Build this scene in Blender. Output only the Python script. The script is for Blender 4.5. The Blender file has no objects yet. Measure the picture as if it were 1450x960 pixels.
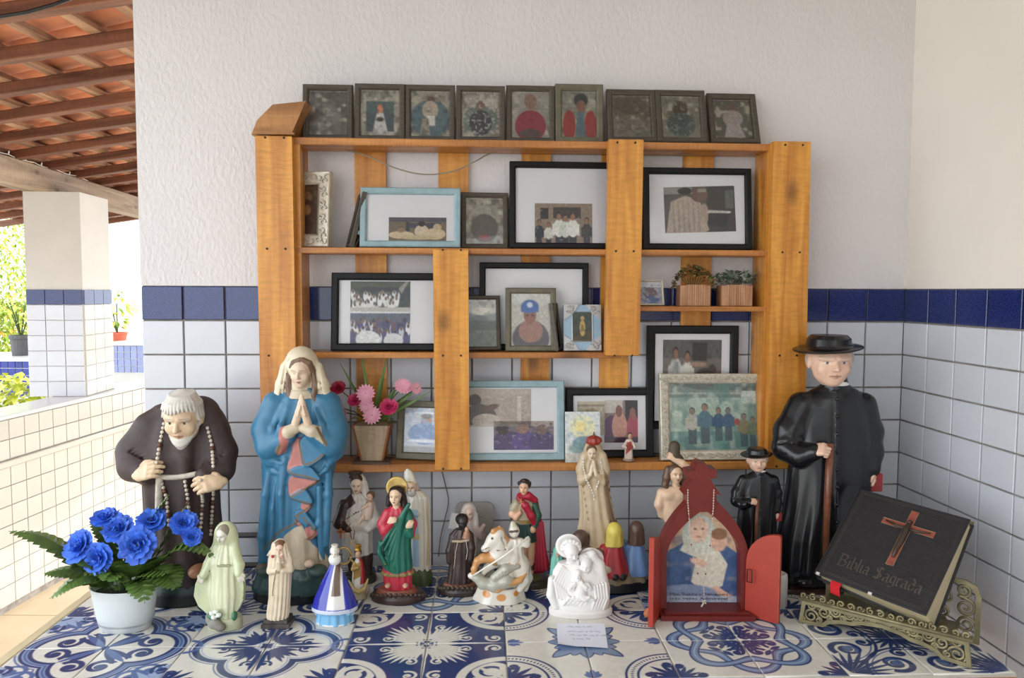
import bpy, bmesh, math, random
import numpy as np
from mathutils import Vector, Matrix, Euler
random.seed(7); RNG = np.random.default_rng(7)
scene = bpy.context.scene
COL = scene.collection
# ------------------------------------------------------------------ camera
CAM_Z = 1.5; FPX = 1050.0; PITCH = math.radians(3.7); ROLL = 0.0042
cam_d = bpy.data.cameras.new('camera'); cam = bpy.data.objects.new('camera', cam_d); COL.objects.link(cam)
cam_d.sensor_width = 36.0; cam_d.lens = 36.0*FPX/1450.0; cam_d.clip_start = 0.02; cam_d.clip_end = 200
_f = Vector((0, math.cos(PITCH), -math.sin(PITCH))); _u0 = Vector((0, math.sin(PITCH), math.cos(PITCH)))
_r = Vector((1, 0, 0))*math.cos(ROLL) + _u0*math.sin(ROLL)
_u = _u0*math.cos(ROLL) - Vector((1, 0, 0))*math.sin(ROLL)
CAM = Vector((0, 0, CAM_Z))
cam.matrix_world = Matrix(((_r.x, _u.x, -_f.x, CAM.x), (_r.y, _u.y, -_f.y, CAM.y), (_r.z, _u.z, -_f.z, CAM.z), (0, 0, 0, 1)))
scene.camera = cam
# ------------------------------------------------------------------ world, sun, exposure
world = bpy.data.worlds.new('world'); scene.world = world; world.use_nodes = True
_bg = world.node_tree.nodes['Background']
_bg.inputs[0].default_value = (0.86, 0.93, 1.0, 1); _bg.inputs[1].default_value = 2.1
sun_d = bpy.data.lights.new('sun', 'SUN'); sun = bpy.data.objects.new('sun', sun_d); COL.objects.link(sun)
sun_d.energy = 1.35; sun_d.angle = math.radians(0.6); sun_d.color = (1.0, 0.95, 0.86)
_sd = Vector((0.62, 0.62, 0.62))
sun.rotation_euler = _sd.to_track_quat('Z', 'Y').to_euler()
vs = scene.view_settings
vs.view_transform = 'Standard'; vs.look = 'None'; vs.gamma = 1.0; vs.exposure = 0.95; vs.use_curve_mapping = False
# ------------------------------------------------------------------ measuring helpers (a ray of the photograph in the place)
def ray(px, py):
    xd = (px-725.0)/FPX; yd = (480.0-py)/FPX
    d = _r*xd + _u*yd + _f
    return d/d.y
WYAW = math.radians(2.8); W0 = Vector((-0.12, 1.675, 0)); UX = Vector((math.cos(WYAW), math.sin(WYAW), 0)); WN = Vector((math.sin(WYAW), -math.cos(WYAW), 0))
def wall_uz(px, py, w=0.0):
    d = ray(px, py); t = (w - (CAM-W0).dot(WN))/d.dot(WN); p = CAM + d*t
    return (p-W0).dot(UX), p.z
def wall_pt(u, w, z): return W0 + UX*u + WN*w + Vector((0, 0, z))
TABLE_Z = 0.875
def on_z(px, py, z):
    d = ray(px, py); return CAM + d*((z-CAM.z)/d.z)
def on_table(px, py): return on_z(px, py, TABLE_Z)
# ------------------------------------------------------------------ object helpers
def lin1(c):
    c = c/255.0
    return c/12.92 if c <= 0.04045 else ((c+0.055)/1.055)**2.4
def lin(c, g=1.0): return tuple(min(0.95, lin1(v)*g) for v in c)
def tag(o, label, cat, group=None):
    o['label'] = label; o['category'] = cat
    if group: o['group'] = group
    return o
def struct(o): o['kind'] = 'structure'; return o
def empty(name, loc=(0, 0, 0), rot=(0, 0, 0), parent=None):
    o = bpy.data.objects.new(name, None); COL.objects.link(o); o.empty_display_size = 0.05
    o.location = loc; o.rotation_euler = rot; o.parent = parent
    return o
def thing(name, label, cat, loc=(0, 0, 0), rot=(0, 0, 0), group=None):
    return tag(empty(name, loc, rot), label, cat, group)
def link(name, me, parent=None, loc=(0, 0, 0), rot=(0, 0, 0)):
    o = bpy.data.objects.new(name, me); COL.objects.link(o); o.parent = parent; o.location = loc; o.rotation_euler = rot
    return o
def meshdata(name, verts, faces, m=None, cols=None, smooth=False):
    me = bpy.data.meshes.new(name)
    me.from_pydata([tuple(map(float, v)) for v in verts], [], [tuple(map(int, f)) for f in faces])
    if cols is not None:
        at = me.color_attributes.new('Col', 'FLOAT_COLOR', 'POINT')
        c4 = np.ones((len(verts), 4), np.float32); c4[:, :3] = cols
        at.data.foreach_set('color', c4.ravel())
    if m is not None: me.materials.append(m)
    if smooth: me.polygons.foreach_set('use_smooth', [True]*len(me.polygons))
    me.update()
    return me
# ------------------------------------------------------------------ materials
MATS = {}
def nt(m): return m.node_tree.nodes, m.node_tree.links
def newmat(name):
    m = bpy.data.materials.new(name); m.use_nodes = True
    return m, m.node_tree.nodes, m.node_tree.links, m.node_tree.nodes['Principled BSDF']
def mat(name, col, rough=0.5, metal=0.0, var=0.0, vscale=20.0, bump=0.0, bscale=60.0, vcol=None, spec=0.5, coat=0.0, detail=4.0, stretch=(1, 1, 1), sss=0.0, objrand=0.0, bdist=0.004):
    if name in MATS: return MATS[name]
    m, N, L, b = newmat(name)
    b.inputs['Roughness'].default_value = rough; b.inputs['Metallic'].default_value = metal
    b.inputs['Specular IOR Level'].default_value = spec; b.inputs['Coat Weight'].default_value = coat; b.inputs['Coat Roughness'].default_value = 0.08
    src = None
    tc = N.new('ShaderNodeTexCoord'); mp = N.new('ShaderNodeMapping'); mp.inputs['Scale'].default_value = stretch
    L.new(tc.outputs['Object'], mp.inputs[0])
    if col == 'V':
        a = N.new('ShaderNodeAttribute'); a.attribute_name = 'Col'; src = a.outputs['Color']
    else:
        r = N.new('ShaderNodeRGB'); r.outputs[0].default_value = (*col, 1); src = r.outputs[0]
    if var > 0:
        nz = N.new('ShaderNodeTexNoise'); nz.inputs['Scale'].default_value = vscale; nz.inputs['Detail'].default_value = detail
        L.new(mp.outputs[0], nz.inputs['Vector'])
        mx = N.new('ShaderNodeMix'); mx.data_type = 'RGBA'
        rp = N.new('ShaderNodeMapRange'); rp.inputs[1].default_value = 0.35; rp.inputs[2].default_value = 0.65
        L.new(nz.outputs['Fac'], rp.inputs[0])
        if vcol is None:
            mu = N.new('ShaderNodeMix'); mu.data_type = 'RGBA'; mu.blend_type = 'MULTIPLY'; mu.inputs[0].default_value = 1.0
            mu.inputs[7].default_value = (1-var, 1-var, 1-var, 1); L.new(src, mu.inputs[6])
            L.new(rp.outputs[0], mx.inputs[0]); L.new(src, mx.inputs[6]); L.new(mu.outputs[2], mx.inputs[7])
        else:
            mt = N.new('ShaderNodeMath'); mt.operation = 'MULTIPLY'; mt.inputs[1].default_value = var; L.new(rp.outputs[0], mt.inputs[0])
            L.new(mt.outputs[0], mx.inputs[0]); L.new(src, mx.inputs[6]); mx.inputs[7].default_value = (*vcol, 1)
        src = mx.outputs[2]
    if objrand > 0:
        oi = N.new('ShaderNodeObjectInfo'); hs = N.new('ShaderNodeHueSaturation')
        mr = N.new('ShaderNodeMapRange'); mr.inputs[3].default_value = 1-objrand; mr.inputs[4].default_value = 1+objrand*0.6
        L.new(oi.outputs['Random'], mr.inputs[0]); L.new(mr.outputs[0], hs.inputs['Value']); L.new(src, hs.inputs['Color']); src = hs.outputs[0]
    L.new(src, b.inputs['Base Color'])
    if bump > 0:
        nb = N.new('ShaderNodeTexNoise'); nb.inputs['Scale'].default_value = bscale; nb.inputs['Detail'].default_value = 5
        L.new(mp.outputs[0], nb.inputs['Vector'])
        bp = N.new('ShaderNodeBump'); bp.inputs['Strength'].default_value = bump; bp.inputs['Distance'].default_value = bdist
        L.new(nb.outputs['Fac'], bp.inputs['Height']); L.new(bp.outputs[0], b.inputs['Normal'])
    MATS[name] = m
    return m
def vmat(rough=0.5, var=0.12, vscale=60.0, spec=0.5, coat=0.0, bump=0.0, metal=0.0):
    return mat('painted_%g_%g_%g_%g_%g_%g' % (rough, var, vscale, coat, bump, metal), 'V', rough, metal, var=var, vscale=vscale, spec=spec, coat=coat, bump=bump, bscale=150)
def woodmat(name, c0, c1, axis, rough=0.38, sc=9.0, knots=True):
    m, N, L, b = newmat(name)
    tc = N.new('ShaderNodeTexCoord'); mp = N.new('ShaderNodeMapping'); oi = N.new('ShaderNodeObjectInfo')
    s = [sc*5]*3; s[axis] = sc*0.35; mp.inputs['Scale'].default_value = s
    vm = N.new('ShaderNodeVectorMath'); vm.operation = 'ADD'
    cm = N.new('ShaderNodeCombineXYZ'); mm = N.new('ShaderNodeMath'); mm.operation = 'MULTIPLY'; mm.inputs[1].default_value = 37.0
    L.new(oi.outputs['Random'], mm.inputs[0])
    for i in range(3): L.new(mm.outputs[0], cm.inputs[i])
    L.new(tc.outputs['Object'], mp.inputs[0]); L.new(mp.outputs[0], vm.inputs[0]); L.new(cm.outputs[0], vm.inputs[1])
    n1 = N.new('ShaderNodeTexNoise'); n1.inputs['Scale'].default_value = 1.0; n1.inputs['Detail'].default_value = 7; n1.inputs['Distortion'].default_value = 0.6
    L.new(vm.outputs[0], n1.inputs['Vector'])
    r1 = N.new('ShaderNodeValToRGB'); r1.color_ramp.elements[0].position = 0.30; r1.color_ramp.elements[1].position = 0.68
    r1.color_ramp.elements[0].color = (*c1, 1); r1.color_ramp.elements[1].color = (*c0, 1)
    L.new(n1.outputs['Fac'], r1.inputs[0])
    src = r1.outputs[0]
    # fine saw marks
    mp2 = N.new('ShaderNodeMapping'); s2 = [sc*4]*3; s2[axis] = sc*16; mp2.inputs['Scale'].default_value = s2
    L.new(tc.outputs['Object'], mp2.inputs[0])
    n2 = N.new('ShaderNodeTexNoise'); n2.inputs['Scale'].default_value = 1.0; n2.inputs['Detail'].default_value = 3; L.new(mp2.outputs[0], n2.inputs['Vector'])
    mx = N.new('ShaderNodeMix'); mx.data_type = 'RGBA'; mx.blend_type = 'MULTIPLY'; mx.inputs[0].default_value = 0.28
    r2 = N.new('ShaderNodeMapRange'); r2.inputs[1].default_value = 0.3; r2.inputs[2].default_value = 0.6; r2.inputs[3].default_value = 0.55; r2.inputs[4].default_value = 1.1
    L.new(n2.outputs['Fac'], r2.inputs[0]); L.new(src, mx.inputs[6]); L.new(r2.outputs[0], mx.inputs[7]); src = mx.outputs[2]
    if knots:
        mp3 = N.new('ShaderNodeMapping'); s3 = [11]*3; s3[axis] = 6; mp3.inputs['Scale'].default_value = s3
        vm3 = N.new('ShaderNodeVectorMath'); vm3.operation = 'ADD'
        L.new(tc.outputs['Object'], mp3.inputs[0]); L.new(mp3.outputs[0], vm3.inputs[0]); L.new(cm.outputs[0], vm3.inputs[1])
        vo = N.new('ShaderNodeTexVoronoi'); vo.inputs['Scale'].default_value = 1.0; L.new(vm3.outputs[0], vo.inputs['Vector'])
        rk = N.new('ShaderNodeMapRange'); rk.inputs[1].default_value = 0.06; rk.inputs[2].default_value = 0.2; rk.inputs[3].default_value = 0.35; rk.inputs[4].default_value = 1.0
        L.new(vo.outputs['Distance'], rk.inputs[0])
        mk = N.new('ShaderNodeMix'); mk.data_type = 'RGBA'; mk.blend_type = 'MULTIPLY'; mk.inputs[0].default_value = 0.8
        L.new(src, mk.inputs[6]); L.new(rk.outputs[0], mk.inputs[7]); src = mk.outputs[2]
    L.new(src, b.inputs['Base Color']); b.inputs['Roughness'].default_value = rough
    bp = N.new('ShaderNodeBump'); bp.inputs['Strength'].default_value = 0.35; bp.inputs['Distance'].default_value = 0.002
    L.new(n2.outputs['Fac'], bp.inputs['Height']); L.new(bp.outputs[0], b.inputs['Normal'])
    MATS[name] = m
    return m
def glassmat():
    if 'glass' in MATS: return MATS['glass']
    m = bpy.data.materials.new('glass'); m.use_nodes = True; N, L = nt(m); N.clear()
    o = N.new('ShaderNodeOutputMaterial'); t = N.new('ShaderNodeBsdfTransparent'); g = N.new('ShaderNodeBsdfGlossy'); g.inputs['Roughness'].default_value = 0.03
    fr = N.new('ShaderNodeFresnel'); fr.inputs[0].default_value = 1.3; mx = N.new('ShaderNodeMixShader')
    L.new(fr.outputs[0], mx.inputs[0]); L.new(t.outputs[0], mx.inputs[1]); L.new(g.outputs[0], mx.inputs[2]); L.new(mx.outputs[0], o.inputs[0])
    MATS['glass'] = m
    return m
# ------------------------------------------------------------------ mesh builder
class MB:
    def __init__(s): s.v = []; s.f = []; s.c = []
    def add(s, vs, fs, col=None):
        o = len(s.v); s.v += [tuple(v) for v in vs]; s.f += [tuple(i+o for i in f) for f in fs]
        s.c += [col or (1, 1, 1)]*len(vs)
        return s
    def box(s, x0, x1, y0, y1, z0, z1, col=None, M=None, bev=0.0):
        if bev > 0:
            b = bev
            vs = []
            for (z, i) in ((z0, b), (z0+b, 0), (z1-b, 0), (z1, b)):
                vs += [(x0+i+ (b if i == 0 else 0)*0, y0+i, z), (x1-i, y0+i, z), (x1-i, y1-i, z), (x0+i, y1-i, z)]
            fs = [(3, 2, 1, 0), (12, 13, 14, 15)]
            for k in range(3):
                for j in range(4):
                    a = k*4+j; c = k*4+(j+1) % 4; fs.append((a, c, c+4, a+4))
        else:
            vs = [(x0, y0, z0), (x1, y0, z0), (x1, y1, z0), (x0, y1, z0), (x0, y0, z1), (x1, y0, z1), (x1, y1, z1), (x0, y1, z1)]
            fs = [(3, 2, 1, 0), (4, 5, 6, 7), (0, 1, 5, 4), (1, 2, 6, 5), (2, 3, 7, 6), (3, 0, 4, 7)]
        if M is not None: vs = [M @ Vector(v) for v in vs]
        return s.add(vs, fs, col)
    def prism(s, poly, y0, y1, col=None, M=None):
        """poly in x,z ; extruded along y"""
        n = len(poly)
        vs = [(x, y0, z) for x, z in poly] + [(x, y1, z) for x, z in poly]
        fs = [tuple(range(n)), tuple(range(2*n-1, n-1, -1))]
        for i in range(n):
            j = (i+1) % n; fs.append((i, i+n, j+n, j))
        if M is not None: vs = [M @ Vector(v) for v in vs]
        return s.add(vs, fs, col)
    def tube(s, pts, r, n=6, col=None, cap=True):
        pts = [Vector(p) for p in pts]; m = len(pts)
        rs = r if hasattr(r, '__len__') else [r]*m
        vs = []; fs = []; prev = None
        for i, p in enumerate(pts):
            t = (pts[min(i+1, m-1)] - pts[max(i-1, 0)])
            if t.length < 1e-9: t = Vector((0, 0, 1))
            t.normalize()
            if prev is None:
                a = Vector((0, 0, 1)) if abs(t.z) < 0.9 else Vector((1, 0, 0)); e = t.cross(a).normalized()
            else:
                e = (prev - t*prev.dot(t))
                if e.length < 1e-6: e = t.orthogonal()
                e.normalize()
            prev = e; g = t.cross(e)
            for k in range(n):
                an = 2*math.pi*k/n; vs.append(p + (e*math.cos(an)+g*math.sin(an))*rs[i])
        for i in range(m-1):
            for k in range(n):
                a = i*n+k; b = i*n+(k+1) % n; fs.append((a, b, b+n, a+n))
        if cap: fs.append(tuple(range(n-1, -1, -1))); fs.append(tuple(range((m-1)*n, m*n)))
        return s.add(vs, fs, col)
    def lathe(s, prof, n=24, col=None, c=(0, 0), sy=1.0, cap=True):
        vs = []; fs = []; m = len(prof)
        for r, z in prof:
            for k in range(n):
                a = 2*math.pi*k/n; vs.append((c[0]+r*math.cos(a), c[1]+r*math.sin(a)*sy, z))
        for i in range(m-1):
            for k in range(n):
                a = i*n+k; b = i*n+(k+1) % n; fs.append((a, b, b+n, a+n))
        if cap: fs.append(tuple(range(n-1, -1, -1))); fs.append(tuple(range((m-1)*n, m*n)))
        return s.add(vs, fs, col)
    def ball(s, c, r, n=8, col=None, sc=(1, 1, 1)):
        m = max(4, n//2+1); vs = [(c[0], c[1], c[2]-r*sc[2])]; fs = []
        for i in range(1, m):
            ph = -math.pi/2+math.pi*i/m
            for k in range(n):
                a = 2*math.pi*k/n
                vs.append((c[0]+r*sc[0]*math.cos(ph)*math.cos(a), c[1]+r*sc[1]*math.cos(ph)*math.sin(a), c[2]+r*sc[2]*math.sin(ph)))
        vs.append((c[0], c[1], c[2]+r*sc[2])); t = len(vs)-1
        for k in range(n):
            fs.append((0, 1+(k+1) % n, 1+k)); fs.append((t, t-n+k, t-n+(k+1) % n))
        for i in range(m-2):
            for k in range(n):
                a = 1+i*n+k; b = 1+i*n+(k+1) % n; fs.append((a, b, b+n, a+n))
        return s.add(vs, fs, col)
    def xf(s, M, start=0):
        for i in range(start, len(s.v)): s.v[i] = tuple(M @ Vector(s.v[i]))
        return s
    def data(s, name, m, smooth=False, colored=False):
        return meshdata(name, s.v, s.f, m, s.c if colored else None, smooth)
    def build(s, name, m, parent=None, smooth=False, colored=False, loc=(0, 0, 0), rot=(0, 0, 0)):
        return link(name, s.data(name, m, smooth, colored), parent, loc, rot)
# ================================================================== THE SETTING
M_plaster = mat('plaster', lin((222, 216, 215)), 0.75, var=0.05, vscale=3.0, bump=0.45, bscale=85.0, stretch=(1.3, 1, .8), bdist=.006)
M_plaster_bounce = mat('plaster_warm', lin((238, 229, 218)), 0.75, var=0.05, vscale=3.0, bump=0.18, bscale=30.0)  # right wall plaster, warm bounced light put into its colour
M_grout = mat('grout', lin((158, 149, 140)), 0.9, var=0.35, vscale=30, spec=0.2)
M_tilew = mat('wall_tile_white', lin((208, 210, 216)), 0.16, var=0.05, vscale=12, bump=0.06, bscale=120, objrand=0.05)
M_tileb = mat('wall_tile_blue', lin((46, 58, 118)), 0.14, var=0.9, vscale=420, vcol=lin((22, 30, 72)), detail=3.0, objrand=0.06)
M_tilec = mat('wall_tile_cream', lin((202, 196, 182)), 0.12, var=0.04, vscale=8, objrand=0.04)
M_column = mat('plaster_cream', lin((212, 207, 198)), 0.8, var=0.06, vscale=5, bump=0.1, bscale=40)
M_floor = mat('floor_tile_beige', lin((206, 186, 154)), 0.45, var=0.12, vscale=4, objrand=0.04)
M_slab = mat('wall_capping', lin((214, 214, 210)), 0.2, var=0.08, vscale=6)

def tile_mesh(name, w, h, t, m, bev=0.0012):
    """tile centred in x,z ; back at y=0, glaze at y=-t"""
    mb = MB(); a = w/2; c = h/2; b = bev
    vs = [(-a, 0, -c), (a, 0, -c), (a, 0, c), (-a, 0, c), (-a, -t+b, -c), (a, -t+b, -c), (a, -t+b, c), (-a, -t+b, c),
          (-a+b, -t, -c+b), (a-b, -t, -c+b), (a-b, -t, c-b), (-a+b, -t, c-b)]
    fs = [(8, 9, 10, 11)]
    for k in range(2):
        for j in range(4):
            p = k*4+j; q = k*4+(j+1) % 4; fs.append((p, q, q+4, p+4))
    return mb.add(vs, fs).data(name, m)

# ---- back wall (local frame: x along the wall, -y towards the room)
uL, _ = wall_uz(199, 400); uR, _ = wall_uz(1281, 430)
_, z_bt = wall_uz(262, 404.5); _, z_b0 = wall_uz(262, 453.5)
TH = z_bt - z_b0
pitch_u = (wall_uz(1226.5, 460)[0]-wall_uz(1173, 460)[0] + wall_uz(780.6, 700)[0]-wall_uz(669.3, 700)[0] + wall_uz(321, 600)[0]-wall_uz(261, 600)[0])/4.0
ncol = round((uR-uL)/pitch_u); PU = (uR-uL)/ncol
PV = TH*1.0
wall_back = struct(empty('wall_back', W0, (0, 0, WYAW)))
mb = MB(); mb.box(uL, uR+0.3, 0, 0.16, z_bt, 3.1); mb.build('plaster_face', M_plaster, wall_back)
mb = MB(); mb.box(uL+0.002, uR+0.3, 0.004, 0.16, 0, z_bt); mb.build('grout_bed', M_grout, wall_back)
G = 0.0035
tm_w = tile_mesh('tile', PU-G, PV-G, 0.006, M_tilew); tm_b = tile_mesh('tile', PU-G, PV-G, 0.0065, M_tileb)
for r in range(14):
    for c in range(ncol):
        o = link('tile', tm_b if r == 0 else tm_w, wall_back, (uL+(c+.5)*PU, 0.0045, z_bt-(r+.5)*PV))
        o.rotation_euler = (random.uniform(-.006, .006), 0, random.uniform(-.006, .006))
# ---- right wall
cor = wall_pt(uR, 0, 0)
vp = ray(655, 420); rdir = Vector((-vp.x, -vp.y, 0)).normalized()           # runs towards the camera
RYAW = math.atan2(rdir.y, rdir.x)
wall_right = struct(empty('wall_right', cor, (0, 0, RYAW)))
mb = MB(); mb.box(0, 2.6, 0, 0.16, z_bt, 3.1); mb.build('plaster_face', M_plaster_bounce, wall_right)
mb = MB(); mb.box(0, 2.6, 0.004, 0.16, 0, z_bt); mb.build('grout_bed', M_grout, wall_right)
def right_hit(px, py):
    d = ray(px, py); n = Vector((-rdir.y, rdir.x, 0)); t = (cor-CAM).dot(n)/d.dot(n); p = CAM+d*t
    return (p-cor).dot(rdir)
PR = (right_hit(1400, 460)-right_hit(1282, 440))/3.0
tm_wr = tile_mesh('tile', PR-G, PV-G, 0.006, M_tilew); tm_br = tile_mesh('tile', PR-G, PV-G, 0.0065, M_tileb)
for r in range(14):
    for c in range(9):
        o = link('tile', tm_br if r == 0 else tm_wr, wall_right, ((c+.5)*PR, 0.0045, z_bt-(r+.5)*PV))
        o.rotation_euler = (random.uniform(-.006, .006), 0, random.uniform(-.006, .006))
# ---- floor
floor = struct(empty('floor', (0, 0, 0)))
mb = MB(); mb.box(-2.75, 3.0, -3.0, 9.0, -0.1, -0.006); mb.build('floor_bed', M_grout, floor)
FT = 0.40
mbt = MB(); mbt.box(-FT/2+.002, FT/2-.002, -FT/2+.002, FT/2-.002, -0.008, 0.0, bev=0.0015); fm = mbt.data('floor_tile', M_floor)
y0f = on_z(40, 871, 0).y
for i in range(-1, 8):
    for j in range(-8, 12):
        x = -2.42+FT*(i+.5); y = y0f+FT*(j+.5)
        link('floor_tile', fm, floor, (x, y, 0))
# ---- low wall of the verandah, left
pA = on_z(0, 873, 0); vpl = ray(792, 412); ldir = Vector((vpl.x, vpl.y, 0)).normalized(); LYAW = math.atan2(ldir.y, ldir.x)
dA = ray(0, 590); nL = Vector((-ldir.y, ldir.x, 0)); tt = (pA-CAM).dot(nL)/dA.dot(nL); LZ = (CAM+dA*tt).z       # height of its top
def left_hit(px, py):
    d = ray(px, py); t = (pA-CAM).dot(nL)/d.dot(nL); p = CAM+d*t
    return (p-pA).dot(ldir), p.z
wall_left = struct(empty('wall_left', pA, (0, 0, LYAW)))
mb = MB(); mb.box(-1.2, 5.2, 0.004, 0.16, 0, LZ-0.02); mb.build('grout_bed', M_grout, wall_left)
mb = MB(); mb.box(-1.2, 5.2, -0.004, 0.20, LZ-0.02, LZ, bev=0.003); mb.build('capping', M_slab, wall_left)
PL = 0.10; PLV = 0.0925
zr = LZ-0.022
ledge = zr-2*PLV-0.002
mb = MB(); mb.box(-1.2, 5.2, -0.022, 0.01, ledge-0.03, ledge, bev=0.004); mb.build('ledge', M_tilec, wall_left)
tl = tile_mesh('tile', PL-G, PLV-G, 0.006, M_tilec)
nrow = 0
for r in range(10):
    z = zr-(r+.5)*PLV if r < 2 else ledge-0.03-(r-2+.5)*PLV
    if z < PLV*.5: break
    for c in range(-8, 24):
        link('tile', tl, wall_left, ((c+.5)*PL, 0.0045, z))
# ---- pillar standing on the low wall
pc = on_z(122, 561, LZ)
vpc = ray(640, 412); cdir = Vector((vpc.x, vpc.y, 0)).normalized(); CYAW = math.atan2(cdir.y, cdir.x)-math.pi/2
sc_c = pc.y/FPX
CW = 76*sc_c; CD = 0.33
pillar = thing('pillar', 'cream plastered pillar with a tiled foot standing on the low wall', 'pillar', pc, (0, 0, CYAW))
ctop = (CAM.z+ray(107, 272).z*pc.y)-pc.z
mb = MB(); mb.box(-CW, 0, 0, CD, 0.0, ctop); mb.build('shaft', M_column, pillar)
zb_c = (CAM.z+ray(121, 410).z*pc.y)-pc.z
PC = CW/3; PCV = zb_c/7.0
tw = tile_mesh('tile', PC-G, PCV-G, 0.008, M_tilew); tb = tile_mesh('tile', PC-G, PCV-G, 0.008, M_tileb)
PD = CD/3
tw2 = tile_mesh('tile', PD-G, PCV-G, 0.008, M_tilec); tb2 = tile_mesh('tile', PD-G, PCV-G, 0.008, M_tileb)  # right-face tiles in cream, sunlit warmth put into the colour; front stays white
for r in range(7):
    for c in range(3):
        link('tile', tb if r == 0 else tw, pillar, (-CW+(c+.5)*PC, 0.0, zb_c-(r+.5)*PCV))
        link('tile', tb2 if r == 0 else tw2, pillar, (0.0, (c+.5)*PD, zb_c-(r+.5)*PCV), (0, 0, math.pi/2))
# ---- beam on the pillars
M_beam = woodmat('old_beam_wood', lin((176, 152, 126)), lin((120, 96, 74)), 0, 0.7, 5.0)
M_rafter = woodmat('rafter_wood', lin((142, 92, 66)), lin((84, 50, 36)), 0, 0.65, 6.0, knots=False)
M_batten = woodmat('batten_wood', lin((190, 150, 118)), lin((110, 74, 54)), 1, 0.7, 6.0, knots=False)
M_rtile = mat('clay_roof_tile', lin((240, 162, 122)), 0.8, var=0.5, vscale=9, vcol=lin((182, 110, 82)), objrand=0.18)
beam_z = pc.z+ctop
def at_h(px, py, z): return on_z(px, py, z)
b0 = on_z(0, 254, beam_z); b1 = on_z(197, 304, beam_z)
bdir = Vector((b1.x-b0.x, b1.y-b0.y, 0)).normalized(); BYAW = math.atan2(bdir.y, bdir.x)
BT = 0.125
beam = struct(empty('trim_1', b0, (0, 0, BYAW)))
mb = MB(); mb.box(-1.5, 4.5, 0.0, 0.13, 0, BT, bev=0.006); mb.build('beam_log', M_beam, beam)
# ---- tiled roof: rafters across, battens along, clay tiles on top
ceiling = struct(empty('ceiling', (0, 0, 0)))
SL = 0.15; ang = math.atan(SL)
RX0 = b0.x; RY0 = b0.y; bs = bdir.x/bdir.y
rz0 = beam_z+BT
def roof_z(x, y): return rz0+SL*(x-(RX0+bs*(y-RY0)))
RH = 0.042
XL, XR = -3.1, 1.6
raf_y = [2.19+0.311*k for k in range(-5, 14)]
for y in raf_y:
    xr = 1.6 if y < 1.9 else (-0.15)
    if 1.25 < y < 1.9: xr = uL-0.02
    xl = XL-.75; L_ = (xr-xl)/math.cos(ang)
    mb = MB(); mb.box(0, L_, -0.024, 0.024, 0, RH, bev=0.003)
    mb.build('rafter', M_rafter, ceiling, loc=(xl, y, roof_z(xl, y)), rot=(0, -ang, 0))
BP = 0.168
for k in range(-4, 18):
    x = XL+0.06+BP*k
    dy = 5.6
    p0 = Vector((x, 1.75, roof_z(x, 1.75)+RH*1.01)); p1 = Vector((x+bs*0, 6.4, roof_z(x, 6.4)+RH*1.01))
    v = p1-p0
    mb = MB(); mb.box(-0.018, 0.018, 0, v.length, 0, 0.020)
    o = mb.build('batten', M_batten, ceiling, loc=p0, rot=(math.asin(v.z/v.length), -ang, 0))
# clay tiles: shallow troughs running down the slope
TW = 0.165; TL_ = 0.39
mbt = MB(); n = 7; vs = []
for s_, (xx, zz) in enumerate(((0, 0.0), (TL_, 0.018))):
    for lay in (0, 0.012):
        for k in range(n):
            a = math.pi*(k/(n-1)); r = TW*0.52*(1.0-0.1*s_)
            vs.append((xx, -math.cos(a)*r, -math.sin(a)*r*0.42+0.036+zz+lay))
fs = []
for k in range(n-1):
    fs += [(k, k+1, 2*n+k+1, 2*n+k), (n+k, 3*n+k, 3*n+k+1, n+k+1), (k, n+k, n+k+1, k+1), (2*n+k, 2*n+k+1, 3*n+k+1, 3*n+k)]
fs += [(0, 2*n, 3*n, n), (n-1, 2*n-1, 4*n-1, 3*n-1)]
rt_me = mbt.add(vs, fs).data('roof_tile', M_rtile, smooth=True)
cnt = 0
for j in range(27):
    y = 1.82+TW*j
    for i in range(-2, 9):
        x = XL+0.02+0.34*i
        if x > -0.25: continue
        o = link('roof_tile', rt_me, ceiling, (x, y+random.uniform(-.006, .006), roof_z(x, y)+RH+0.022+random.uniform(0, .006)), (random.uniform(-.03, .03), -ang-0.03+random.uniform(-.012, .012), random.uniform(-.03, .03)))
# unseen roof over the shrine, front edge and pale boards set for fill light
mb = MB()
for (xa, xb, ya, yb) in ((-1.35, 1.75, -1.5, 1.82), ):
    z = roof_z(0, 0)
    vs = [(xa, ya, roof_z(xa, ya)+RH+.02), (xb, ya, roof_z(xb, ya)+RH+.02), (xb, yb, roof_z(xb, yb)+RH+.02), (xa, yb, roof_z(xa, yb)+RH+.02)]
    vs += [(a, b, c+0.04) for a, b, c in vs]
    mb.add(vs, [(3, 2, 1, 0), (4, 5, 6, 7), (0, 1, 5, 4), (1, 2, 6, 5), (2, 3, 7, 6), (3, 0, 4, 7)])
mb.build('roof_deck', mat('painted_boards', lin((214, 214, 214)), .7, var=.05), ceiling)
vs = [(XL-.72, 1.8, roof_z(XL-.62, 1.8)+RH+.10), (-.2, 1.8, roof_z(-.2, 1.8)+RH+.10), (-.2, 6.4, roof_z(-.2, 6.4)+RH+.10), (XL-.72, 6.4, roof_z(XL-.62, 6.4)+RH+.10)]
vs += [(a, b, c+0.04) for a, b, c in vs]
MB().add(vs, [(3, 2, 1, 0), (4, 5, 6, 7), (0, 1, 5, 4), (1, 2, 6, 5), (2, 3, 7, 6), (3, 0, 4, 7)]).build('cover_layer', M_rtile, ceiling)
# ---- unseen wall added behind the viewer to cut the light from the front
mb = MB(); mb.box(-1.0, 2.4, -2.75, -2.6, 0, 2.85); struct(mb.build('wall_front', mat('house_plaster', lin((186, 186, 186)), .85, var=.1, vscale=2)))
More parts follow.
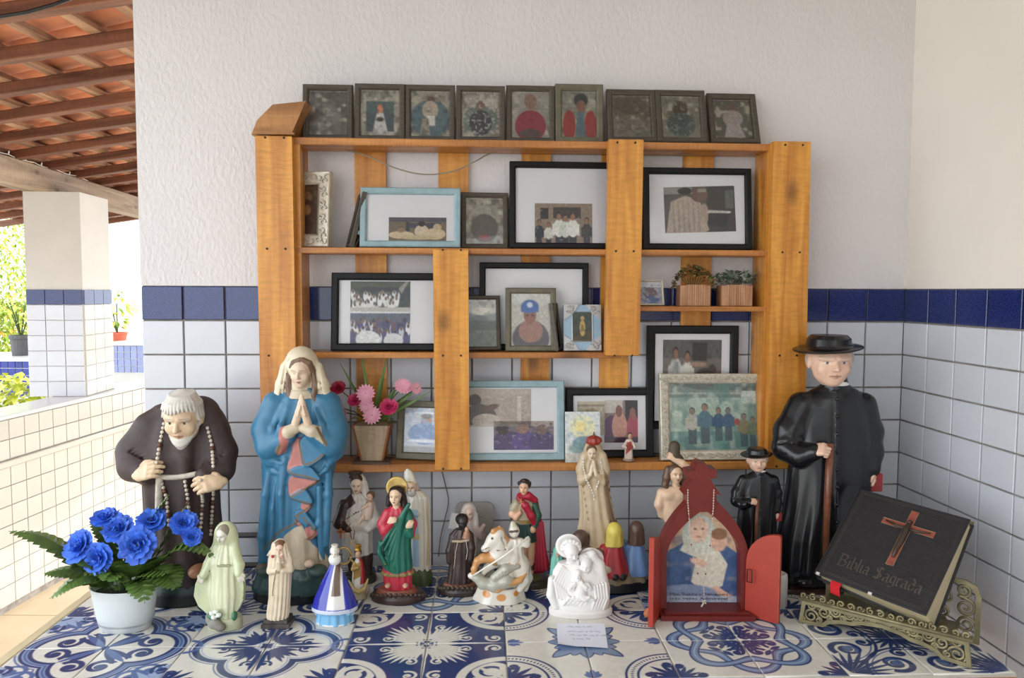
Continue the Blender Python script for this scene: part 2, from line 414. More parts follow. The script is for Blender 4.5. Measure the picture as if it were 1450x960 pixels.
# ---- ground outside
mb = MB(); mb.box(-40, -2.9, -20, 40, -0.35, -0.3); g = struct(mb.build('ground', mat('ground', lin((206, 200, 186)), 0.9, var=0.2, vscale=2)))
mb = MB(); mb.box(-2.9, 40, -20, -3.05, -0.35, -0.3); g = struct(mb.build('ground', mat('ground', (1, 1, 1))))
mb = MB(); mb.box(3.2, 40, -3.05, 40, -0.35, -0.3); g = struct(mb.build('ground', mat('ground', (1, 1, 1))))
# ================================================================== TILED TABLE
NAVY = np.array(lin((50, 66, 114))); MIDB = np.array(lin((86, 108, 158))); PALE = np.array(lin((158, 176, 208))); CREAM = np.array(lin((226, 222, 212))); GREYB = np.array(lin((116, 138, 172)))
TNX, TNY = 0.140, 0.127
def aa(d, w=0.012): return np.clip(0.5-d/w, 0, 1)[..., None]
def over(img, c, m): return img*(1-m)+c*m
def circ(a, b, cx, cy, r): return np.hypot(a-cx, b-cy)-r
def leaf(a, b, x0, y0, x1, y1, w):
    dx, dy = x1-x0, y1-y0; l = math.hypot(dx, dy); t = ((a-x0)*dx+(b-y0)*dy)/l/l; n = np.abs((a-x0)*-dy+(b-y0)*dx)/l
    wd = w*np.sin(np.clip(t, 0, 1)*math.pi)**0.8
    d = n-wd
    return np.where((t < 0) | (t > 1), 0.1, d)
def spiral(a, b, cx, cy, r0, turns, w, ph=0.0, sgn=1):
    r = np.hypot(a-cx, b-cy); th = sgn*np.arctan2(b-cy, a-cx)-ph
    best = np.full_like(r, 9.0)
    for k in range(int(turns)+2):
        tt = (th % (2*math.pi))+2*math.pi*k
        rr = r0*(1-tt/(2*math.pi*turns)); ok = tt <= 2*math.pi*turns
        ww = w*(0.35+0.65*(1-tt/(2*math.pi*turns)))
        best = np.minimum(best, np.where(ok, np.abs(r-rr)-ww, 9.0))
    best = np.minimum(best, r-w*1.6)
    return best
def sym(f):
    def g(a, b): return np.minimum(f(a, b), f(b, a))
    return g
def palm(a, b, cx, cy, ang, L, n=5, spread=1.1, w=0.05):
    d = np.full_like(a, 9.0)
    for k in range(n):
        t = (k-(n-1)/2)/((n-1)/2) if n > 1 else 0
        an = ang+t*spread; l = L*(1-0.35*abs(t))
        d = np.minimum(d, leaf(a, b, cx, cy, cx+math.cos(an)*l, cy+math.sin(an)*l, w))
    return d
def design(k, a, b):
    """a,b in 0..1: block centre at (0,0), outer corner at (1,1)"""
    q45 = math.pi/4
    quat = np.minimum(circ(a, b, .44, 0, .42), circ(a, b, 0, .44, .42))
    img = np.ones(a.shape+(3,))*CREAM
    if k == 'A':
        img = over(img, PALE, aa(-quat)); img = over(img, CREAM, aa(-(quat-.13))*aa(quat-.30)*.9)
        fil = sym(lambda x, y: spiral(x, y, .80, .62, .20, 1.8, .035, 1.0))(a, b); img = over(img, MIDB, aa(fil))
        fil = sym(lambda x, y: spiral(x, y, .62, .93, .13, 1.5, .03, 3.0))(a, b); img = over(img, NAVY, aa(fil))
        for o, w, c in ((0.0, .028, NAVY), (.055, .018, MIDB), (.105, .02, NAVY), (.16, .012, MIDB)): img = over(img, c, aa(np.abs(quat-o)-w))
        img = over(img, GREYB, aa(np.abs(a-b)-.035)*aa(quat+.06))
        sp = sym(lambda x, y: np.minimum(spiral(x, y, .52, .17, .16, 1.6, .042, 2.2), leaf(x, y, .03, .02, .45, .30, .05)))(a, b)
        img = over(img, NAVY, aa(sp)*aa(quat+.03)); img = over(img, MIDB, aa(leaf(a, b, 0, 0, .4, .4, .05)))
        img = over(img, PALE, aa(palm(a, b, .98, .98, q45+math.pi, .4, 5, .9, .05))); img = over(img, NAVY, aa(np.abs(circ(a, b, 1, 1, .12))-.02))
    elif k == 'B':
        img = over(img, NAVY, aa(np.abs(quat)-.045)); img = over(img, MIDB, aa(np.abs(quat-.075)-.010)); img = over(img, PALE, aa(np.abs(quat+.07)-.010))
        p = sym(lambda x, y: np.minimum.reduce([palm(x, y, .10, .08, .55, .42, 5, .8, .034), spiral(x, y, .50, .09, .09, 1.3, .022, 1.0), leaf(x, y, .12, .03, .70, .05, .035)]))(a, b)
        img = over(img, NAVY, aa(p)*aa(quat+.06))
        p = np.minimum(palm(a, b, .98, .98, q45+math.pi, .44, 7, 1.05, .036), sym(lambda x, y: spiral(x, y, .72, .92, .09, 1.4, .026, 0))(a, b)); img = over(img, NAVY, aa(p))
        img = over(img, MIDB, aa(np.abs(np.minimum(circ(a, b, 1, 0, .17), circ(a, b, 0, 1, .17)))-.03))
    elif k == 'C':
        img = np.ones(a.shape+(3,))*NAVY
        cor_ = circ(a, b, 1, 1, .55)
        p = palm(a, b, .06, .06, q45, .64, 9, .66, .030); img = over(img, CREAM, aa(p))
        p = sym(lambda x, y: np.minimum(palm(x, y, .12, 0, 0, .34, 5, .8, .03), leaf(x, y, .1, 0, .98, 0, .018)))(a, b); img = over(img, CREAM, aa(p))
        p = sym(lambda x, y: spiral(x, y, .50, .16, .10, 1.6, .016, 2.0))(a, b); img = over(img, CREAM, aa(p))
        p = sym(lambda x, y: spiral(x, y, .86, .15, .11, 1.5, .02, 2.6))(a, b); img = over(img, CREAM, aa(p))
        img = over(img, CREAM, aa(np.abs(cor_)-.055)); img = over(img, CREAM, aa(cor_+.12)*.0)
        p = np.minimum(spiral(a, b, .80, .80, .24, 1.8, .05, 1.6), palm(a, b, 1, 1, q45+math.pi, .5, 5, 1.2, .04)); img = over(img, CREAM, aa(p)*aa(cor_+.07))
        rr = np.hypot(a, b); img = over(img, CREAM, aa(np.abs(rr-.10)-.014)); img = over(img, CREAM, aa(rr-.03))
        img = over(img, CREAM, aa(np.hypot(a-.045, b-.045)-.018))
    elif k == 'D':
        p = sym(lambda x, y: np.minimum.reduce([palm(x, y, .12, .0, 0, .34, 3, 1.05, .085), leaf(x, y, .0, .0, .34, .02, .085)]))(a, b)
        p = np.minimum(p, palm(a, b, .08, .08, q45, .50, 3, .5, .085))
        img = over(img, NAVY, aa(p-.014)); img = over(img, GREYB, aa(p+.012))
        cd = circ(a, b, 1, 1, .62)
        img = over(img, NAVY, aa(np.abs(cd)-.016)); img = over(img, NAVY, aa(np.abs(cd+.14)-.016))
        th = np.arctan2(1-b, 1-a); rr = np.hypot(1-a, 1-b)
        dots = np.hypot((rr-.55)/1.0, (((th*18/math.pi*2) % 1)-.5)*.09)-.022; img = over(img, NAVY, aa(dots))
        p = np.minimum(palm(a, b, 1, 1, q45+math.pi, .42, 7, 1.05, .036), sym(lambda x, y: spiral(x, y, .93, .66, .08, 1.3, .03, 0))(a, b)); img = over(img, NAVY, aa(p)*aa(cd+.17))
        p = sym(lambda x, y: palm(x, y, .98, 0, math.pi, .22, 5, .8, .035))(a, b); img = over(img, MIDB, aa(p))
    elif k == 'E':
        R = np.hypot(a, b); th = np.arctan2(b, a)
        for sg in (1, -1):
            band = np.abs(R-(.70+.16*sg*np.cos(4*th)))-.065
            img = over(img, NAVY, aa(band-.018)); img = over(img, GREYB, aa(band+.01)); img = over(img, PALE, aa(band+.05))
        p = sym(lambda x, y: np.minimum.reduce([spiral(x, y, .36, .13, .11, 1.5, .03, 2.0), palm(x, y, .12, .05, .3, .30, 5, .8, .026), leaf(x, y, .30, .30, .46, .2, .04)]))(a, b)
        img = over(img, NAVY, aa(p)); img = over(img, NAVY, aa(palm(a, b, .03, .03, q45, .20, 3, .7, .03)))
        p = np.minimum(palm(a, b, 1, 1, q45+math.pi, .34, 7, 1.05, .03), sym(lambda x, y: spiral(x, y, .95, .70, .07, 1.3, .03, 0))(a, b)); img = over(img, NAVY, aa(p))
    else:
        c1 = circ(a, b, 0, 1, .72); c2 = circ(a, b, 1, 0, .72)
        for c in (c1, c2): img = over(img, NAVY, aa(np.abs(c)-.022)); img = over(img, MIDB, aa(np.abs(c+.06)-.01))
        p = palm(a, b, .95, .95, q45+math.pi, .78, 9, .85, .028); img = over(img, NAVY, aa(p))
        p = sym(lambda x, y: np.minimum(spiral(x, y, .30, .72, .21, 1.9, .045, 1.0), spiral(x, y, .12, .44, .11, 1.6, .03, 4.0)))(a, b); img = over(img, NAVY, aa(p))
        p = palm(a, b, 0, 0, q45, .42, 7, .9, .03); img = over(img, NAVY, aa(p))
        img = over(img, MIDB, aa(sym(lambda x, y: spiral(x, y, .70, .30, .10, 1.4, .025, 2.0))(a, b)))
    # hand-printed unevenness
    n = RNG.normal(0, 1, (a.shape[0]//6+2, a.shape[1]//6+2)); n = np.kron(n, np.ones((6, 6)))[:a.shape[0], :a.shape[1]]
    return img*(1+0.02*n[..., None])
TR = 104
def tile_design(k):
    g = np.linspace(0.004, 0.996, TR); a, b = np.meshgrid(g, g, indexing='ij')
    img = design(k, a, b).reshape(-1, 3)
    ed = 0.0022; X = np.linspace(ed/2, 1, TR)
    verts = []
    xs = 0.001+(TNX-.002)*np.linspace(0, 1, TR); ys = 0.001+(TNX-.002)*np.linspace(0, 1, TR)
    gx, gy = np.meshgrid(xs, ys, indexing='ij')
    top = np.stack([gx.ravel(), gy.ravel(), np.full(gx.size, 0.0)], 1)
    edge = (gx <= xs[0]+1e-9) | (gx >= xs[-1]-1e-9) | (gy <= ys[0]+1e-9) | (gy >= ys[-1]-1e-9)
    top[edge.ravel(), 2] = -0.0009
    idx = np.arange(TR*TR).reshape(TR, TR)
    f = np.stack([idx[:-1, :-1], idx[1:, :-1], idx[1:, 1:], idx[:-1, 1:]], -1).reshape(-1, 4)
    lo = [(0.001, 0.001, -.008), (TNX-.001, .001, -.008), (TNX-.001, TNX-.001, -.008), (.001, TNX-.001, -.008)]
    V = np.vstack([top, lo]); n0 = TR*TR; cid = [idx[0, 0], idx[-1, 0], idx[-1, -1], idx[0, -1]]
    F = [tuple(x) for x in f]
    for i in range(4):
        j = (i+1) % 4; F.append((cid[i], n0+i, n0+j, cid[j]))
    C = np.vstack([img, np.repeat([CREAM], 4, 0)])
    return meshdata('table_tile', V, F, vmat(0.14, 0.05, 30.0, coat=0.0), C, True)
TBL0 = on_table(719, 963); TYAW = 0.036
table = thing('tiled_table', 'table topped with patchwork blue and white patterned tiles', 'table', (TBL0.x, TBL0.y, 0), (0, 0, TYAW))
DES = {k: tile_design(k) for k in 'ABCDEF'}
rows = ['ABCDEF', 'BFECAD']
for bi, row in enumerate(rows):
    for ci, k in enumerate(row):
        cx = (ci-3+.5)*2*TNX; cy = (bi+.5)*2*TNY
        for q in range(4):
            o = link('table_tile', DES[k], table, (cx, cy, TABLE_Z), (0, 0, q*math.pi/2))
            sx = TNX/TNX; sy = TNY/TNX
            o.scale = (1, sy, 1) if q % 2 == 0 else (sy, 1, 1)
M_tedge = woodmat('table_edge_wood', lin((206, 148, 100)), lin((168, 108, 70)), 0, 0.5, 7.0, knots=False)
TWX = 6*TNX; TDY = 4*TNY
mb = MB(); mb.box(-TWX-.002, TWX+.002, -.004, TDY+.002, TABLE_Z-.05, TABLE_Z-.0075, bev=.002); mb.build('table_top', M_tedge, table)
mb = MB(); mb.box(-TWX, TWX, 0, TDY, TABLE_Z-.0085, TABLE_Z-.0026); mb.build('grout_bed', mat('table_grout', lin((196, 190, 178)), 0.9, var=.2), table)
mb = MB(); mb.box(-TWX-.022, -TWX-.002, -.004, TDY, TABLE_Z-.05, TABLE_Z-.001, bev=.002); mb.build('edge_strip', mat('edge_strip', lin((214, 196, 158)), .5, var=.1), table)
for sx in (-1, 1):
    for sy in (0.05, TDY-.05):
        mb = MB(); mb.box(sx*(TWX-.07)-.03, sx*(TWX-.07)+.03, sy-.03, sy+.03, 0, TABLE_Z-.05, bev=.003); mb.build('leg', M_tedge, table)
# ================================================================== PALLET SHELF (frame: x along wall, -y out of the wall)
W_HI = lin((226, 158, 66)); W_LO = lin((176, 106, 36))
M_wv = woodmat('varnished_wood_upright', W_HI, W_LO, 2, 0.34); M_wh = woodmat('varnished_wood_shelf', lin((206, 138, 70)), lin((150, 90, 40)), 0, 0.36)
M_nail = mat('nail_head', lin((60, 48, 38)), 0.5, 0.6)
PF0, PF1 = 0.088, 0.108        # front boards, distance from wall
SB0 = 0.012                    # back slats up to here
pallet = thing('pallet_shelf', 'orange varnished wooden pallet hung on the wall as a shelf', 'shelf', W0, (0, 0, WYAW))
def wbox(name, m, u0, u1, z0, z1, w0, w1, parent=pallet, bev=.0015, skew=0.0):
    cu, cz = (u0+u1)/2, (z0+z1)/2
    mb = MB(); mb.box(u0-cu, u1-cu, -w1, -w0, z0-cz, z1-cz, bev=bev)
    if skew: mb.v = [(x+z*skew, y, z) for x, y, z in mb.v]
    return mb.build(name, m, parent, loc=(cu, 0, cz))
def zpx(px, py, w): return wall_uz(px, py, w)[1]
def upx(px, py, w): return wall_uz(px, py, w)[0]
def board(xa0, xb0, y0, xa1, xb1, y1):
    w = PF1
    u0 = (upx(xa0, y0, w)+upx(xa1, y1, w))/2; u1 = (upx(xb0, y0, w)+upx(xb1, y1, w))/2
    z1 = zpx((xa0+xb0)/2, y0, w); z0 = zpx((xa1+xb1)/2, y1, w)
    sk = (upx(xa0, y0, w)-upx(xa1, y1, w))/(z1-z0)
    o = wbox('upright_board', M_wv, u0, u1, z0, z1, PF0, PF1, skew=sk)
    return u0, u1, z0, z1, o
BL = board(361, 413, 192, 371, 422, 672)
BR = board(1095, 1147, 200, 1087, 1140, 664)
BM = board(862, 911, 197, 857, 906, 504)
BN = board(613, 663, 353, 616, 665, 666)
# shelves: thin boards from slats to the uprights
def shelf(xa, xb, ym, yt, yb, name='shelf_board'):
    w = PF0
    zt = zpx(ym, yt, w); zb = zpx(ym, yb, w)
    wbox(name, M_wh, upx(xa, yt, w), upx(xb, yt, w), zb, zt, SB0, PF0-.0005)
    return zt
Z_TOP = shelf(381, 1120, 740, 198.5, 209)
Z_2 = shelf(386, 1118, 740, 352, 360.5)
Z_2R = Z_2
Z_R = shelf(880, 1112, 1000, 434, 441)
Z_3 = shelf(390, 880, 700, 499, 507.5)
Z_B = shelf(392, 1110, 740, 656, 667.5)
# side boards and back slats
zt, zb = Z_TOP-.012, Z_B+.001
def slat(xa, xb, y, name='back_slat'):
    wbox(name, M_wv, upx(xa, y, SB0), upx(xb, y, SB0), Z_B-.012, Z_TOP-.001, 0.0006, SB0-.0005)
for xa, xb in ((503, 547), (621, 663), (738, 779), (851, 892), (966, 1008)): slat(xa, xb, 360)
def side(xa, xb, y):
    wbox('side_board', M_wv, upx(xa, y, .05), upx(xb, y, .05), Z_B+.0005, Z_TOP-.013, SB0+.001, PF0-.001)
side(420, 433, 400); side(1074, 1090, 400)
for B in (BL, BR, BM, BN):
    u0, u1, z0, z1, o = B
    hz = (z1-z0)/2
    for zz in (Z_TOP-.006, Z_2-.005, Z_3-.005, Z_B-.006):
        if z0-.004 < zz < z1+.004:
            for du in (-.018, .02):
                mb = MB(); mb.lathe([(.0024, 0), (.0024, .0012), (.001, .0016)], 8); mb.xf(Matrix.Rotation(math.pi/2, 4, 'X'))
                mb.build('nail', M_nail, o, loc=(du, -PF1, zz-(z0+z1)/2))
# knocked-up offcut of board on the left end
_M_off = woodmat('offcut_wood', lin((186, 130, 72)), lin((138, 88, 44)), 0, 0.5)
off = []
mb = MB()
for w_ in (0.10, 0.016):
    pts = [(356, 191), (364, 170), (386, 148), (433, 143), (412, 191)]
    for (x, y) in pts:
        u, z = wall_uz(x, y, 0.10); off.append((u, -w_, max(z, Z_TOP+.001)))
cu = sum(p[0] for p in off)/len(off); n = 5
vs = [(p[0]-cu, p[1], p[2]-Z_TOP) for p in off]
mb.add(vs, [tuple(range(n)), tuple(range(2*n-1, n-1, -1))]+[(i, i+n, (i+1) % n+n, (i+1) % n) for i in range(n)])
p = wall_pt(cu, 0, Z_TOP)
t = thing('wood_offcut', 'split wedge of bare wood lying on the top end of the pallet', 'wood piece', p, (0, 0, WYAW))
mb.build('wedge', _M_off, t)
u, z = wall_uz(384, 191, .10)
mb = MB(); mb.prism([(-.045, 0.0005), (.04, 0.0005), (.04, .004), (-.043, .007)], -.112, -.1005); mb.build('splinter', _M_off, t)
# cable looped under the top board
def wtube(name, pts, r, m, label, cat):
    q = [wall_pt(*((lambda a: (a[0], w, a[1]))(wall_uz(x, y, w)))) for x, y, w in pts]
    o0 = q[0]
    # smooth
    out = []
    for i in range(len(q)-1):
        a = q[max(i-1, 0)]; b = q[i]; c = q[i+1]; d = q[min(i+2, len(q)-1)]
        for k in range(5):
            s = k/5; out.append(0.5*((2*b)+(c-a)*s+(2*a-5*b+4*c-d)*s*s+(3*b-a-3*c+d)*s**3))
    out.append(q[-1])
    mb = MB(); mb.tube([v-o0 for v in out], r, 6)
    o = mb.build(name, m, None, smooth=True, loc=o0)
    return tag(o, label, cat)
M_wire = mat('grey_cable', lin((150, 138, 116)), .5)
wtube('cable', [(487, 212, .03), (520, 221, .04), (560, 238, .045), (600, 247, .045), (640, 243, .045), (672, 229, .04), (700, 216, .03), (760, 213.5, .03), (830, 216, .03), (900, 218, .03), (1000, 219, .03), (1028, 217, .03)], .0017, M_wire, 'thin grey cable sagging under the top board of the pallet', 'cable')
wtube('cable', [(626, 668, .014), (631, 688, .012), (635, 710, .008), (630, 735, .008), (624, 760, .008), (621, 788, .008)], .0013, mat('brown_cable', lin((120, 100, 88)), .6), 'thin brown cable hanging down the tiles below the pallet', 'cable')
# power socket on the tiles
u, z = wall_uz(672, 738, .006)
soc = thing('wall_socket', 'grey plastic wall socket plate with three round holes', 'socket', wall_pt(u, .0066, z), (0, 0, WYAW))
M_pl = mat('socket_plastic', lin((178, 172, 166)), .4)
a, c = .043, .046; R_ = .014; poly = []
for (sx, sz, a0) in ((1, 1, 0), (-1, 1, 90), (-1, -1, 180), (1, -1, 270)):
    for k in range(5):
        an = math.radians(a0+k*22.5); poly.append((sx*(a-R_)+R_*math.cos(an), sz*(c-R_)+R_*math.sin(an)))
MB().prism(poly[::-1], -.007, 0).build('plate', M_pl, soc)
ringp = []
mb = MB(); mb.lathe([(.021, 0), (.021, .003), (.0185, .003), (.0185, .0006)], 24, cap=False); mb.xf(Matrix.Translation((.008, -.007, -.006)) @ Matrix.Rotation(math.pi/2, 4, 'X')); mb.build('socket_ring', M_pl, soc)
for (x, z) in ((.004, .024), (.004, .003), (.004, -.012)):
    mb = MB(); mb.lathe([(.0028, 0), (.0028, .0004)], 12); mb.xf(Matrix.Translation((x, -.0071, z)) @ Matrix.Rotation(math.pi/2, 4, 'X')); mb.build('hole', mat('black_plastic', lin((24, 22, 22)), .5), soc)
# ================================================================== PHOTOGRAPHS AND FRAMES
class Canvas:
    """a small printed picture: colours on a grid, x 0..1 to the right, y 0..1 downwards"""
    def __init__(s, nx, ny, c):
        s.nx, s.ny = nx, ny
        s.x, s.y = np.meshgrid((np.arange(nx)+.5)/nx, (np.arange(ny)+.5)/ny, indexing='ij'); s.asp = nx/ny
        s.a = np.ones((nx, ny, 3))*np.array(lin(c)); s.px = 1.0/nx
    def _m(s, d): return np.clip(.5-d/(s.px*1.3), 0, 1)[..., None]
    def rect(s, x0, y0, x1, y1, c, o=1.0):
        d = np.maximum(np.maximum(x0-s.x, s.x-x1), np.maximum(y0-s.y, s.y-y1)); s.a = over(s.a, np.array(lin(c)), s._m(d)*o); return s
    def ell(s, cx, cy, rx, ry, c, o=1.0, rot=0.0):
        dx, dy = s.x-cx, s.y-cy
        if rot: dx, dy = dx*math.cos(rot)+dy*math.sin(rot)/s.asp, -dx*math.sin(rot)*s.asp+dy*math.cos(rot)
        d = (np.hypot(dx/rx, dy/ry)-1)*min(rx, ry); s.a = over(s.a, np.array(lin(c)), s._m(d)*o); return s
    def poly(s, pts, c, o=1.0):
        ins = np.zeros(s.x.shape, bool); dm = np.full(s.x.shape, 9.0); n = len(pts)
        for i in range(n):
            x0, y0 = pts[i]; x1, y1 = pts[(i+1) % n]
            ins ^= ((y0 > s.y) != (y1 > s.y)) & (s.x < (x1-x0)*(s.y-y0)/(y1-y0+1e-12)+x0)
            ex, ey = x1-x0, y1-y0; t = np.clip(((s.x-x0)*ex+(s.y-y0)*ey)/(ex*ex+ey*ey+1e-12), 0, 1); dm = np.minimum(dm, np.hypot(s.x-x0-t*ex, s.y-y0-t*ey))
        s.a = over(s.a, np.array(lin(c)), s._m(np.where(ins, -dm, dm))*o); return s
    def blot(s, c, scale, thr, o, seed):
        r = np.random.default_rng(seed); n = r.random((int(s.nx/scale)+3, int(s.ny/scale)+3))
        fx = s.x*s.nx/scale; fy = s.y*s.ny/scale; ix = fx.astype(int); iy = fy.astype(int); tx = fx-ix; ty = fy-iy
        tx = tx*tx*(3-2*tx); ty = ty*ty*(3-2*ty)
        v = (n[ix, iy]*(1-tx)+n[ix+1, iy]*tx)*(1-ty)+(n[ix, iy+1]*(1-tx)+n[ix+1, iy+1]*tx)*ty
        m = np.clip((v-thr)*4, 0, 1)[..., None]*o; s.a = over(s.a, np.array(lin(c)), m); return s
    def person(s, x, y, h, top, skin=(150, 108, 84), hair=(40, 32, 30), legs=(50, 50, 60), wide=1.0):
        w = h*.15*wide/s.asp
        s.rect(x-w*.72, y+h*.52, x+w*.72, y+h, legs); s.ell(x, y+h*.40, w*1.05, h*.22, top); s.rect(x-w*1.0, y+h*.30, x+w*1.0, y+h*.56, top)
        s.rect(x-w*1.25, y+h*.30, x-w*.85, y+h*.58, top); s.rect(x+w*.85, y+h*.30, x+w*1.25, y+h*.58, top)
        s.ell(x, y+h*.10, w*.52, h*.098, hair); s.ell(x, y+h*.125, w*.44, h*.085, skin); return s
    def mesh(s, name, W, H, m, mask=None):
        g = np.random.default_rng(s.nx*7+s.ny); nz = g.normal(0, .09, (s.nx, s.ny, 1))*.5
        for q in (2, 4):
            b_ = g.normal(0, .09, (s.nx//q+2, s.ny//q+2, 1)); nz = nz+np.kron(b_, np.ones((q, q, 1)))[:s.nx, :s.ny]*.6
        s.a = np.clip(s.a*(1+nz), 0, 1)
        xs = (np.arange(s.nx)/(s.nx-1)-.5)*W; zs = (0.5-np.arange(s.ny)/(s.ny-1))*H
        gx, gz = np.meshgrid(xs, zs, indexing='ij'); V = np.stack([gx.ravel(), np.zeros(gx.size), gz.ravel()], 1)
        idx = np.arange(s.nx*s.ny).reshape(s.nx, s.ny)
        f = np.stack([idx[:-1, :-1], idx[:-1, 1:], idx[1:, 1:], idx[1:, :-1]], -1).reshape(-1, 4)
        if mask is not None:
            fc = V[f].mean(1); f = f[mask(fc[:, 0], fc[:, 2])]; return meshdata(name, V, f, m, s.a.reshape(-1, 3))
        # a thin sheet with a back
        k = len(V); V2 = np.array([(-W/2, .0006, -H/2), (W/2, .0006, -H/2), (W/2, .0006, H/2), (-W/2, .0006, H/2)])
        c0 = [idx[0, -1], idx[-1, -1], idx[-1, 0], idx[0, 0]]
        F = [tuple(q) for q in f]+[(k+3, k+2, k+1, k)]+[(c0[i], k+i, k+(i+1) % 4, c0[(i+1) % 4]) for i in range(4)]
        C = np.vstack([s.a.reshape(-1, 3), np.ones((4, 3))*.7])
        return meshdata(name, np.vstack([V, V2]), F, m, C)
M_print = vmat(0.32, 0.0, 30.0)
M_black = mat('black_frame_paint', lin((20, 20, 22)), .5, spec=.3); M_brown = mat('brown_frame_wood', lin((84, 74, 62)), .55, var=.35, vscale=40, stretch=(1, 1, 6))
M_olive = mat('olive_frame_wood', lin((112, 106, 86)), .5, var=.35, vscale=40); M_blue = mat('pale_blue_frame', lin((150, 176, 182)), .5, var=.2, vscale=40)
M_silver = mat('silver_frame', lin((216, 208, 192)), .38, .3, var=.45, vscale=120, vcol=lin((164, 150, 126)))
M_matb = mat('mat_board', lin((232, 229, 230)), .8, var=.03, vscale=8)
M_back = mat('frame_backing', lin((96, 74, 54)), .8)
def bar_frame(W, H, b, t, rim=0.0, ins=0.002):
    """four mitred bars with a chamfer to the inside; y=0 front ... t back"""
    mb = MB()
    ring = [((-W/2, 0), (W/2, 0), (W/2, H), (-W/2, H))]
    def R(i): return [(-W/2+i, i), (W/2-i, i), (W/2-i, H-i), (-W/2+i, H-i)]
    lv = [(0.0, t), (0.0, ins), (ins, 0.0), (b-ins*1.6, 0.0+rim), (b, ins*1.6+rim), (b, t)]
    vs = []
    for i, y in lv: vs += [(x, y, z) for x, z in R(i)]
    fs = []
    for k in range(len(lv)-1):
        for j in range(4):
            p = k*4+j; q = k*4+(j+1) % 4; fs.append((p, q, q+4, p+4))
    k = len(lv)-1
    for j in range(4): fs.append((k*4+j, k*4+(j+1) % 4, (j+1) % 4, j))
    return mb.add(vs, fs)
def frame(label, x0, y0, x1, y1, zshelf, w, lean=8.0, yaw=0.0, bar=6.0, m=None, t=.014, prints=(), mat_board=True, name='picture_frame', group=None, ornate=None, glass=True, roll=0.0, easel=False, dz=0.0):
    """x0..x1,y0..y1: outline in the photograph; w: distance of its foot from the wall"""
    m = m or M_black
    # foot on the shelf board
    u0 = wall_uz(x0, y1, w)[0]; u1 = wall_uz(x1, y1, w)[0]
    la = math.radians(lean)
    zt_ = wall_uz((x0+x1)/2, y0, max(w-.03, .005))[1]
    lim = .003 if zshelf > Z_TOP-.01 else SB0+.003
    H = (zt_-zshelf)/math.cos(la); W = (u1-u0)/math.cos(math.radians(yaw))
    room = w-lim-t-(W/2*abs(math.sin(math.radians(yaw))))
    if H*math.sin(la) > room: la = math.asin(max(.005, room/H)); H = (zt_-zshelf)/math.cos(la)
    d = (wall_pt((u0+u1)/2, w, zshelf)-CAM).length; s = d/FPX
    th = thing(name, label, 'picture frame', wall_pt((u0+u1)/2, w, zshelf+t*math.sin(la)+.0006+dz), (0, 0, 0), group)
    th.rotation_mode = 'XYZ'
    th.rotation_euler = (Matrix.Rotation(WYAW+math.radians(yaw), 3, 'Z') @ Matrix.Rotation(-la, 3, 'X') @ Matrix.Rotation(math.radians(roll), 3, 'Y')).to_euler()
    b = bar*s
    fo = bar_frame(W, H, b, t, rim=(.003 if ornate else 0)).build('frame_border', m, th)
    MB().box(-W/2+.001, W/2-.001, t*.75, t*.98, .001, H-.001).build('backing', M_back, th)
    iw, ih = W-2*b, H-2*b
    if mat_board: MB().box(-W/2+b*.6, W/2-b*.6, t*.60, t*.74, b*.6, H-b*.6).build('mat_board', M_matb, th)
    for (cx, cy, pw, ph, cv, rt) in prints:          # centre and size as fractions of the opening
        o = link('print', cv.mesh('print', pw*iw, ph*ih, M_print), th, ((cx-.5)*iw, t*.60-.0008-.0002*len(prints), b+(1-cy)*ih), (0, math.radians(rt), 0))
    if glass:
        MB().box(-W/2+b*.9, W/2-b*.9, t*.36, t*.40, b*.9, H-b*.9).build('glass', glassmat(), th)
    if ornate:
        mb = MB(); sp = ornate*s*1.0
        n1 = max(4, int(W/sp)); n2 = max(4, int(H/sp))
        def curl(cx, cz, r, ph):
            pts = []
            for k in range(9):
                a = ph+k*.62; rr = r*(1-k/11); pts.append((cx+math.cos(a)*rr, -.001, cz+math.sin(a)*rr))
            mb.tube(pts, [r*.30*(1-k/14) for k in range(9)], 5)
        for i in range(n1):
            for zz, ph in ((b*.5, 0), (H-b*.5, math.pi)): curl(-W/2+(i+.5)*W/n1, zz, b*.30, ph+(i % 2)*math.pi)
        for i in range(1, n2-1):
            for xx, ph in ((-W/2+b*.5, 0), (W/2-b*.5, math.pi)): curl(xx, (i+.5)*H/n2, b*.30, ph+(i % 2)*math.pi)
        mb.build('carved_scrolls', m, th, smooth=True)
        mb = MB(); r = s*.55
        for q in np.linspace(-iw/2, iw/2, max(6, int(iw/(r*2.6)))):
            for zz in (b, H-b): mb.ball((q, .004, zz), r, 5)
        for q in np.linspace(b, H-b, max(6, int(ih/(r*2.6)))):
            for xx in (-iw/2, iw/2): mb.ball((xx, .004, q), r, 5)
        mb.build('bead_edge', m, th)
    if easel:
        MB().box(-.012, .012, t, t+.002, .004, H*.7, M=Matrix.Translation((0, t, H*.7)) @ Matrix.Rotation(.3, 4, 'X') @ Matrix.Translation((0, -t, -H*.7))).build('easel_back', M_back, th)
    return th
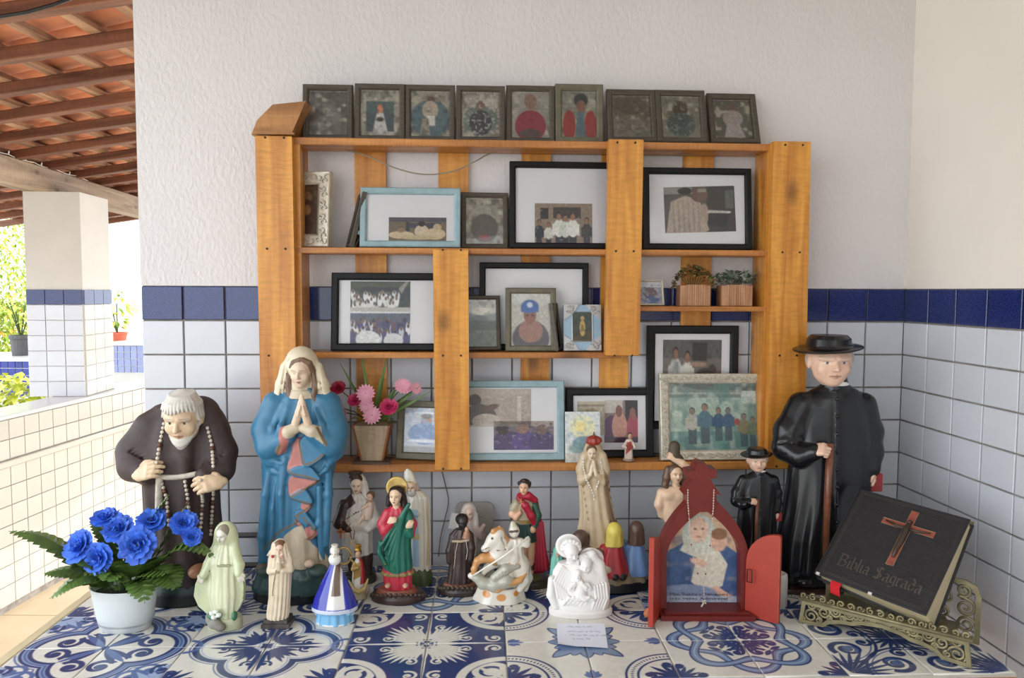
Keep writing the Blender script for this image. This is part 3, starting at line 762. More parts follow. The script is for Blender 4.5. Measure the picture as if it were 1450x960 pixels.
# ---- the pictures -------------------------------------------------------------
BR_ = (96, 88, 80)
def old(seed, base=(156, 147, 132)):
    c = Canvas(46, 56, base); c.blot((108, 100, 88), 9, .5, .7, seed); c.blot((190, 180, 162), 6, .62, .7, seed+1); c.rect(0, 0, 1, .03, (176, 170, 156), .5); return c
def P1():
    c = old(1, (92, 86, 80)); c.ell(.45, .4, .36, .10, (124, 118, 108), .6, .3); c.ell(.55, .62, .30, .14, (128, 122, 112), .6, -.2); c.ell(.3, .75, .28, .05, (140, 132, 122), .5); return c.blot((70, 66, 62), 5, .6, .6, 3)
def P2():
    c = old(5); c.rect(.15, .25, .85, .55, (80, 96, 96)); c.rect(.15, .5, .85, .9, (70, 80, 84)); c.ell(.5, .42, .07, .1, (206, 128, 92)); c.poly([(.3, .95), (.42, .5), (.58, .5), (.7, .95)], (196, 190, 182)); c.ell(.5, .64, .1, .05, (60, 40, 40)); return c.blot((60, 64, 66), 4, .6, .5, 6)
def P3():
    c = old(9); c.ell(.5, .6, .5, .4, (60, 92, 104), .8); c.ell(.52, .2, .1, .08, (96, 72, 60)); c.ell(.5, .42, .2, .2, (172, 156, 138)); c.rect(.42, .55, .62, .75, (214, 208, 196)); c.poly([(.25, .95), (.3, .6), (.45, .6), (.5, .95)], (150, 136, 116)); return c.blot((52, 66, 74), 5, .6, .6, 10)
def P4():
    c = old(13); c.ell(.5, .62, .46, .32, (92, 110, 100), .8); c.ell(.5, .3, .12, .1, (120, 92, 74)); c.ell(.5, .68, .3, .28, (64, 62, 64)); c.blot((190, 182, 176), 2.2, .62, .7, 15); return c
def P5():
    c = old(17, (150, 144, 134)); c.ell(.5, .22, .16, .17, (140, 108, 92)); c.ell(.5, .74, .40, .34, (142, 52, 62)); c.ell(.5, .9, .3, .1, (90, 70, 66)); return c
def P6():
    c = old(21, (140, 138, 124)); c.ell(.55, .2, .2, .15, (56, 58, 58)); c.ell(.55, .34, .13, .14, (128, 92, 72)); c.ell(.22, .75, .18, .34, (150, 56, 52)); c.ell(.82, .75, .18, .34, (150, 56, 52)); c.poly([(.38, .98), (.45, .45), (.62, .45), (.7, .98)], (96, 112, 118)); return c
def P7():
    c = old(25, (118, 108, 94)); c.ell(.5, .25, .42, .2, (84, 76, 66), .7); c.rect(0, .55, 1, 1, (130, 124, 112), .7); return c.blot((98, 92, 82), 4, .5, .7, 26)
def P8():
    c = old(29, (130, 124, 110)); c.ell(.5, .3, .2, .18, (88, 78, 66)); c.ell(.5, .68, .36, .28, (82, 92, 88)); return c.blot((140, 140, 128), 3, .6, .6, 30)
def P9():
    c = old(33, (96, 94, 84)); c.ell(.5, .22, .14, .12, (110, 88, 76)); c.ell(.5, .48, .26, .2, (164, 150, 144)); c.poly([(.25, .95), (.35, .6), (.65, .6), (.78, .95)], (172, 160, 156)); return c
tops = [(428, 124, 499, 196, 4, P1, 'dim interior snapshot with blurred pale shapes'), (502, 123, 573, 195, 4, P2, 'figure in white robe'), (573.5, 124.5, 644, 196, 4, P3, 'figure on teal holding white cloth'),
        (646, 125.5, 715, 197, 5, P4, 'woman in a black and white dotted dress'), (717, 125, 786, 197, 6, P5, 'person in a plain red shirt'), (787, 122.5, 855, 197, 7, P6, 'person in red jacket with dark hair'),
        (862, 128, 932, 198, 16, P7, 'faded brown landscape'), (932, 129, 1003, 199, 16, P8, 'faded grey half figure'), (1008, 133, 1078, 200, 20, P9, 'child in a pale dress')]
for i, (a, b_, c, d, ln, fn, lb) in enumerate(tops):
    frame('brown frame on pallet top, photo of '+lb, a, b_, c, d, Z_TOP, .055+.002*(i % 2)+(.018 if ln > 10 else 0), ln, 0, 7.5 if i != 5 else 9, M_brown if i != 5 else M_olive, .013, [(.5, .5, 1, 1, fn(), 0)], False, group='brown frames lined up on the pallet top')
# upper shelf
c = Canvas(40, 70, (70, 58, 48)); c.ell(.55, .25, .2, .12, (150, 110, 80)); c.ell(.5, .62, .42, .34, (74, 48, 48)); c.ell(.6, .5, .12, .1, (172, 130, 84)); c.blot((120, 92, 64), 5, .6, .6, 41)
frame('silver carved frame half hidden behind the left upright, dark devotional print', 386, 246, 466, 349, Z_2, .062, 5, -14, 17, M_silver, .018, [(.5, .5, 1, 1, c, 0)], False, ornate=9)
# frame turned edge-on
u, z = wall_uz(499, 350, .05)
t = thing('picture_frame', 'small wooden frame turned sideways, showing its edge and strut', 'picture frame', wall_pt(u-.012, .045, Z_2+.003), (0, 0, WYAW))
t.rotation_euler = (Matrix.Rotation(WYAW+math.radians(-72), 3, 'Z') @ Matrix.Rotation(math.radians(-14), 3, 'X')).to_euler()
bar_frame(.058, .122, .008, .010).build('frame_border', M_brown, t); MB().box(-.028, .028, .0075, .0099, .001, .121).build('backing', mat('grey_backing', lin((120, 124, 122)), .6), t)
MB().box(-.021, .021, .004, .0045, .008, .114).build('glass', glassmat(), t)
MB().box(-.008, .008, .0105, .014, .004, .07, M=Matrix.Rotation(-.30, 4, 'X')).build('strut', mat('grey_backing', (1, 1, 1)), t)
MB().box(-.026, .03, .011, .014, .030, .038).build('clip', mat('blue_grey_clip', lin((140, 156, 158)), .5), t)
c = Canvas(96, 54, (120, 104, 86)); c.rect(0, 0, 1, .2, (86, 84, 90)); c.rect(.3, .2, .36, .8, (60, 62, 70)); c.rect(.36, .25, .9, .45, (70, 72, 84)); c.ell(.22, .75, .22, .16, (204, 184, 150)); c.ell(.22, .55, .07, .1, (150, 124, 100)); c.ell(.57, .6, .12, .28, (210, 192, 164)); c.ell(.57, .28, .06, .12, (60, 48, 44)); c.ell(.8, .7, .18, .24, (206, 186, 152)); c.ell(.84, .4, .07, .13, (196, 170, 140)); c.ell(.5, .85, .3, .1, (196, 176, 140))
frame('pale blue frame with large mat and a small photo of people resting', 509, 268, 652, 351, Z_2, .078, 9, 0, 9, M_blue, .014, [(.58, .74, .66, .50, c, 0)])
c = old(44); c.ell(.5, .3, .2, .14, (150, 144, 132)); c.ell(.5, .65, .36, .3, (92, 82, 74)); c.ell(.5, .85, .16, .05, (150, 70, 56)); c.blot((70, 62, 56), 4, .6, .5, 45)
frame('brown frame leaning beside the pale blue one, dark faded portrait', 653, 275, 720, 350, Z_2, .045, 19, 3, 7, M_brown, .013, [(.5, .5, 1, 1, c, 0)], False)
c = Canvas(110, 66, (146, 126, 108)); c.rect(.1, .12, .24, .4, (50, 46, 44)); c.rect(.32, .1, .8, .38, (70, 60, 56))
for x, h, tp in ((.08, .62, (40, 44, 52)), (.24, .55, (210, 208, 196)), (.42, .8, (226, 224, 214)), (.53, .75, (206, 208, 196)), (.66, .8, (228, 226, 218)), (.9, .68, (60, 58, 60))): c.person(x, 1.02-h, h*1.25, tp)
c.blot((210, 206, 200), 3, .85, .6, 47)
frame('black frame with wide white mat and group photo of men in white shirts', 722, 231, 884, 347, Z_2, .058, 7, 0, 8.5, M_black, .016, [(.47, .735, .565, .53, c, 0)])
c = Canvas(100, 68, (92, 84, 82)); c.rect(.6, 0, 1, 1, (62, 56, 56)); c.poly([(.02, 1), (.1, .32), (.3, .2), (.5, .3), (.62, .95), (.55, 1)], (178, 162, 148)); c.ell(.5, .19, .12, .16, (110, 82, 70)); c.rect(.48, .06, .6, .13, (150, 142, 134)); c.ell(.56, .6, .06, .22, (170, 150, 136)); c.poly([(.6, .85), (.62, .55), (.92, .58), (.86, .9)], (40, 38, 40)); c.poly([(.6, .58), (.63, .52), (.94, .56), (.92, .6)], (206, 198, 190)); c.rect(.86, .1, .98, .5, (92, 96, 92)); c.rect(0, 0, .4, .16, (140, 134, 130)); c.ell(.3, .1, .1, .08, (40, 38, 40))
for k in range(6): c.poly([(.12+.07*k, .3), (.135+.07*k, .3), (.15+.07*k, 1), (.12+.07*k, 1)], (140, 124, 112), .6)
frame('black frame with sepia photo of a man in a loose shirt bending', 912, 240, 1066, 350, Z_2, .06, 6, 0, 8.5, M_black, .016, [(.53, .50, .74, .66, c, -2)])
# middle shelf
def crowd(c, x0, y0, x1, y1, cols, n, seed, r=.03):
    g = np.random.default_rng(seed)
    for k in range(n):
        x = g.uniform(x0, x1); y = y0+(y1-y0)*k/n; q = cols[g.integers(len(cols))]
        c.ell(x, y+r*2.2, r*1.5, r*3, q); c.ell(x, y, r*.75, r*1.15, (112, 80, 66) if g.random() < .7 else (60, 46, 42))
    return c
c = Canvas(90, 104, (228, 226, 226)); c.rect(0, 0, 1, .49, (70, 74, 66)); c.blot((50, 62, 52), 7, .5, .8, 51); c.rect(0, .49, 1, 1, (78, 78, 110)); c.blot((40, 44, 70), 6, .55, .7, 52)
c.rect(0, 0, 1, .10, (70, 80, 60)); c.rect(.2, .1, .8, .17, (50, 46, 52)); crowd(c, .04, .17, .78, .38, [(222, 220, 214), (200, 196, 196), (230, 228, 224)], 42, 53, .026); c.rect(0, .42, 1, .485, (188, 182, 172)); c.poly([(.8, .12), (.93, 0), (.97, 0), (.85, .2)], (150, 144, 136)); c.rect(0, .485, 1, .515, (226, 224, 224))
c.rect(0, .515, 1, .66, (92, 96, 110)); crowd(c, .02, .6, .98, .88, [(228, 226, 226), (84, 78, 120), (70, 66, 104), (206, 206, 214)], 60, 54, .028); c.ell(.3, .93, .2, .14, (226, 224, 220)); c.ell(.72, .95, .16, .12, (214, 212, 212)); c.rect(0, .985, 1, 1, (60, 60, 80))
frame('black frame with two crowd photos one above the other', 468, 388, 632, 500, Z_3, .068, 7, 0, 10, M_black, .016, [(.41, .51, .595, .985, c, 0)])
c = Canvas(60, 50, (150, 142, 136)); c.person(.3, .2, .9, (90, 96, 120)); c.person(.65, .2, .9, (160, 90, 90))
frame('black frame with wide blank white mat behind the small frames', 679, 373, 833, 496, Z_3, .036, 3, 0, 8.5, M_black, .014, [(.42, .62, .35, .42, c, 0)])
c = Canvas(40, 66, (120, 124, 112)); c.rect(0, 0, 1, .3, (190, 184, 170)); c.ell(.5, .25, .35, .08, (226, 218, 200)); c.rect(0, .45, 1, .65, (86, 96, 84)); c.ell(.4, .42, .3, .08, (70, 82, 66)); c.rect(0, .7, 1, 1, (110, 118, 104)); c.blot((80, 84, 74), 5, .6, .6, 61)
frame('brown frame beside the middle upright, lake landscape photo', 657, 420, 710, 498, Z_3, .062, 10, 8, 5.5, M_brown, .012, [(.5, .5, 1, 1, c, 0)], False)
c = Canvas(54, 70, (196, 190, 178)); c.rect(0, 0, 1, .2, (206, 204, 196)); c.ell(.5, .86, .46, .34, (92, 84, 92)); c.ell(.5, .72, .30, .22, (164, 120, 106)); c.ell(.48, .40, .16, .19, (146, 96, 76)); c.ell(.48, .25, .22, .13, (64, 98, 158)); c.rect(.26, .26, .70, .36, (70, 104, 166)); c.ell(.48, .22, .07, .05, (206, 214, 226)); c.ell(.42, .42, .03, .02, (50, 34, 30)); c.ell(.55, .42, .03, .02, (50, 34, 30))
frame('olive brown frame with portrait of a person in a bright blue cap', 716, 409, 788, 497, Z_3, .078, 8, 0, 8, M_olive, .013, [(.5, .5, 1, 1, c, 0)], False)
# small metal icon with blue panel
u, z = wall_uz(825, 496, .074)
s_ = (wall_pt(u, .074, Z_3)-CAM).length/FPX; W_, H_ = 53*s_, 65*s_
t = thing('icon_plaque', 'small pale blue plaque with silver corners and a painted saint', 'icon', wall_pt(u, .074, Z_3+.003), (0, 0, 0))
t.rotation_euler = (Matrix.Rotation(WYAW, 3, 'Z') @ Matrix.Rotation(math.radians(-9), 3, 'X')).to_euler()
MB().box(-W_/2, W_/2, 0, .012, 0, H_, bev=.001).build('panel', mat('icon_blue', lin((150, 176, 196)), .4, var=.1), t)
g = np.random.default_rng(3)
for sx, z0_ in ((-1, 0), (1, 0), (-1, H_), (1, H_)):
    dz_ = 1 if z0_ == 0 else -1
    mb = MB(); mb.prism([(sx*W_/2, z0_), (sx*(W_/2-.034), z0_), (sx*(W_/2-.02), z0_+dz_*.02), (sx*W_/2, z0_+dz_*.034)][::(1 if sx*dz_ < 0 else -1)], -.003, .0)
    for k in range(9):
        x = sx*(W_/2-g.uniform(.003, .022)); zz = z0_+dz_*g.uniform(.003, .020)
        mb.ball((x, -.003, zz), .0042, 6, sc=(1, .5, .7))
    mb.build('silver_corner', mat('silver_leaf', lin((176, 174, 172)), .35, .5), t)
c = Canvas(36, 48, (58, 66, 56)); c.rect(0, .65, 1, 1, (72, 62, 42)); c.ell(.5, .55, .14, .28, (176, 148, 82)); c.ell(.5, .22, .09, .08, (186, 150, 96)); c.blot((40, 48, 44), 6, .6, .6, 71)
link('painted_print', c.mesh('painted_print', W_*.52, H_*.62, M_print), t, (0, -.0010, H_*.52))
mb = MB(); mb.v = []; 
ri = [(-W_*.27, H_*.20), (W_*.27, H_*.20), (W_*.27, H_*.84), (-W_*.27, H_*.84)]
mb.tube([(x, -.001, z) for x, z in ri+ri[:1]], .0014, 5); mb.build('inner_rim', mat('silver_leaf', (1, 1, 1)), t)
# folded frame seen edge-on beside it
u, z = wall_uz(794, 470, .05)
t = thing('picture_frame', 'narrow dark frame edge-on behind the blue plaque', 'picture frame', wall_pt(u, .064, Z_3+.003), (0, 0, WYAW+math.radians(70)))
t.rotation_euler = (Matrix.Rotation(WYAW+math.radians(66), 3, 'Z') @ Matrix.Rotation(math.radians(-8), 3, 'X')).to_euler()
bar_frame(.034, .105, .006, .010).build('frame_border', M_brown, t); MB().box(-.016, .016, .0075, .0099, .001, .104).build('backing', M_back, t); MB().box(-.012, .012, .004, .0045, .007, .098).build('glass', glassmat(), t)
# right compartments
c = Canvas(44, 46, (150, 152, 168)); c.rect(0, 0, 1, .25, (206, 208, 214)); c.ell(.5, .55, .3, .3, (110, 90, 96)); c.ell(.5, .8, .4, .16, (72, 92, 140)); c.blot((196, 190, 196), 4, .6, .7, 75); c.blot((64, 70, 110), 4, .65, .7, 76)
frame('tiny unframed-looking silver photo block beside the wooden planters', 905, 398, 942, 433.5, Z_R, .06, 10, 12, 2.2, M_silver, .010, [(.5, .5, 1, 1, c, 0)], False)
c = Canvas(80, 52, (120, 110, 102)); c.rect(0, 0, 1, .3, (96, 92, 90)); c.rect(.5, .05, .75, .35, (60, 58, 56)); c.person(.22, .12, 1.0, (196, 196, 190), legs=(190, 188, 186)); c.person(.42, .18, .95, (222, 218, 206), legs=(216, 212, 200)); c.ell(.72, .72, .2, .26, (70, 60, 58)); c.ell(.84, .5, .07, .1, (84, 66, 58)); c.ell(.6, .4, .14, .04, (172, 140, 120)); c.blot((64, 58, 56), 5, .7, .5, 81)
frame('black frame with photo of people in white, standing behind the silver frame', 916, 461, 1045, 565, Z_B+.062, .031, 2, 0, 11, M_black, .014, [(.5, .42, .78, .70, c, 0)], dz=0.0)
c = Canvas(140, 100, (178, 194, 178)); c.rect(0, 0, 1, .22, (132, 140, 132)); c.poly([(.0, .0), (.5, .02), (1, .05), (1, .12), (.3, .10)], (96, 102, 98)); c.rect(0, .14, 1, .17, (170, 178, 168)); c.rect(.75, .12, 1, .3, (206, 214, 206)); c.rect(0, .22, .15, .5, (196, 208, 190)); c.rect(0, .72, 1, 1, (120, 160, 150)); c.blot((96, 136, 128), 12, .5, .7, 85); c.blot((200, 208, 196), 10, .62, .6, 86)
for x, y, h, tp in ((.24, .36, .55, (196, 190, 176)), (.37, .30, .60, (92, 124, 138)), (.51, .36, .5, (60, 92, 122)), (.61, .36, .5, (70, 100, 128)), (.77, .45, .5, (150, 134, 96)), (.86, .5, .45, (120, 132, 104))): c.person(x, y, h, tp, (150, 124, 104), (70, 66, 60), (86, 104, 108))
c.ell(.70, .58, .03, .05, (176, 72, 66)); c.blot((92, 130, 130), 7, .6, .35, 87)
frame('large silver carved frame on the bottom shelf, greenish group photo', 937, 531, 1102, 650, Z_B, .084, 9, 0, 13, M_silver, .018, [(.5, .5, 1, 1, c, 0)], False, ornate=6)
# bottom shelf
c = Canvas(56, 70, (198, 200, 206)); c.ell(.55, .3, .14, .13, (176, 128, 110)); c.ell(.55, .19, .14, .06, (110, 92, 84)); c.ell(.5, .58, .40, .24, (104, 134, 180)); c.blot((150, 174, 206), 4, .55, .7, 91); c.rect(0, .86, 1, 1, (150, 146, 140)); c.ell(.5, .74, .4, .04, (228, 230, 236)); c.ell(.6, .12, .35, .02, (236, 238, 242))  # thin pale streaks painted in for the reflection on the glass
frame('olive frame beside the pink flowers, shiny print of a child in blue', 559, 568, 637, 656, Z_B, .060, 15, -12, 10, M_olive, .013, [(.5, .5, 1, 1, c, 0)], False)
ca = Canvas(90, 66, (168, 152, 140)); ca.rect(0, 0, 1, .25, (186, 172, 160)); ca.rect(.35, .15, 1, .9, (178, 162, 150)); ca.ell(.12, .3, .1, .16, (84, 66, 58)); ca.ell(.2, .75, .26, .35, (96, 84, 76)); ca.ell(.3, .85, .22, .2, (196, 184, 170)); ca.ell(.36, .5, .14, .08, (110, 84, 72), 1, -.4); ca.rect(.78, .2, .84, .85, (206, 196, 184)); ca.ell(.5, .97, .5, .05, (206, 196, 184))
cb = Canvas(84, 48, (120, 104, 110)); cb.rect(0, 0, 1, .2, (168, 150, 140)); cb.ell(.2, .75, .22, .4, (84, 66, 104)); cb.ell(.16, .3, .1, .2, (66, 50, 50)); cb.ell(.5, .7, .2, .4, (96, 74, 130)); cb.ell(.48, .25, .1, .2, (150, 112, 96)); cb.ell(.8, .75, .22, .4, (74, 60, 104)); cb.ell(.8, .3, .09, .18, (120, 90, 80)); cb.blot((50, 38, 60), 5, .65, .7, 93); cb.blot((190, 180, 186), 3, .8, .7, 94)
frame('large pale blue frame on the bottom shelf with two overlapping photos', 650, 540, 800, 652, Z_B, .070, 8, 0, 10, M_blue, .014, [(.36, .31, .70, .58, ca, 0), (.63, .735, .66, .44, cb, 0)])
ca = Canvas(40, 40, (196, 184, 160)); ca.ell(.5, .5, .3, .3, (176, 158, 128)); ca.rect(0, .1, 1, .16, (150, 134, 110))
cb = Canvas(72, 62, (146, 120, 110)); cb.rect(.0, .0, .55, .3, (206, 196, 186)); cb.rect(.62, 0, 1, .5, (54, 40, 46)); cb.ell(.22, .7, .26, .34, (96, 52, 96)); cb.ell(.45, .62, .22, .34, (206, 150, 134)); cb.ell(.44, .26, .10, .14, (130, 84, 70)); cb.ell(.85, .68, .18, .36, (176, 74, 92)); cb.ell(.84, .32, .09, .14, (150, 100, 84)); cb.ell(.72, .12, .08, .12, (40, 32, 34)); cb.rect(0, .86, 1, 1, (72, 44, 66))
frame('black frame on the bottom shelf with photo of women in pink', 802, 550, 926, 648, Z_B, .046, 10, 0, 10, M_black, .015, [(.25, .42, .38, .62, ca, 0), (.66, .48, .46, .78, cb, 0)])
u, z = wall_uz(825, 650, .082)
c = Canvas(52, 70, (206, 208, 206)); c.ell(.5, .3, .36, .22, (226, 220, 170), .8); c.ell(.45, .3, .16, .1, (232, 214, 130), .7); c.ell(.55, .62, .34, .14, (90, 132, 150), .8); c.ell(.4, .72, .3, .1, (120, 150, 146), .8); c.ell(.7, .66, .16, .06, (190, 110, 80), .8); c.rect(0, .82, 1, 1, (196, 190, 180)); c.blot((150, 168, 176), 5, .6, .6, 95)
s_ = (wall_pt(u, .082, Z_B)-CAM).length/FPX
t = tag(link('greeting_card', c.mesh('greeting_card', 49*s_, 70*s_, M_print), None, wall_pt(u, .079, Z_B+35*s_*.985+.001)), 'loose watercolour card leaning against the pale blue frame', 'card')
t.rotation_euler = (Matrix.Rotation(WYAW, 3, 'Z') @ Matrix.Rotation(math.radians(-8), 3, 'X')).to_euler()
# ================================================================== SCULPTING: smooth blended solids turned into one surface
def surf_nets(F, xs, ys, zs):
    S_ = F < 0
    nx, ny, nz = F.shape
    c = np.zeros((nx-1, ny-1, nz-1), np.uint8)
    for i in (0, 1):
        for j in (0, 1):
            for k in (0, 1): c += S_[i:nx-1+i, j:ny-1+j, k:nz-1+k]
    act = (c > 0) & (c < 8)
    I, J, K = np.nonzero(act); n = len(I)
    if n == 0: return np.zeros((0, 3)), np.zeros((0, 4), int)
    vid = np.full(c.shape, -1, np.int32); vid[I, J, K] = np.arange(n)
    P = np.zeros((n, 3)); cnt = np.zeros(n)
    for ax in range(3):
        for o1 in (0, 1):
            for o2 in (0, 1):
                a = [0, 0, 0]; oth = [q for q in range(3) if q != ax]; a[oth[0]] = o1; a[oth[1]] = o2
                b = list(a); b[ax] = 1
                fa = F[I+a[0], J+a[1], K+a[2]]; fb = F[I+b[0], J+b[1], K+b[2]]
                m = (fa < 0) != (fb < 0)
                t = np.zeros(n); t[m] = fa[m]/(fa[m]-fb[m])
                q = np.zeros((n, 3)); co = (xs, ys, zs); idx = (I, J, K)
                for d in range(3):
                    lo = co[d][idx[d]+a[d]]
                    q[:, d] = lo if d != ax else lo+t*(co[d][idx[d]+1]-lo)
                P[m] += q[m]; cnt[m] += 1
    P /= cnt[:, None]
    quads = []
    for ax in range(3):
        sl = [slice(1, -1)]*3; sl[ax] = slice(0, F.shape[ax]-1)
        A = [slice(1, -1)]*3; B = list(A); A[ax] = slice(0, -1); B[ax] = slice(1, None)
        sa = S_[tuple(A)]; sb = S_[tuple(B)]
        e = np.nonzero(sa != sb); fl = sa[e]
        g = [e[d]+(0 if d == ax else 1) for d in range(3)]
        o = [d for d in range(3) if d != ax]
        def V(du, dv):
            h = [q.copy() for q in g]; h[o[0]] = h[o[0]]-du; h[o[1]] = h[o[1]]-dv
            return vid[h[0], h[1], h[2]]
        q = np.stack([V(1, 1), V(0, 1), V(0, 0), V(1, 0)], 1)
        flip = fl if ax != 1 else ~fl
        q[~flip] = q[~flip][:, ::-1]
        quads.append(q)
    Q = np.vstack(quads)
    return P, Q[(Q >= 0).all(1)]
def smin(a, b, k):
    if k <= 0: return np.minimum(a, b)
    h = np.maximum(k-np.abs(a-b), 0)/k
    return np.minimum(a, b)-h*h*k*.25
def smax(a, b, k): return -smin(-a, -b, k)
def vec(p): return np.array(p, float)
class Statue:
    """a thing standing on a plane; coordinates are photo pixels + distance in front (px) of its axis; 1 unit = one pixel at that distance"""
    def __init__(s, name, label, cat, cx, by, zplane=TABLE_Z, group=None, world=None):
        s.B = on_z(cx, by, zplane) if world is None else Vector(world); s.D = s.B.y; s.s = s.D/FPX
        s.root = thing(name, label, cat, s.B, group=group)
    def p(s, px, py, d=0.0):
        r = ray(px, py); q = (CAM+r*(s.D-d*s.s)-s.B)/s.s
        return np.array((q.x, q.y, q.z))
    def sdf(s): return Sdf(s)
    def mb(s, mb, name, m, smooth=True, parent=None, colored=False):
        """MB in px units -> child"""
        mb.v = [(x*s.s, y*s.s, z*s.s) for x, y, z in mb.v]
        return mb.build(name, m, parent or s.root, smooth=smooth, colored=colored)
class Sdf:
    def __init__(s, st): s.st = st; s.pr = []
    def _add(s, f, lo, hi, c, op, k): s.pr.append((f, np.array(lo, float), np.array(hi, float), None if c is None else np.array(lin(c)), op, k)); return s
    def con(s, a, b, r1, r2=None, c=None, k=2.0, op='u', fl=1.0):
        """tapered limb from a to b; fl flattens it front to back"""
        a = vec(a); b = vec(b); r2 = r1 if r2 is None else r2; ab = b-a; abf = ab*np.array((1, 1/fl, 1)); L2 = max(1e-6, float(abf@abf)); R = max(r1, r2)
        def f(x, y, z):
            X = x-a[0]; Y = (y-a[1])/fl; Z = z-a[2]
            t = np.clip((X*abf[0]+Y*abf[1]+Z*abf[2])/L2, 0, 1)
            return (np.sqrt((X-t*abf[0])**2+(Y-t*abf[1])**2+(Z-t*abf[2])**2)-(r1+t*(r2-r1)))*min(1, fl)
        e = np.array((R, R*max(fl, .3), R)); return s._add(f, np.minimum(a, b)-e, np.maximum(a, b)+e, c, op, k)
    def chain(s, pts, rs, c=None, k=2.0, op='u', fl=1.0):
        if not hasattr(rs, '__len__'): rs = [rs]*len(pts)
        for i in range(len(pts)-1): s.con(pts[i], pts[i+1], rs[i], rs[i+1], c, k, op, fl)
        return s
    def ell(s, ce, r, c=None, k=2.0, op='u', rot=None):
        """rot = (x,y,z) degrees"""
        ce = vec(ce); r = vec(r)
        R = None if rot is None else np.array(Euler([math.radians(q) for q in rot]).to_matrix()).T
        def f(x, y, z):
            X = x-ce[0]; Y = y-ce[1]; Z = z-ce[2]
            if R is not None: X, Y, Z = R[0, 0]*X+R[0, 1]*Y+R[0, 2]*Z, R[1, 0]*X+R[1, 1]*Y+R[1, 2]*Z, R[2, 0]*X+R[2, 1]*Y+R[2, 2]*Z
            k0 = np.sqrt((X/r[0])**2+(Y/r[1])**2+(Z/r[2])**2); k1 = np.sqrt((X/r[0]**2)**2+(Y/r[1]**2)**2+(Z/r[2]**2)**2)
            return k0*(k0-1)/np.maximum(k1, 1e-6)
        e = r if R is None else np.full(3, r.max()); return s._add(f, ce-e, ce+e, c, op, k)
    def box(s, ce, h, rad=0.5, c=None, k=1.0, op='u', rot=None):
        ce = vec(ce); h = vec(h)
        R = None if rot is None else np.array(Euler([math.radians(q) for q in rot]).to_matrix()).T
        def f(x, y, z):
            X = x-ce[0]; Y = y-ce[1]; Z = z-ce[2]
            if R is not None: X, Y, Z = R[0, 0]*X+R[0, 1]*Y+R[0, 2]*Z, R[1, 0]*X+R[1, 1]*Y+R[1, 2]*Z, R[2, 0]*X+R[2, 1]*Y+R[2, 2]*Z
            qx = np.abs(X)-h[0]+rad; qy = np.abs(Y)-h[1]+rad; qz = np.abs(Z)-h[2]+rad
            return np.sqrt(np.maximum(qx, 0)**2+np.maximum(qy, 0)**2+np.maximum(qz, 0)**2)+np.minimum(np.maximum(qx, np.maximum(qy, qz)), 0)-rad
        e = h if R is None else np.full(3, np.linalg.norm(h)); return s._add(f, ce-e, ce+e, c, op, k)
    def robe(s, prof, c=None, k=2.0, n=0, amp=0.0, ph=0.0, tw=0.0, n2=0, amp2=0.0, op='u', front=0.0):
        """prof: list of (centre x px, py, d, rx, ry[, fold]) from top to bottom; an elliptical tube with folds"""
        P = []
        for q in prof:
            v = s.st.p(q[0], q[1], q[2]); P.append((v[2], v[0], v[1], q[3], q[4], q[5] if len(q) > 5 else 1.0))
        P.sort(); A = np.array(P); z0, z1 = A[0, 0], A[-1, 0]
        def f(x, y, z):
            zz = np.clip(z, z0, z1)
            cx = np.interp(zz, A[:, 0], A[:, 1]); cy = np.interp(zz, A[:, 0], A[:, 2]); rx = np.interp(zz, A[:, 0], A[:, 3]); ry = np.interp(zz, A[:, 0], A[:, 4])
            X = x-cx; Y = y-cy
            q = np.sqrt((X/rx)**2+(Y/ry)**2)
            if n:
                fo = np.interp(zz, A[:, 0], A[:, 5]); th = np.arctan2(Y/ry, X/rx)
                w = amp*fo*np.cos(n*th+ph+tw*z)
                if n2: w = w+amp2*fo*np.cos(n2*th+1.7*ph-tw*.6*z)
                q = q/(1+w)
            return np.maximum((q-1)*np.minimum(rx, ry)*.9, np.maximum(z-z1, z0-z))
        e = 1+abs(amp)+abs(amp2)
        lo = (np.min(A[:, 1]-A[:, 3]*e), np.min(A[:, 2]-A[:, 4]*e), z0); hi = (np.max(A[:, 1]+A[:, 3]*e), np.max(A[:, 2]+A[:, 4]*e), z1)
        return s._add(f, lo, hi, c, op, k)
    def poly(s, pts, d, c=None, k=0.0, op='p', d0=-8, d1=60, rad=0.0):
        """a flat outline (photo pixels at depth d) extruded from depth d0 to d1"""
        Q = np.array([s.st.p(x, y, d)[[0, 2]] for x, y in pts]); n = len(Q); y0, y1 = -d1, -d0
        def f(x, y, z):
            sh = np.broadcast(x, z).shape; X = np.broadcast_to(x, sh); Z = np.broadcast_to(z, sh)
            dm = np.full(sh, 1e9); ins = np.zeros(sh, bool)
            for i in range(n):
                a = Q[i]; b = Q[(i+1) % n]; e = b-a; t = np.clip(((X-a[0])*e[0]+(Z-a[1])*e[1])/max(1e-9, e@e), 0, 1)
                dm = np.minimum(dm, (X-a[0]-t*e[0])**2+(Z-a[1]-t*e[1])**2)
                if a[1] != b[1]: ins ^= ((a[1] > Z) != (b[1] > Z)) & (X < (b[0]-a[0])*(Z-a[1])/(b[1]-a[1])+a[0])
            g = np.sqrt(dm); g = np.where(ins, -g, g)-rad
            return np.maximum(g, np.maximum(y0-y, y-y1))
        lo = (Q[:, 0].min(), y0, Q[:, 1].min()); hi = (Q[:, 0].max(), y1, Q[:, 1].max())
        return s._add(f, lo, hi, c, op, k)
    def P(s, px, py, d=0.0): return s.st.p(px, py, d)
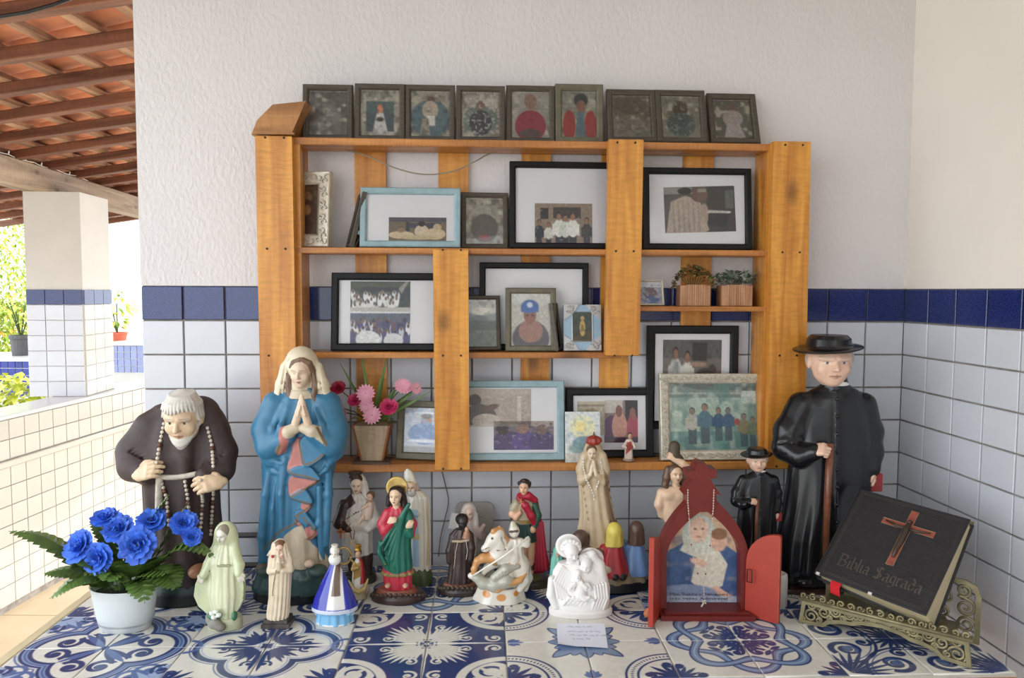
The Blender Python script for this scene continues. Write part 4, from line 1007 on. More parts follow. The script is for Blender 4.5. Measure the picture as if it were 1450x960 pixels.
    def front(s, px, py, d0=80.0, d1=-30.0):
        """distance in front of the axis at which the surface is met under photo pixel px,py"""
        ds = np.arange(d0, d1, -.5); Q = np.array([s.st.p(px, py, d0), s.st.p(px, py, d1)]); t = ((d0-ds)/(d0-d1))[:, None]; W = Q[0]*(1-t)+Q[1]*t
        F = np.full(len(ds), 50.0)
        for f, l, h, c, op, k in s.pr:
            if op == 'p': continue
            g = f(W[:, 0], W[:, 1], W[:, 2]); F = smin(F, g, k) if op == 'u' else smax(F, -g, k)
        ix = np.nonzero(F < 0)[0]
        return float(ds[ix[0]]) if len(ix) else 0.0
    # paint: recolour what lies inside, without changing the shape
    def paint(s, kind, *a, **kw): kw['op'] = 'p'; return getattr(s, kind)(*a, **kw)
    def mesh(s, name, res, m, parent=None, fine=None):
        res *= 1.2; U = [q for q in s.pr if q[4] == 'u']
        lo = np.min([q[1]-q[5] for q in U], 0)-2*res; hi = np.max([q[2]+q[5] for q in U], 0)+2*res
        ax = [np.arange(lo[d], hi[d]+res, res) for d in range(3)]
        F = np.full([len(a) for a in ax], 50.0, np.float32)
        for f, l, h, c, op, k in s.pr:
            if op == 'p': continue
            sl = []
            for d in range(3):
                a = np.searchsorted(ax[d], l[d]-k-2*res); b = np.searchsorted(ax[d], h[d]+k+2*res); sl.append(slice(max(0, a), max(a+1, b)))
            sl = tuple(sl)
            g = f(ax[0][sl[0]][:, None, None], ax[1][sl[1]][None, :, None], ax[2][sl[2]][None, None, :]).astype(np.float32)
            F[sl] = smin(F[sl], g, k) if op == 'u' else smax(F[sl], -g, k)
        V, Q = surf_nets(F, *ax)
        C = s.colors(V)
        me = meshdata_np(name, V*s.st.s, Q, m, C)
        return link(name, me, parent or s.st.root)
    def colors(s, V):
        best = np.full(len(V), 1e9); C = np.zeros((len(V), 3))
        for f, l, h, c, op, k in s.pr:
            if c is None or op == 's': continue
            mg = 4+k
            ix = np.nonzero(((V > l-mg) & (V < h+mg)).all(1))[0]
            if not len(ix): continue
            d = f(V[ix, 0], V[ix, 1], V[ix, 2])
            if op == 'u': w = d < best[ix]; best[ix[w]] = d[w]; C[ix[w]] = c
        for f, l, h, c, op, k in s.pr:
            if op != 'p': continue
            ix = np.nonzero(((V > l-1) & (V < h+1)).all(1))[0]
            if not len(ix): continue
            d = f(V[ix, 0], V[ix, 1], V[ix, 2]); w = np.clip(.5-d/.8, 0, 1)[:, None]
            C[ix] = C[ix]*(1-w)+c*w
        return C
def meshdata_np(name, V, Q, m, C):
    me = bpy.data.meshes.new(name); n, k = len(V), len(Q)
    me.vertices.add(n); me.vertices.foreach_set('co', np.asarray(V, np.float32).ravel())
    me.loops.add(k*4); me.loops.foreach_set('vertex_index', np.asarray(Q, np.int32).ravel())
    me.polygons.add(k); me.polygons.foreach_set('loop_start', np.arange(0, k*4, 4, dtype=np.int32))
    try: me.polygons.foreach_set('loop_total', np.full(k, 4, np.int32))
    except Exception: pass
    me.polygons.foreach_set('use_smooth', np.ones(k, bool))
    at = me.color_attributes.new('Col', 'FLOAT_COLOR', 'POINT'); c4 = np.ones((n, 4), np.float32); c4[:, :3] = C; at.data.foreach_set('color', c4.ravel())
    me.materials.append(m); me.update(calc_edges=True); me.validate()
    return me
# ---------------------------------------------------------------- heads and hands
def axes(yaw, tilt, roll=0.0):
    """columns: right, forward (towards the viewer when yaw=tilt=0), up"""
    R = Matrix.Rotation(math.radians(yaw), 3, 'Z') @ Matrix.Rotation(math.radians(tilt), 3, 'X') @ Matrix.Rotation(math.radians(roll), 3, 'Y')
    return R
def head(S, c, h, yaw=0, tilt=0, roll=0, skin=(214, 176, 148), lip=(176, 104, 92), brow=(96, 70, 54), eye=(60, 46, 40), white=(236, 230, 220), ears=True, age=0.0, neck=None, eyes=True, wide=1.0, closed=False, hair=None):
    """c: centre of the skull (local units), h: crown to chin"""
    c = vec(c); R = np.array(axes(yaw, tilt, roll)); rot = tuple(math.degrees(a) for a in axes(yaw, tilt, roll).to_euler())
    def L(x, f, u): return c+R@np.array((x*h*wide, -f*h, u*h))
    S.ell(L(0, -.03, .10), (.355*h*wide, .42*h, .40*h), skin, 0, rot=rot)
    S.ell(L(0, .07, -.16), (.295*h*wide, .31*h, .34*h), skin, .08*h, rot=rot)
    S.ell(L(0, .20, -.40), (.12*h*wide, .12*h, .09*h), skin, .10*h, rot=rot)                 # chin
    for sx in (-1, 1):
        S.ell(L(sx*.17, .25, -.12), (.12*h, .09*h, .11*h), skin, .08*h, rot=rot)              # cheeks
        S.ell(L(sx*.145, .43, .045), (.085*h, .10*h, .055*h), None, .05*h, 's', rot=rot)      # sockets
        S.ell(L(sx*.145, .295, .035), (.055*h, .05*h, .034*h), skin if closed else white, .015*h, rot=rot)
        S.con(L(sx*.05, .375, .12), L(sx*.24, .30, .12), .026*h, .022*h, skin, .08*h)        # brow ridge
        if ears: S.ell(L(sx*.345, -.02, -.02), (.045*h, .075*h, .12*h), skin, .03*h, rot=rot)
    S.con(L(0, .36, .08), L(0, .46, -.10), .030*h, .052*h, skin, .04*h)                        # nose
    for sx in (-1, 1): S.ell(L(sx*.045, .40, -.115), (.036*h, .04*h, .03*h), skin, .02*h)
    S.chain([L(-.085, .335, -.243), L(0, .365, -.235), L(.085, .335, -.243)], [.018*h, .024*h, .018*h], lip, .015*h)             # lips
    S.chain([L(-.07, .335, -.268), L(0, .36, -.278), L(.07, .335, -.268)], [.018*h, .026*h, .018*h], lip, .015*h)
    S.paint('chain', [L(-.09, .36, -.256), L(0, .39, -.256), L(.09, .36, -.256)], .012*h, tuple(int(v*.62) for v in lip))
    if neck is not None: S.con(L(0, -.06, -.25), neck, .20*h, .23*h, skin, .06*h)
    if eyes:
        for sx in (-1, 1):
            if closed: S.paint('con', L(sx*.09, .36, .012), L(sx*.205, .34, .012), .017*h, .014*h, c=brow)
            else:
                S.paint('ell', L(sx*.14, .34, .035), (.030*h, .06*h, .034*h), eye, rot=rot)
                S.paint('con', L(sx*.085, .36, .072), L(sx*.21, .33, .066), .014*h, .012*h, c=brow)
            S.paint('con', L(sx*.07, .42, .145), L(sx*.23, .34, .13), .018*h, .013*h, c=brow)
    if hair is not None: S.ell(L(0, -.11, .155), (.395*h*wide, .43*h, .41*h), hair, .03*h, rot=rot)
    if age > 0:
        for sx in (-1, 1): S.con(L(sx*.09, .40, -.10), L(sx*.17, .34, -.26), .010*h, .010*h, None, .02*h, 's')
        for q in (.19, .25): S.con(L(-.15, .42, q), L(.15, .42, q), .008*h, .008*h, None, .02*h, 's')
    return L
def hand(S, wrist, knuck, nrm, size, skin, curl=0.5, thumb=1, spread=.16, k=.8):
    """wrist -> knuckles direction, nrm = back of the hand; thumb = +1/-1 side"""
    w = vec(wrist); kn = vec(knuck); d = kn-w; d /= np.linalg.norm(d); n = vec(nrm); n = n-d*(n@d); n /= np.linalg.norm(n); sd = np.cross(d, n)*thumb
    pl = size*.48; r = size*.085
    S.con(w-d*size*.1, w+d*pl*.3, size*.15, size*.17, skin, k)
    for i, o in enumerate((.24, .08, -.08, -.23)):
        base = w+d*pl*(1-.05*abs(i-1))+sd*o*size
        S.con(w+sd*o*size*.6+d*pl*.1, base, size*.11, r*1.15, skin, size*.12)
        L = size*(.46, .52, .48, .38)[i]; ang = curl*1.1; q = base
        dirv = d+sd*(o*spread)
        for sgm, fr in enumerate((.45, .32, .23)):
            a = ang*(sgm+.6)
            v = dirv*math.cos(a)-n*math.sin(a); v /= np.linalg.norm(v); q2 = q+v*L*fr
            S.con(q, q2, r*(1.05-.12*sgm), r*(.95-.12*sgm), skin, .3); q = q2
    t0 = w+sd*size*.22+d*pl*.2; t1 = t0+(d*.55+sd*.5-n*curl*.35)*size*.3; t2 = t1+(d*.8-sd*.05-n*curl*.5)*size*.24
    S.chain([w+d*pl*.1, t0, t1, t2], [size*.12, size*.12, r*1.15, r*.95], skin, k)
    return S
# ================================================================== STATUES, large
SKIN = (226, 188, 160)
M_gloss = vmat(.22, .10, 40, spec=.5); M_satin = vmat(.35, .14, 60); M_matte = vmat(.6, .18, 70, bump=.08); M_porc = vmat(.12, .05, 40, coat=.5)
def black_cleric(label, cx, by, X, k=1.0, D0=0, hands=True, res=1.3, skin=(232, 190, 164)):
    """clergyman in a black cassock and flat round hat, stick in his hand. X maps reference pixels to this statue's pixels"""
    st = Statue('priest_statue', label, 'statue', cx, by)
    P = lambda x, y, d=0.0: st.p(*X(x, y), d*k)
    def XX(x, y): return X(x, y)
    BLK = (24, 24, 27)
    b = st.sdf()
    pr = [(1183, 545, 0, 20, 17), (1182, 552, 0, 33, 19), (1180, 562, 0, 46, 22), (1178, 575, 0, 54, 25), (1176, 600, 2, 58, 27), (1176, 640, 4, 58, 29), (1174, 680, 5, 60, 30), (1170, 720, 5, 62, 31), (1164, 760, 5, 64, 32), (1160, 800, 4, 64, 32), (1160, 822, 4, 62, 30)]
    b.robe([(*XX(x, y), d*k, rx*k, ry*k, max(0, (y-640)/170)) for x, y, d, rx, ry in pr], BLK, 2*k, n=13, amp=.045, ph=.6, n2=7, amp2=.04)
    # arms: his right (our left) bent to the stick, his left hanging
    b.chain([P(1133, 572, 0), P(1116, 610, 3), P(1112, 634, 12), P(1130, 646, 28), P(1152, 640, 40)], [17*k, 19*k, 17*k, 14*k, 12*k], BLK, 8*k)
    b.chain([P(1224, 572, -2), P(1234, 610, -2), P(1236, 640, 2), P(1234, 662, 8)], [16*k, 15*k, 13*k, 12*k], BLK, 8*k)
    for y0_ in range(552, 800, 16):
        (xa, ya), (xb, yb) = X(1184, y0_), X(1184, y0_+16); fa, fb = b.front(xa, ya), b.front(xb, yb); b.con(st.p(xa, ya, fa-.6*k), st.p(xb, yb, fb-.6*k), 1.7*k, 1.7*k, BLK, .8*k)     # button placket
    b.robe([(*XX(1181, 532), 2*k, 17*k, 15*k), (*XX(1182, 551), 3*k, 20*k, 18*k)], BLK, 1.5*k)
    for q in range(8):  # sleeve creases
        b.con(P(1103+q*3, 628+q*3, 22), P(1120+q*3, 624+q*4, 30), 1.2*k, .8*k, None, 2*k, 's')
    b.mesh('cassock', res, M_gloss)
    mb = MB()
    for q in range(9):
        y = 565+q*25
        bx_, by_ = X(1186, y); v = st.p(bx_, by_, b.front(bx_, by_)+.6*k)
        bt = MB(); bt.ball(tuple(v), 3.0*k, 8, sc=(1, .6, 1)); st.mb(bt, 'button', mat('black_glaze', lin((20, 20, 22)), .12))
    h = st.sdf()
    head(h, P(1175, 513, 6), 65*k, yaw=-3, tilt=2, skin=skin, brow=(196, 176, 160), eye=(70, 86, 110), lip=(220, 164, 144), age=1, neck=P(1181, 552, 0), wide=1.26)
    GR = (186, 180, 172)
    h.ell(P(1150, 509, -5), (9*k, 14*k, 15*k), GR, 2*k); h.ell(P(1201, 506, -10), (7*k, 12*k, 11*k), GR, 2*k); h.ell(P(1177, 506, -12), (27*k, 22*k, 22*k), GR, 2*k)
    h.robe([(*XX(1181, 539), 3*k, 18*k, 16*k), (*XX(1182, 545), 3*k, 19*k, 17*k)], (236, 232, 226), 1*k)
    h.mesh('head', max(.75*k, .62), vmat(.28, .05, 40))
    ha = st.sdf()
    ha.robe([(*XX(1174, 474), 2*k, 24*k, 26*k), (*XX(1174, 479), 2*k, 29*k, 31*k), (*XX(1173, 492), 3*k, 31*k, 33*k), (*XX(1173, 497), 3*k, 33*k, 35*k)], BLK, 1*k)
    ha.ell(P(1172, 493, 4), (48*k, 44*k, 4.5*k), BLK, 3*k, rot=(4, -5, 0)); ha.mesh('hat', .9*k, M_gloss)
    hs = st.sdf()
    hand(hs, P(1151, 639, 42), P(1166, 636, 50), (-.2, -.6, .75), 32*k, skin, curl=1.15, thumb=-1)
    hs.mesh('hand', max(.7*k, .5), vmat(.28, .05, 40))
    hs = st.sdf(); hand(hs, P(1236, 668, 10), P(1239, 690, 13), (.9, -.4, 0), 26*k, skin, curl=.7, thumb=1); hs.mesh('hand', max(.7*k, .5), vmat(.28, .05, 40))
    c = MB(); c.tube([tuple(P(1176, 628, 46)), tuple(P(1172, 700, 47)), tuple(P(1168, 805, 46))], [5*k, 5*k, 4.4*k], 10)
    st.mb(c, 'walking_stick', mat('brown_glaze', lin((124, 74, 50)), .25, var=.3, vscale=60))
    bk = MB(); v = P(1236, 680, 4); bk.box(v[0]-8*k, v[0]+9*k, v[1]-10*k, v[1]+6*k, v[2]-14*k, v[2]+12*k, bev=1.2*k); st.mb(bk, 'prayer_book', mat('red_glaze', lin((150, 40, 40)), .3), smooth=False)
    ft = st.sdf()
    for sx, yy in ((1138, 826), (1180, 826)): ft.ell(P(sx, yy-4, 30), (13*k, 14*k, 8*k), (22, 20, 20), 1)
    ft.box(vec((-5*k, -4*k, 4*k)), (60*k, 34*k, 4*k), 2*k, (58, 34, 26), 1)
    ft.mesh('base', 1.5*k, M_gloss)
    return st
idm = lambda x, y: (x, y)
black_cleric('tall glossy black-robed priest statue with flat round hat, beside the big book', 1165, 828, idm)
# smaller version behind the red oratory
sm = 0.468
black_cleric('small black-robed priest statuette with round hat and stick, behind the red oratory', 1071, 834, lambda x, y: (1071+(x-1172)*sm, 634+(min(y, 690)-474)*sm+max(0, y-690)*(834-735)/138.0), sm, res=.75)

# ---- brown friar
def friar():
    st = Statue('friar_statue', 'stooped white-bearded friar statue in a brown habit with rosary beads', 'statue', 258, 842)
    P = st.p; BR = (66, 50, 48); b = st.sdf()
    b.robe([(258, 578, -12, 30, 22), (256, 592, -8, 52, 32), (255, 612, -4, 62, 38), (254, 640, 0, 58, 40), (256, 680, 2, 52, 38), (258, 720, 2, 52, 38, 1), (260, 760, 2, 54, 40, 1), (262, 800, 2, 54, 42, 1), (262, 826, 2, 50, 40, 1)], BR, 3, n=11, amp=.05, ph=.4, n2=6, amp2=.04)
    b.chain([P(212, 605, 2), P(192, 640, 8), P(190, 660, 20), P(208, 672, 40)], [22, 24, 20, 13], BR, 10)
    b.chain([P(304, 608, 2), P(314, 640, 6), P(312, 664, 18), P(290, 674, 40)], [20, 20, 18, 13], BR, 10)
    b.ell(P(264, 592, -10), (54, 30, 28), BR, 10)                                  # hood on the shoulders
    b.ell(P(284, 586, 2), (28, 20, 26), BR, 6)
    for q in range(6): b.con(P(184+q*4, 640+q*3, 32), P(200+q*3, 630+q*6, 36), 1.5, .8, None, 3, 's')
    for q in range(5): b.con(P(318-q*3, 640+q*5, 26), P(304-q*2, 634+q*7, 34), 1.5, .8, None, 3, 's')
    b.con(P(222, 612, 34), P(300, 618, 36), 2.2, 1.5, None, 4, 's'); b.con(P(240, 640, 40), P(290, 650, 40), 2, 1.2, None, 4, 's')
    b.mesh('habit', 1.35, M_matte)
    h = st.sdf(); sk = (224, 194, 160); W = (212, 206, 196)
    L = head(h, P(260, 592, 26), 66, yaw=2, tilt=14, skin=sk, brow=(170, 160, 150), eye=(62, 46, 38), lip=(206, 158, 132), age=1, neck=P(260, 628, 2), wide=1.06)
    H_ = 66.0
    for t in np.linspace(-1, 1, 19):       # beard in short locks
        q = t*t; h.chain([L(.31*t, .33-.30*q, -.37+.36*q), L(.30*t, .345-.30*q, -.47+.36*q), L(.27*t, .33-.28*q, -.56+.38*q)], [.045*H_, .045*H_, .02*H_], W, 1.2)
    h.ell(L(0, -.06, .15), (.365*H_*1.06, .42*H_, .37*H_), W, 2)
    for t in np.linspace(-2.5, 2.5, 27):   # hair combed forward from the crown
        s_, c_ = math.sin(t), math.cos(t); ue = (.27 if c_ > .55 else (.06 if c_ > 0 else -.12))+.03*math.sin(t*37)
        h.chain([L(.02*s_, -.10+.02*c_, .55), L(.22*s_, -.07+.24*c_, .505), L(.33*s_, -.05+.36*c_, .40 if c_ > .55 else .3), L(.385*s_, -.04+.43*c_, ue)], [.05*H_, .045*H_, .042*H_, .026*H_], W, 1.6)
    h.mesh('head', .8, vmat(.4, .12, 50))
    hs_ = st.sdf()
    for (w, kx, n, th) in (((196, 672, 44), (224, 660, 56), (-.2, -.8, .5), -1), ((312, 682, 44), (282, 686, 58), (.2, -.8, .5), 1)):
        hs = st.sdf(); hand(hs, P(*w), P(*kx), n, 40, sk, curl=.45, thumb=th); hs.mesh('hand', .75, vmat(.4, .12, 50)); hs_.pr += hs.pr
    # cord belt and its knotted end
    WH = mat('cord_white', lin((206, 196, 180)), .7, var=.3, vscale=80)
    c = MB(); c.tube([tuple(P(x, 672+4*math.sin((x-210)/20), 41)) for x in range(208, 282, 6)], 4.0, 6); st.mb(c, 'cord_belt', WH)
    c = MB(); c.tube([tuple(P(226-q*.2, 672+q*9, 42-q*.2)) for q in range(9)], 5, 6); st.mb(c, 'cord_end', WH)
    for path in ([(232, 600), (226, 630), (222, 655), (228, 680), (236, 706), (238, 730), (240, 750)], [(294, 606), (300, 630), (302, 660), (302, 700), (300, 730), (298, 762)], [(284, 680), (287, 710), (285, 740), (282, 760)], [(262, 682), (266, 706), (268, 730)]):
        pts = [P(x, y, max(b.front(x, y), hs_.front(x, y))+2.4) for x, y in path]; mb = MB(); out = []
        for i in range(len(pts)-1):
            n = max(2, int(np.linalg.norm(pts[i+1]-pts[i])/5.0))
            for k in range(n): out.append(pts[i]+(pts[i+1]-pts[i])*k/n)
        for i, v in enumerate(out):
            r = 3.6 if i % 6 == 5 else 2.6
            mb.ball(tuple(v), r, 7, col=lin((96, 60, 44)) if i % 6 == 5 else lin((214, 200, 184)))
        mb.tube([tuple(v) for v in out], .9, 4, col=lin((150, 130, 110)))
        o = st.mb(mb, 'rosary', vmat(.4, .05, 40), colored=True)
    g = st.sdf()
    g.robe([(262, 815, 2, 54, 42), (262, 826, 2, 58, 46), (262, 842, 0, 60, 48)], (18, 20, 22), 1); g.robe([(262, 814, 2, 55, 43), (262, 824, 2, 57, 45)], (24, 54, 50), 1)
    for sx in (-1, 1): g.ell(P(262+sx*20, 808, 44), (14, 18, 9), (176, 124, 90), 1)
    g.mesh('base', 1.4, M_satin)
friar()

# ---- tall Virgin in blue mantle
def chaikin(pts, closed=True, it=2):
    for _ in range(it):
        n = len(pts); out = [] if closed else [pts[0]]
        for i in range(n if closed else n-1):
            (x0, y0), (x1, y1) = pts[i], pts[(i+1) % n]; out += [(x0*.75+x1*.25, y0*.75+y1*.25), (x0*.25+x1*.75, y0*.25+y1*.75)]
        pts = out if closed else out+[pts[-1]]
    return pts
def virgin():
    st = Statue('virgin_statue', 'tall praying woman statue in a blue mantle over rose and cream robes', 'statue', 416, 843)
    P = st.p; BL = (58, 118, 152); RS = (186, 118, 108); CR = (206, 190, 164); GO = (116, 96, 70)
    b = st.sdf()
    b.robe([(427, 548, 0, 20, 13), (427, 562, 0, 42, 19), (427, 585, 1, 52, 24), (426, 615, 2, 56, 25), (424, 650, 2, 53, 26, .5), (421, 690, 2, 47, 26, .8), (418, 730, 2, 45, 27, 1), (417, 765, 2, 47, 28, 1), (416, 800, 2, 48, 28, 1), (415, 812, 2, 48, 28, 1)], BL, 3, n=12, amp=.055, ph=.9, tw=.012, n2=7, amp2=.035)
    b.chain([P(390, 572, 2), P(378, 608, 8), P(382, 632, 18), P(408, 618, 34)], [18, 20, 18, 11], BL, 8)
    b.chain([P(464, 572, 2), P(472, 608, 8), P(468, 628, 18), P(444, 614, 34)], [18, 20, 18, 11], BL, 8)
    b.chain([P(376, 620, 14), P(382, 652, 18), P(394, 658, 26)], [12, 9, 4], BL, 6); b.chain([P(476, 618, 12), P(474, 640, 14), P(468, 654, 20)], [14, 11, 4], BL, 6)
    b.chain([P(405, 612, 38), P(396, 640, 34)], [9, 4], RS, 4); b.chain([P(446, 612, 38), P(460, 628, 34)], [8, 4], CR, 4)
    b.chain([P(418, 606, 38), P(408, 612, 40)], [8, 9], CR, 2); b.chain([P(432, 606, 38), P(442, 610, 40)], [8, 9], CR, 2)
    # falling folds of the mantle, its edge turned over in tiers
    def fold(pts, r, k=4): b.chain([P(*q) for q in pts], r, BL, k)
    fold([(384, 655, 18), (376, 700, 21), (371, 760, 23), (372, 795, 23)], [5, 6, 6, 5]); fold([(396, 660, 25), (388, 720, 27), (384, 780, 27)], [5, 5, 4]); fold([(404, 650, 27), (398, 700, 28), (398, 748, 28)], [4, 5, 3]); fold([(464, 655, 15), (465, 700, 18), (461, 770, 21)], [6, 6, 5]); fold([(452, 690, 23), (452, 740, 25), (456, 790, 24)], [4, 5, 4])
    for pts, d1, c in (([(426, 620), (448, 612), (464, 640), (448, 654), (432, 661), (428, 642)], 34, BL), ([(419, 622), (428, 622), (427, 650), (431, 662), (418, 668), (408, 668), (413, 648)], 31, RS), ([(408, 668), (420, 661), (440, 660), (448, 670), (456, 680), (436, 675), (420, 673)], 33, BL),
        ([(412, 674), (430, 676), (453, 681), (434, 690), (424, 697), (410, 703), (410, 688)], 31, RS), ([(410, 703), (420, 698), (432, 691), (440, 703), (444, 713), (424, 708)], 33, BL), ([(427, 711), (443, 714), (430, 727)], 31, RS), ([(416, 731), (424, 720), (432, 724), (442, 738), (450, 749), (438, 746), (428, 738)], 33, BL), ([(417, 733), (428, 740), (422, 744)], 31, RS), ([(434, 741), (449, 751), (446, 760), (434, 766)], 32, RS)):
        b.poly(chaikin(pts), 28, c, 2.4, 'u', 0, d1, 1.2)
    for (x0, y0, x1, y1) in ((391, 668, 390, 770), (380, 690, 378, 790), (405, 690, 404, 745), (460, 690, 458, 790), (448, 775, 450, 805)):
        b.con(P(x0, y0, 30), P(x1, y1, 31), 1.6, 1.3, None, 4, 's')
    for pts in ([(402, 574, 17), (386, 606, 24), (381, 636, 30)], [(394, 570, 12), (375, 604, 17), (369, 632, 18)], [(408, 580, 20), (397, 604, 30), (390, 628, 33)], [(454, 574, 17), (467, 604, 24), (471, 632, 28)], [(462, 570, 12), (478, 604, 16), (483, 630, 16)], [(447, 580, 20), (456, 602, 30), (463, 622, 33)]): fold(pts, [3, 4, 3], 4)
    for pts in ([(376, 640, 16), (386, 652, 26), (400, 656, 30)], [(374, 652, 12), (388, 668, 24), (404, 672, 28)], [(470, 648, 14), (462, 664, 22), (452, 672, 26)]): fold(pts, [3, 3.4, 2], 3)
    for q in range(9): b.con(P(388+q*6.2, 770-abs(q-3)*5, 32), P(382+q*7.6, 812, 32), 2.0, 2.0, None, 2.5, 's')     # pleats of the skirt
    b.poly([(396, 772), (405, 756), (416, 748), (428, 742), (440, 770), (452, 782), (462, 800), (470, 816), (366, 818), (386, 795)], 26, CR)
    b.poly([(404, 616), (412, 622), (402, 642), (392, 646), (390, 638)], 36, RS)
    def hem(pts, r=1.5): b.chain([P(*q) for q in pts], r, GO, 1.2)
    for pts in ([(406, 608, 44), (396, 632, 40), (389, 650, 33)], [(450, 606, 43), (460, 626, 39), (468, 638, 32)]): b.paint('chain', [P(*q) for q in pts], 2.4, GO)
    for pts in ([(424, 622), (428, 640), (432, 658), (446, 653), (461, 641)], [(409, 664), (416, 671), (430, 672), (442, 676), (454, 680), (444, 684), (432, 692), (422, 698), (411, 703)], [(411, 704), (422, 708), (434, 710), (442, 713), (436, 719), (428, 725), (418, 730)], [(388, 762), (396, 752), (408, 746), (420, 742), (424, 730)], [(430, 730), (440, 742), (449, 749), (446, 757), (434, 764)], [(374, 778), (388, 762)]):
        pts = chaikin(pts, False)
        for i in range(len(pts)-1):
            (xa, ya), (xb, yb) = pts[i], pts[i+1]; dx, dy = xb-xa, yb-ya; l = math.hypot(dx, dy); nx_, ny_ = -dy/l*1.4, dx/l*1.4
            b.poly([(xa+nx_, ya+ny_), (xb+nx_, yb+ny_), (xb-nx_, yb-ny_), (xa-nx_, ya-ny_)], 28, GO)
    b.mesh('mantle', 1.05, M_satin)
    h = st.sdf(); sk = (226, 200, 174); VE = (226, 212, 184); HA = (116, 88, 68)
    head(h, P(427, 526, 10), 43, yaw=-3, tilt=10, skin=sk, closed=True, brow=(160, 130, 106), lip=(196, 140, 124), neck=P(427, 560, 2), wide=.95, ears=False)
    h.ell(P(427, 517, 0), (24, 22, 24), VE, 2)
    for sx in (-1, 1):
        h.chain([P(427+sx*2, 509, 22), P(427+sx*11, 514, 20), P(427+sx*17, 526, 12)], [3.2, 4, 4], HA, 1.5)
        h.chain([P(427+sx*17, 526, 12), P(427+sx*19, 546, 12), P(427+sx*17, 560, 14), P(427+sx*21, 572, 16)], [3.6, 4, 3.4, 2.4], HA, 1.5)
    h.chain([P(405, 520, 4), P(401, 545, 4), P(394, 566, 6)], [8, 10, 8], VE, 5); h.chain([P(449, 520, 4), P(455, 545, 4), P(462, 566, 4)], [8, 10, 8], VE, 5)
    h.chain([P(427, 510, -8), P(427, 550, -10), P(427, 570, -8)], [20, 24, 24], VE, 6)
    for (x0, x1) in ((406, 397), (410, 402), (448, 457), (444, 453)): h.con(P(x0, 506, 14), P(x1, 560, 12), 1.2, 1.0, None, 2.5, 's')
    h.robe([(427, 552, 4, 17, 14), (427, 560, 5, 21, 16), (427, 563, 5, 22, 17)], CR, 2)
    h.mesh('head', .72, vmat(.4, .1, 50))
    hs = st.sdf()
    for sx in (-1, 1):
        w = P(427+sx*9, 600, 40); hs.chain([w, P(427+sx*4, 584, 44), P(427+sx*1.6, 571, 45), P(427+sx*1.0, 560, 44)], [5.5, 5, 3.6, 1.6], sk, 1.5); hs.con(P(427+sx*5, 588, 48), P(427+sx*2, 576, 50), 2, 1.5, sk, 1)
        for q in range(3): hs.con(P(427+sx*2, 580, 41+q*3), P(427+sx*1.2, 561+q*1.2, 40+q*3), 1.9, 1.2, sk, .6)
    hs.mesh('praying_hands', .6, vmat(.4, .1, 50))
    g = st.sdf(); GN = (58, 82, 82)
    g.robe([(416, 798, 6, 42, 30), (416, 808, 6, 50, 34), (416, 826, 4, 57, 36), (416, 832, 2, 57, 36)], GN, 2, n=7, amp=.04, n2=11, amp2=.03)
    g.robe([(416, 830, 2, 56, 36), (416, 843, 0, 58, 37)], (20, 22, 24), 1)
    for (x, y, r) in ((376, 808, 12), (450, 808, 14), (432, 818, 12), (398, 818, 12)): g.ell(P(x, y, 28), (r, r, r*.6), (66, 88, 84), 4)
    g.ell(P(438, 798, 34), (7, 8, 5), sk, 2); g.ell(P(372, 806, 26), (10, 8, 9), (120, 96, 80), 2)
    g.mesh('base', 1.2, M_satin)
virgin()
# ================================================================== STATUETTES
def round_base(st, cx, py0, py1, r, rd, c, name='base', m=None, c2=None, feet=(), top=None):
    g = st.sdf(); g.robe([(cx, py0, 0, r*.92, rd*.92), (cx, (py0+py1)/2, 0, r, rd), (cx, py1, 0, r, rd)], c, 1)
    if top: g.poly([(cx-r*.85, py0-6), (cx+r*.85, py0-6), (cx+r*.85, py0+2), (cx-r*.85, py0+2)], 0, top, d0=-rd*.85, d1=rd*.85)
    return g
def beads(st, path, d, r, c, name='rosary', c2=None, step=2.4, on=None):
    if on is not None: path = [(q[0], q[1], on.front(q[0], q[1])+r*.8-d) for q in path]
    pts = [st.p(x, y, d+(e if len(q) > 2 else 0)) for q in path for (x, y, e) in [(q[0], q[1], q[2] if len(q) > 2 else 0)]]
    out = []
    for i in range(len(pts)-1):
        n = max(2, int(np.linalg.norm(pts[i+1]-pts[i])/(r*step)))
        for k in range(n): out.append(pts[i]+(pts[i+1]-pts[i])*k/n)
    mb = MB()
    for i, v in enumerate(out): mb.ball(tuple(v), r*(1.25 if i % 11 == 10 else 1), 6, col=lin(c2 if (c2 and i % 11 == 10) else c))
    mb.tube([tuple(v) for v in out], r*.3, 4, col=lin(c)); return st.mb(mb, name, vmat(.35, .05, 40), colored=True)

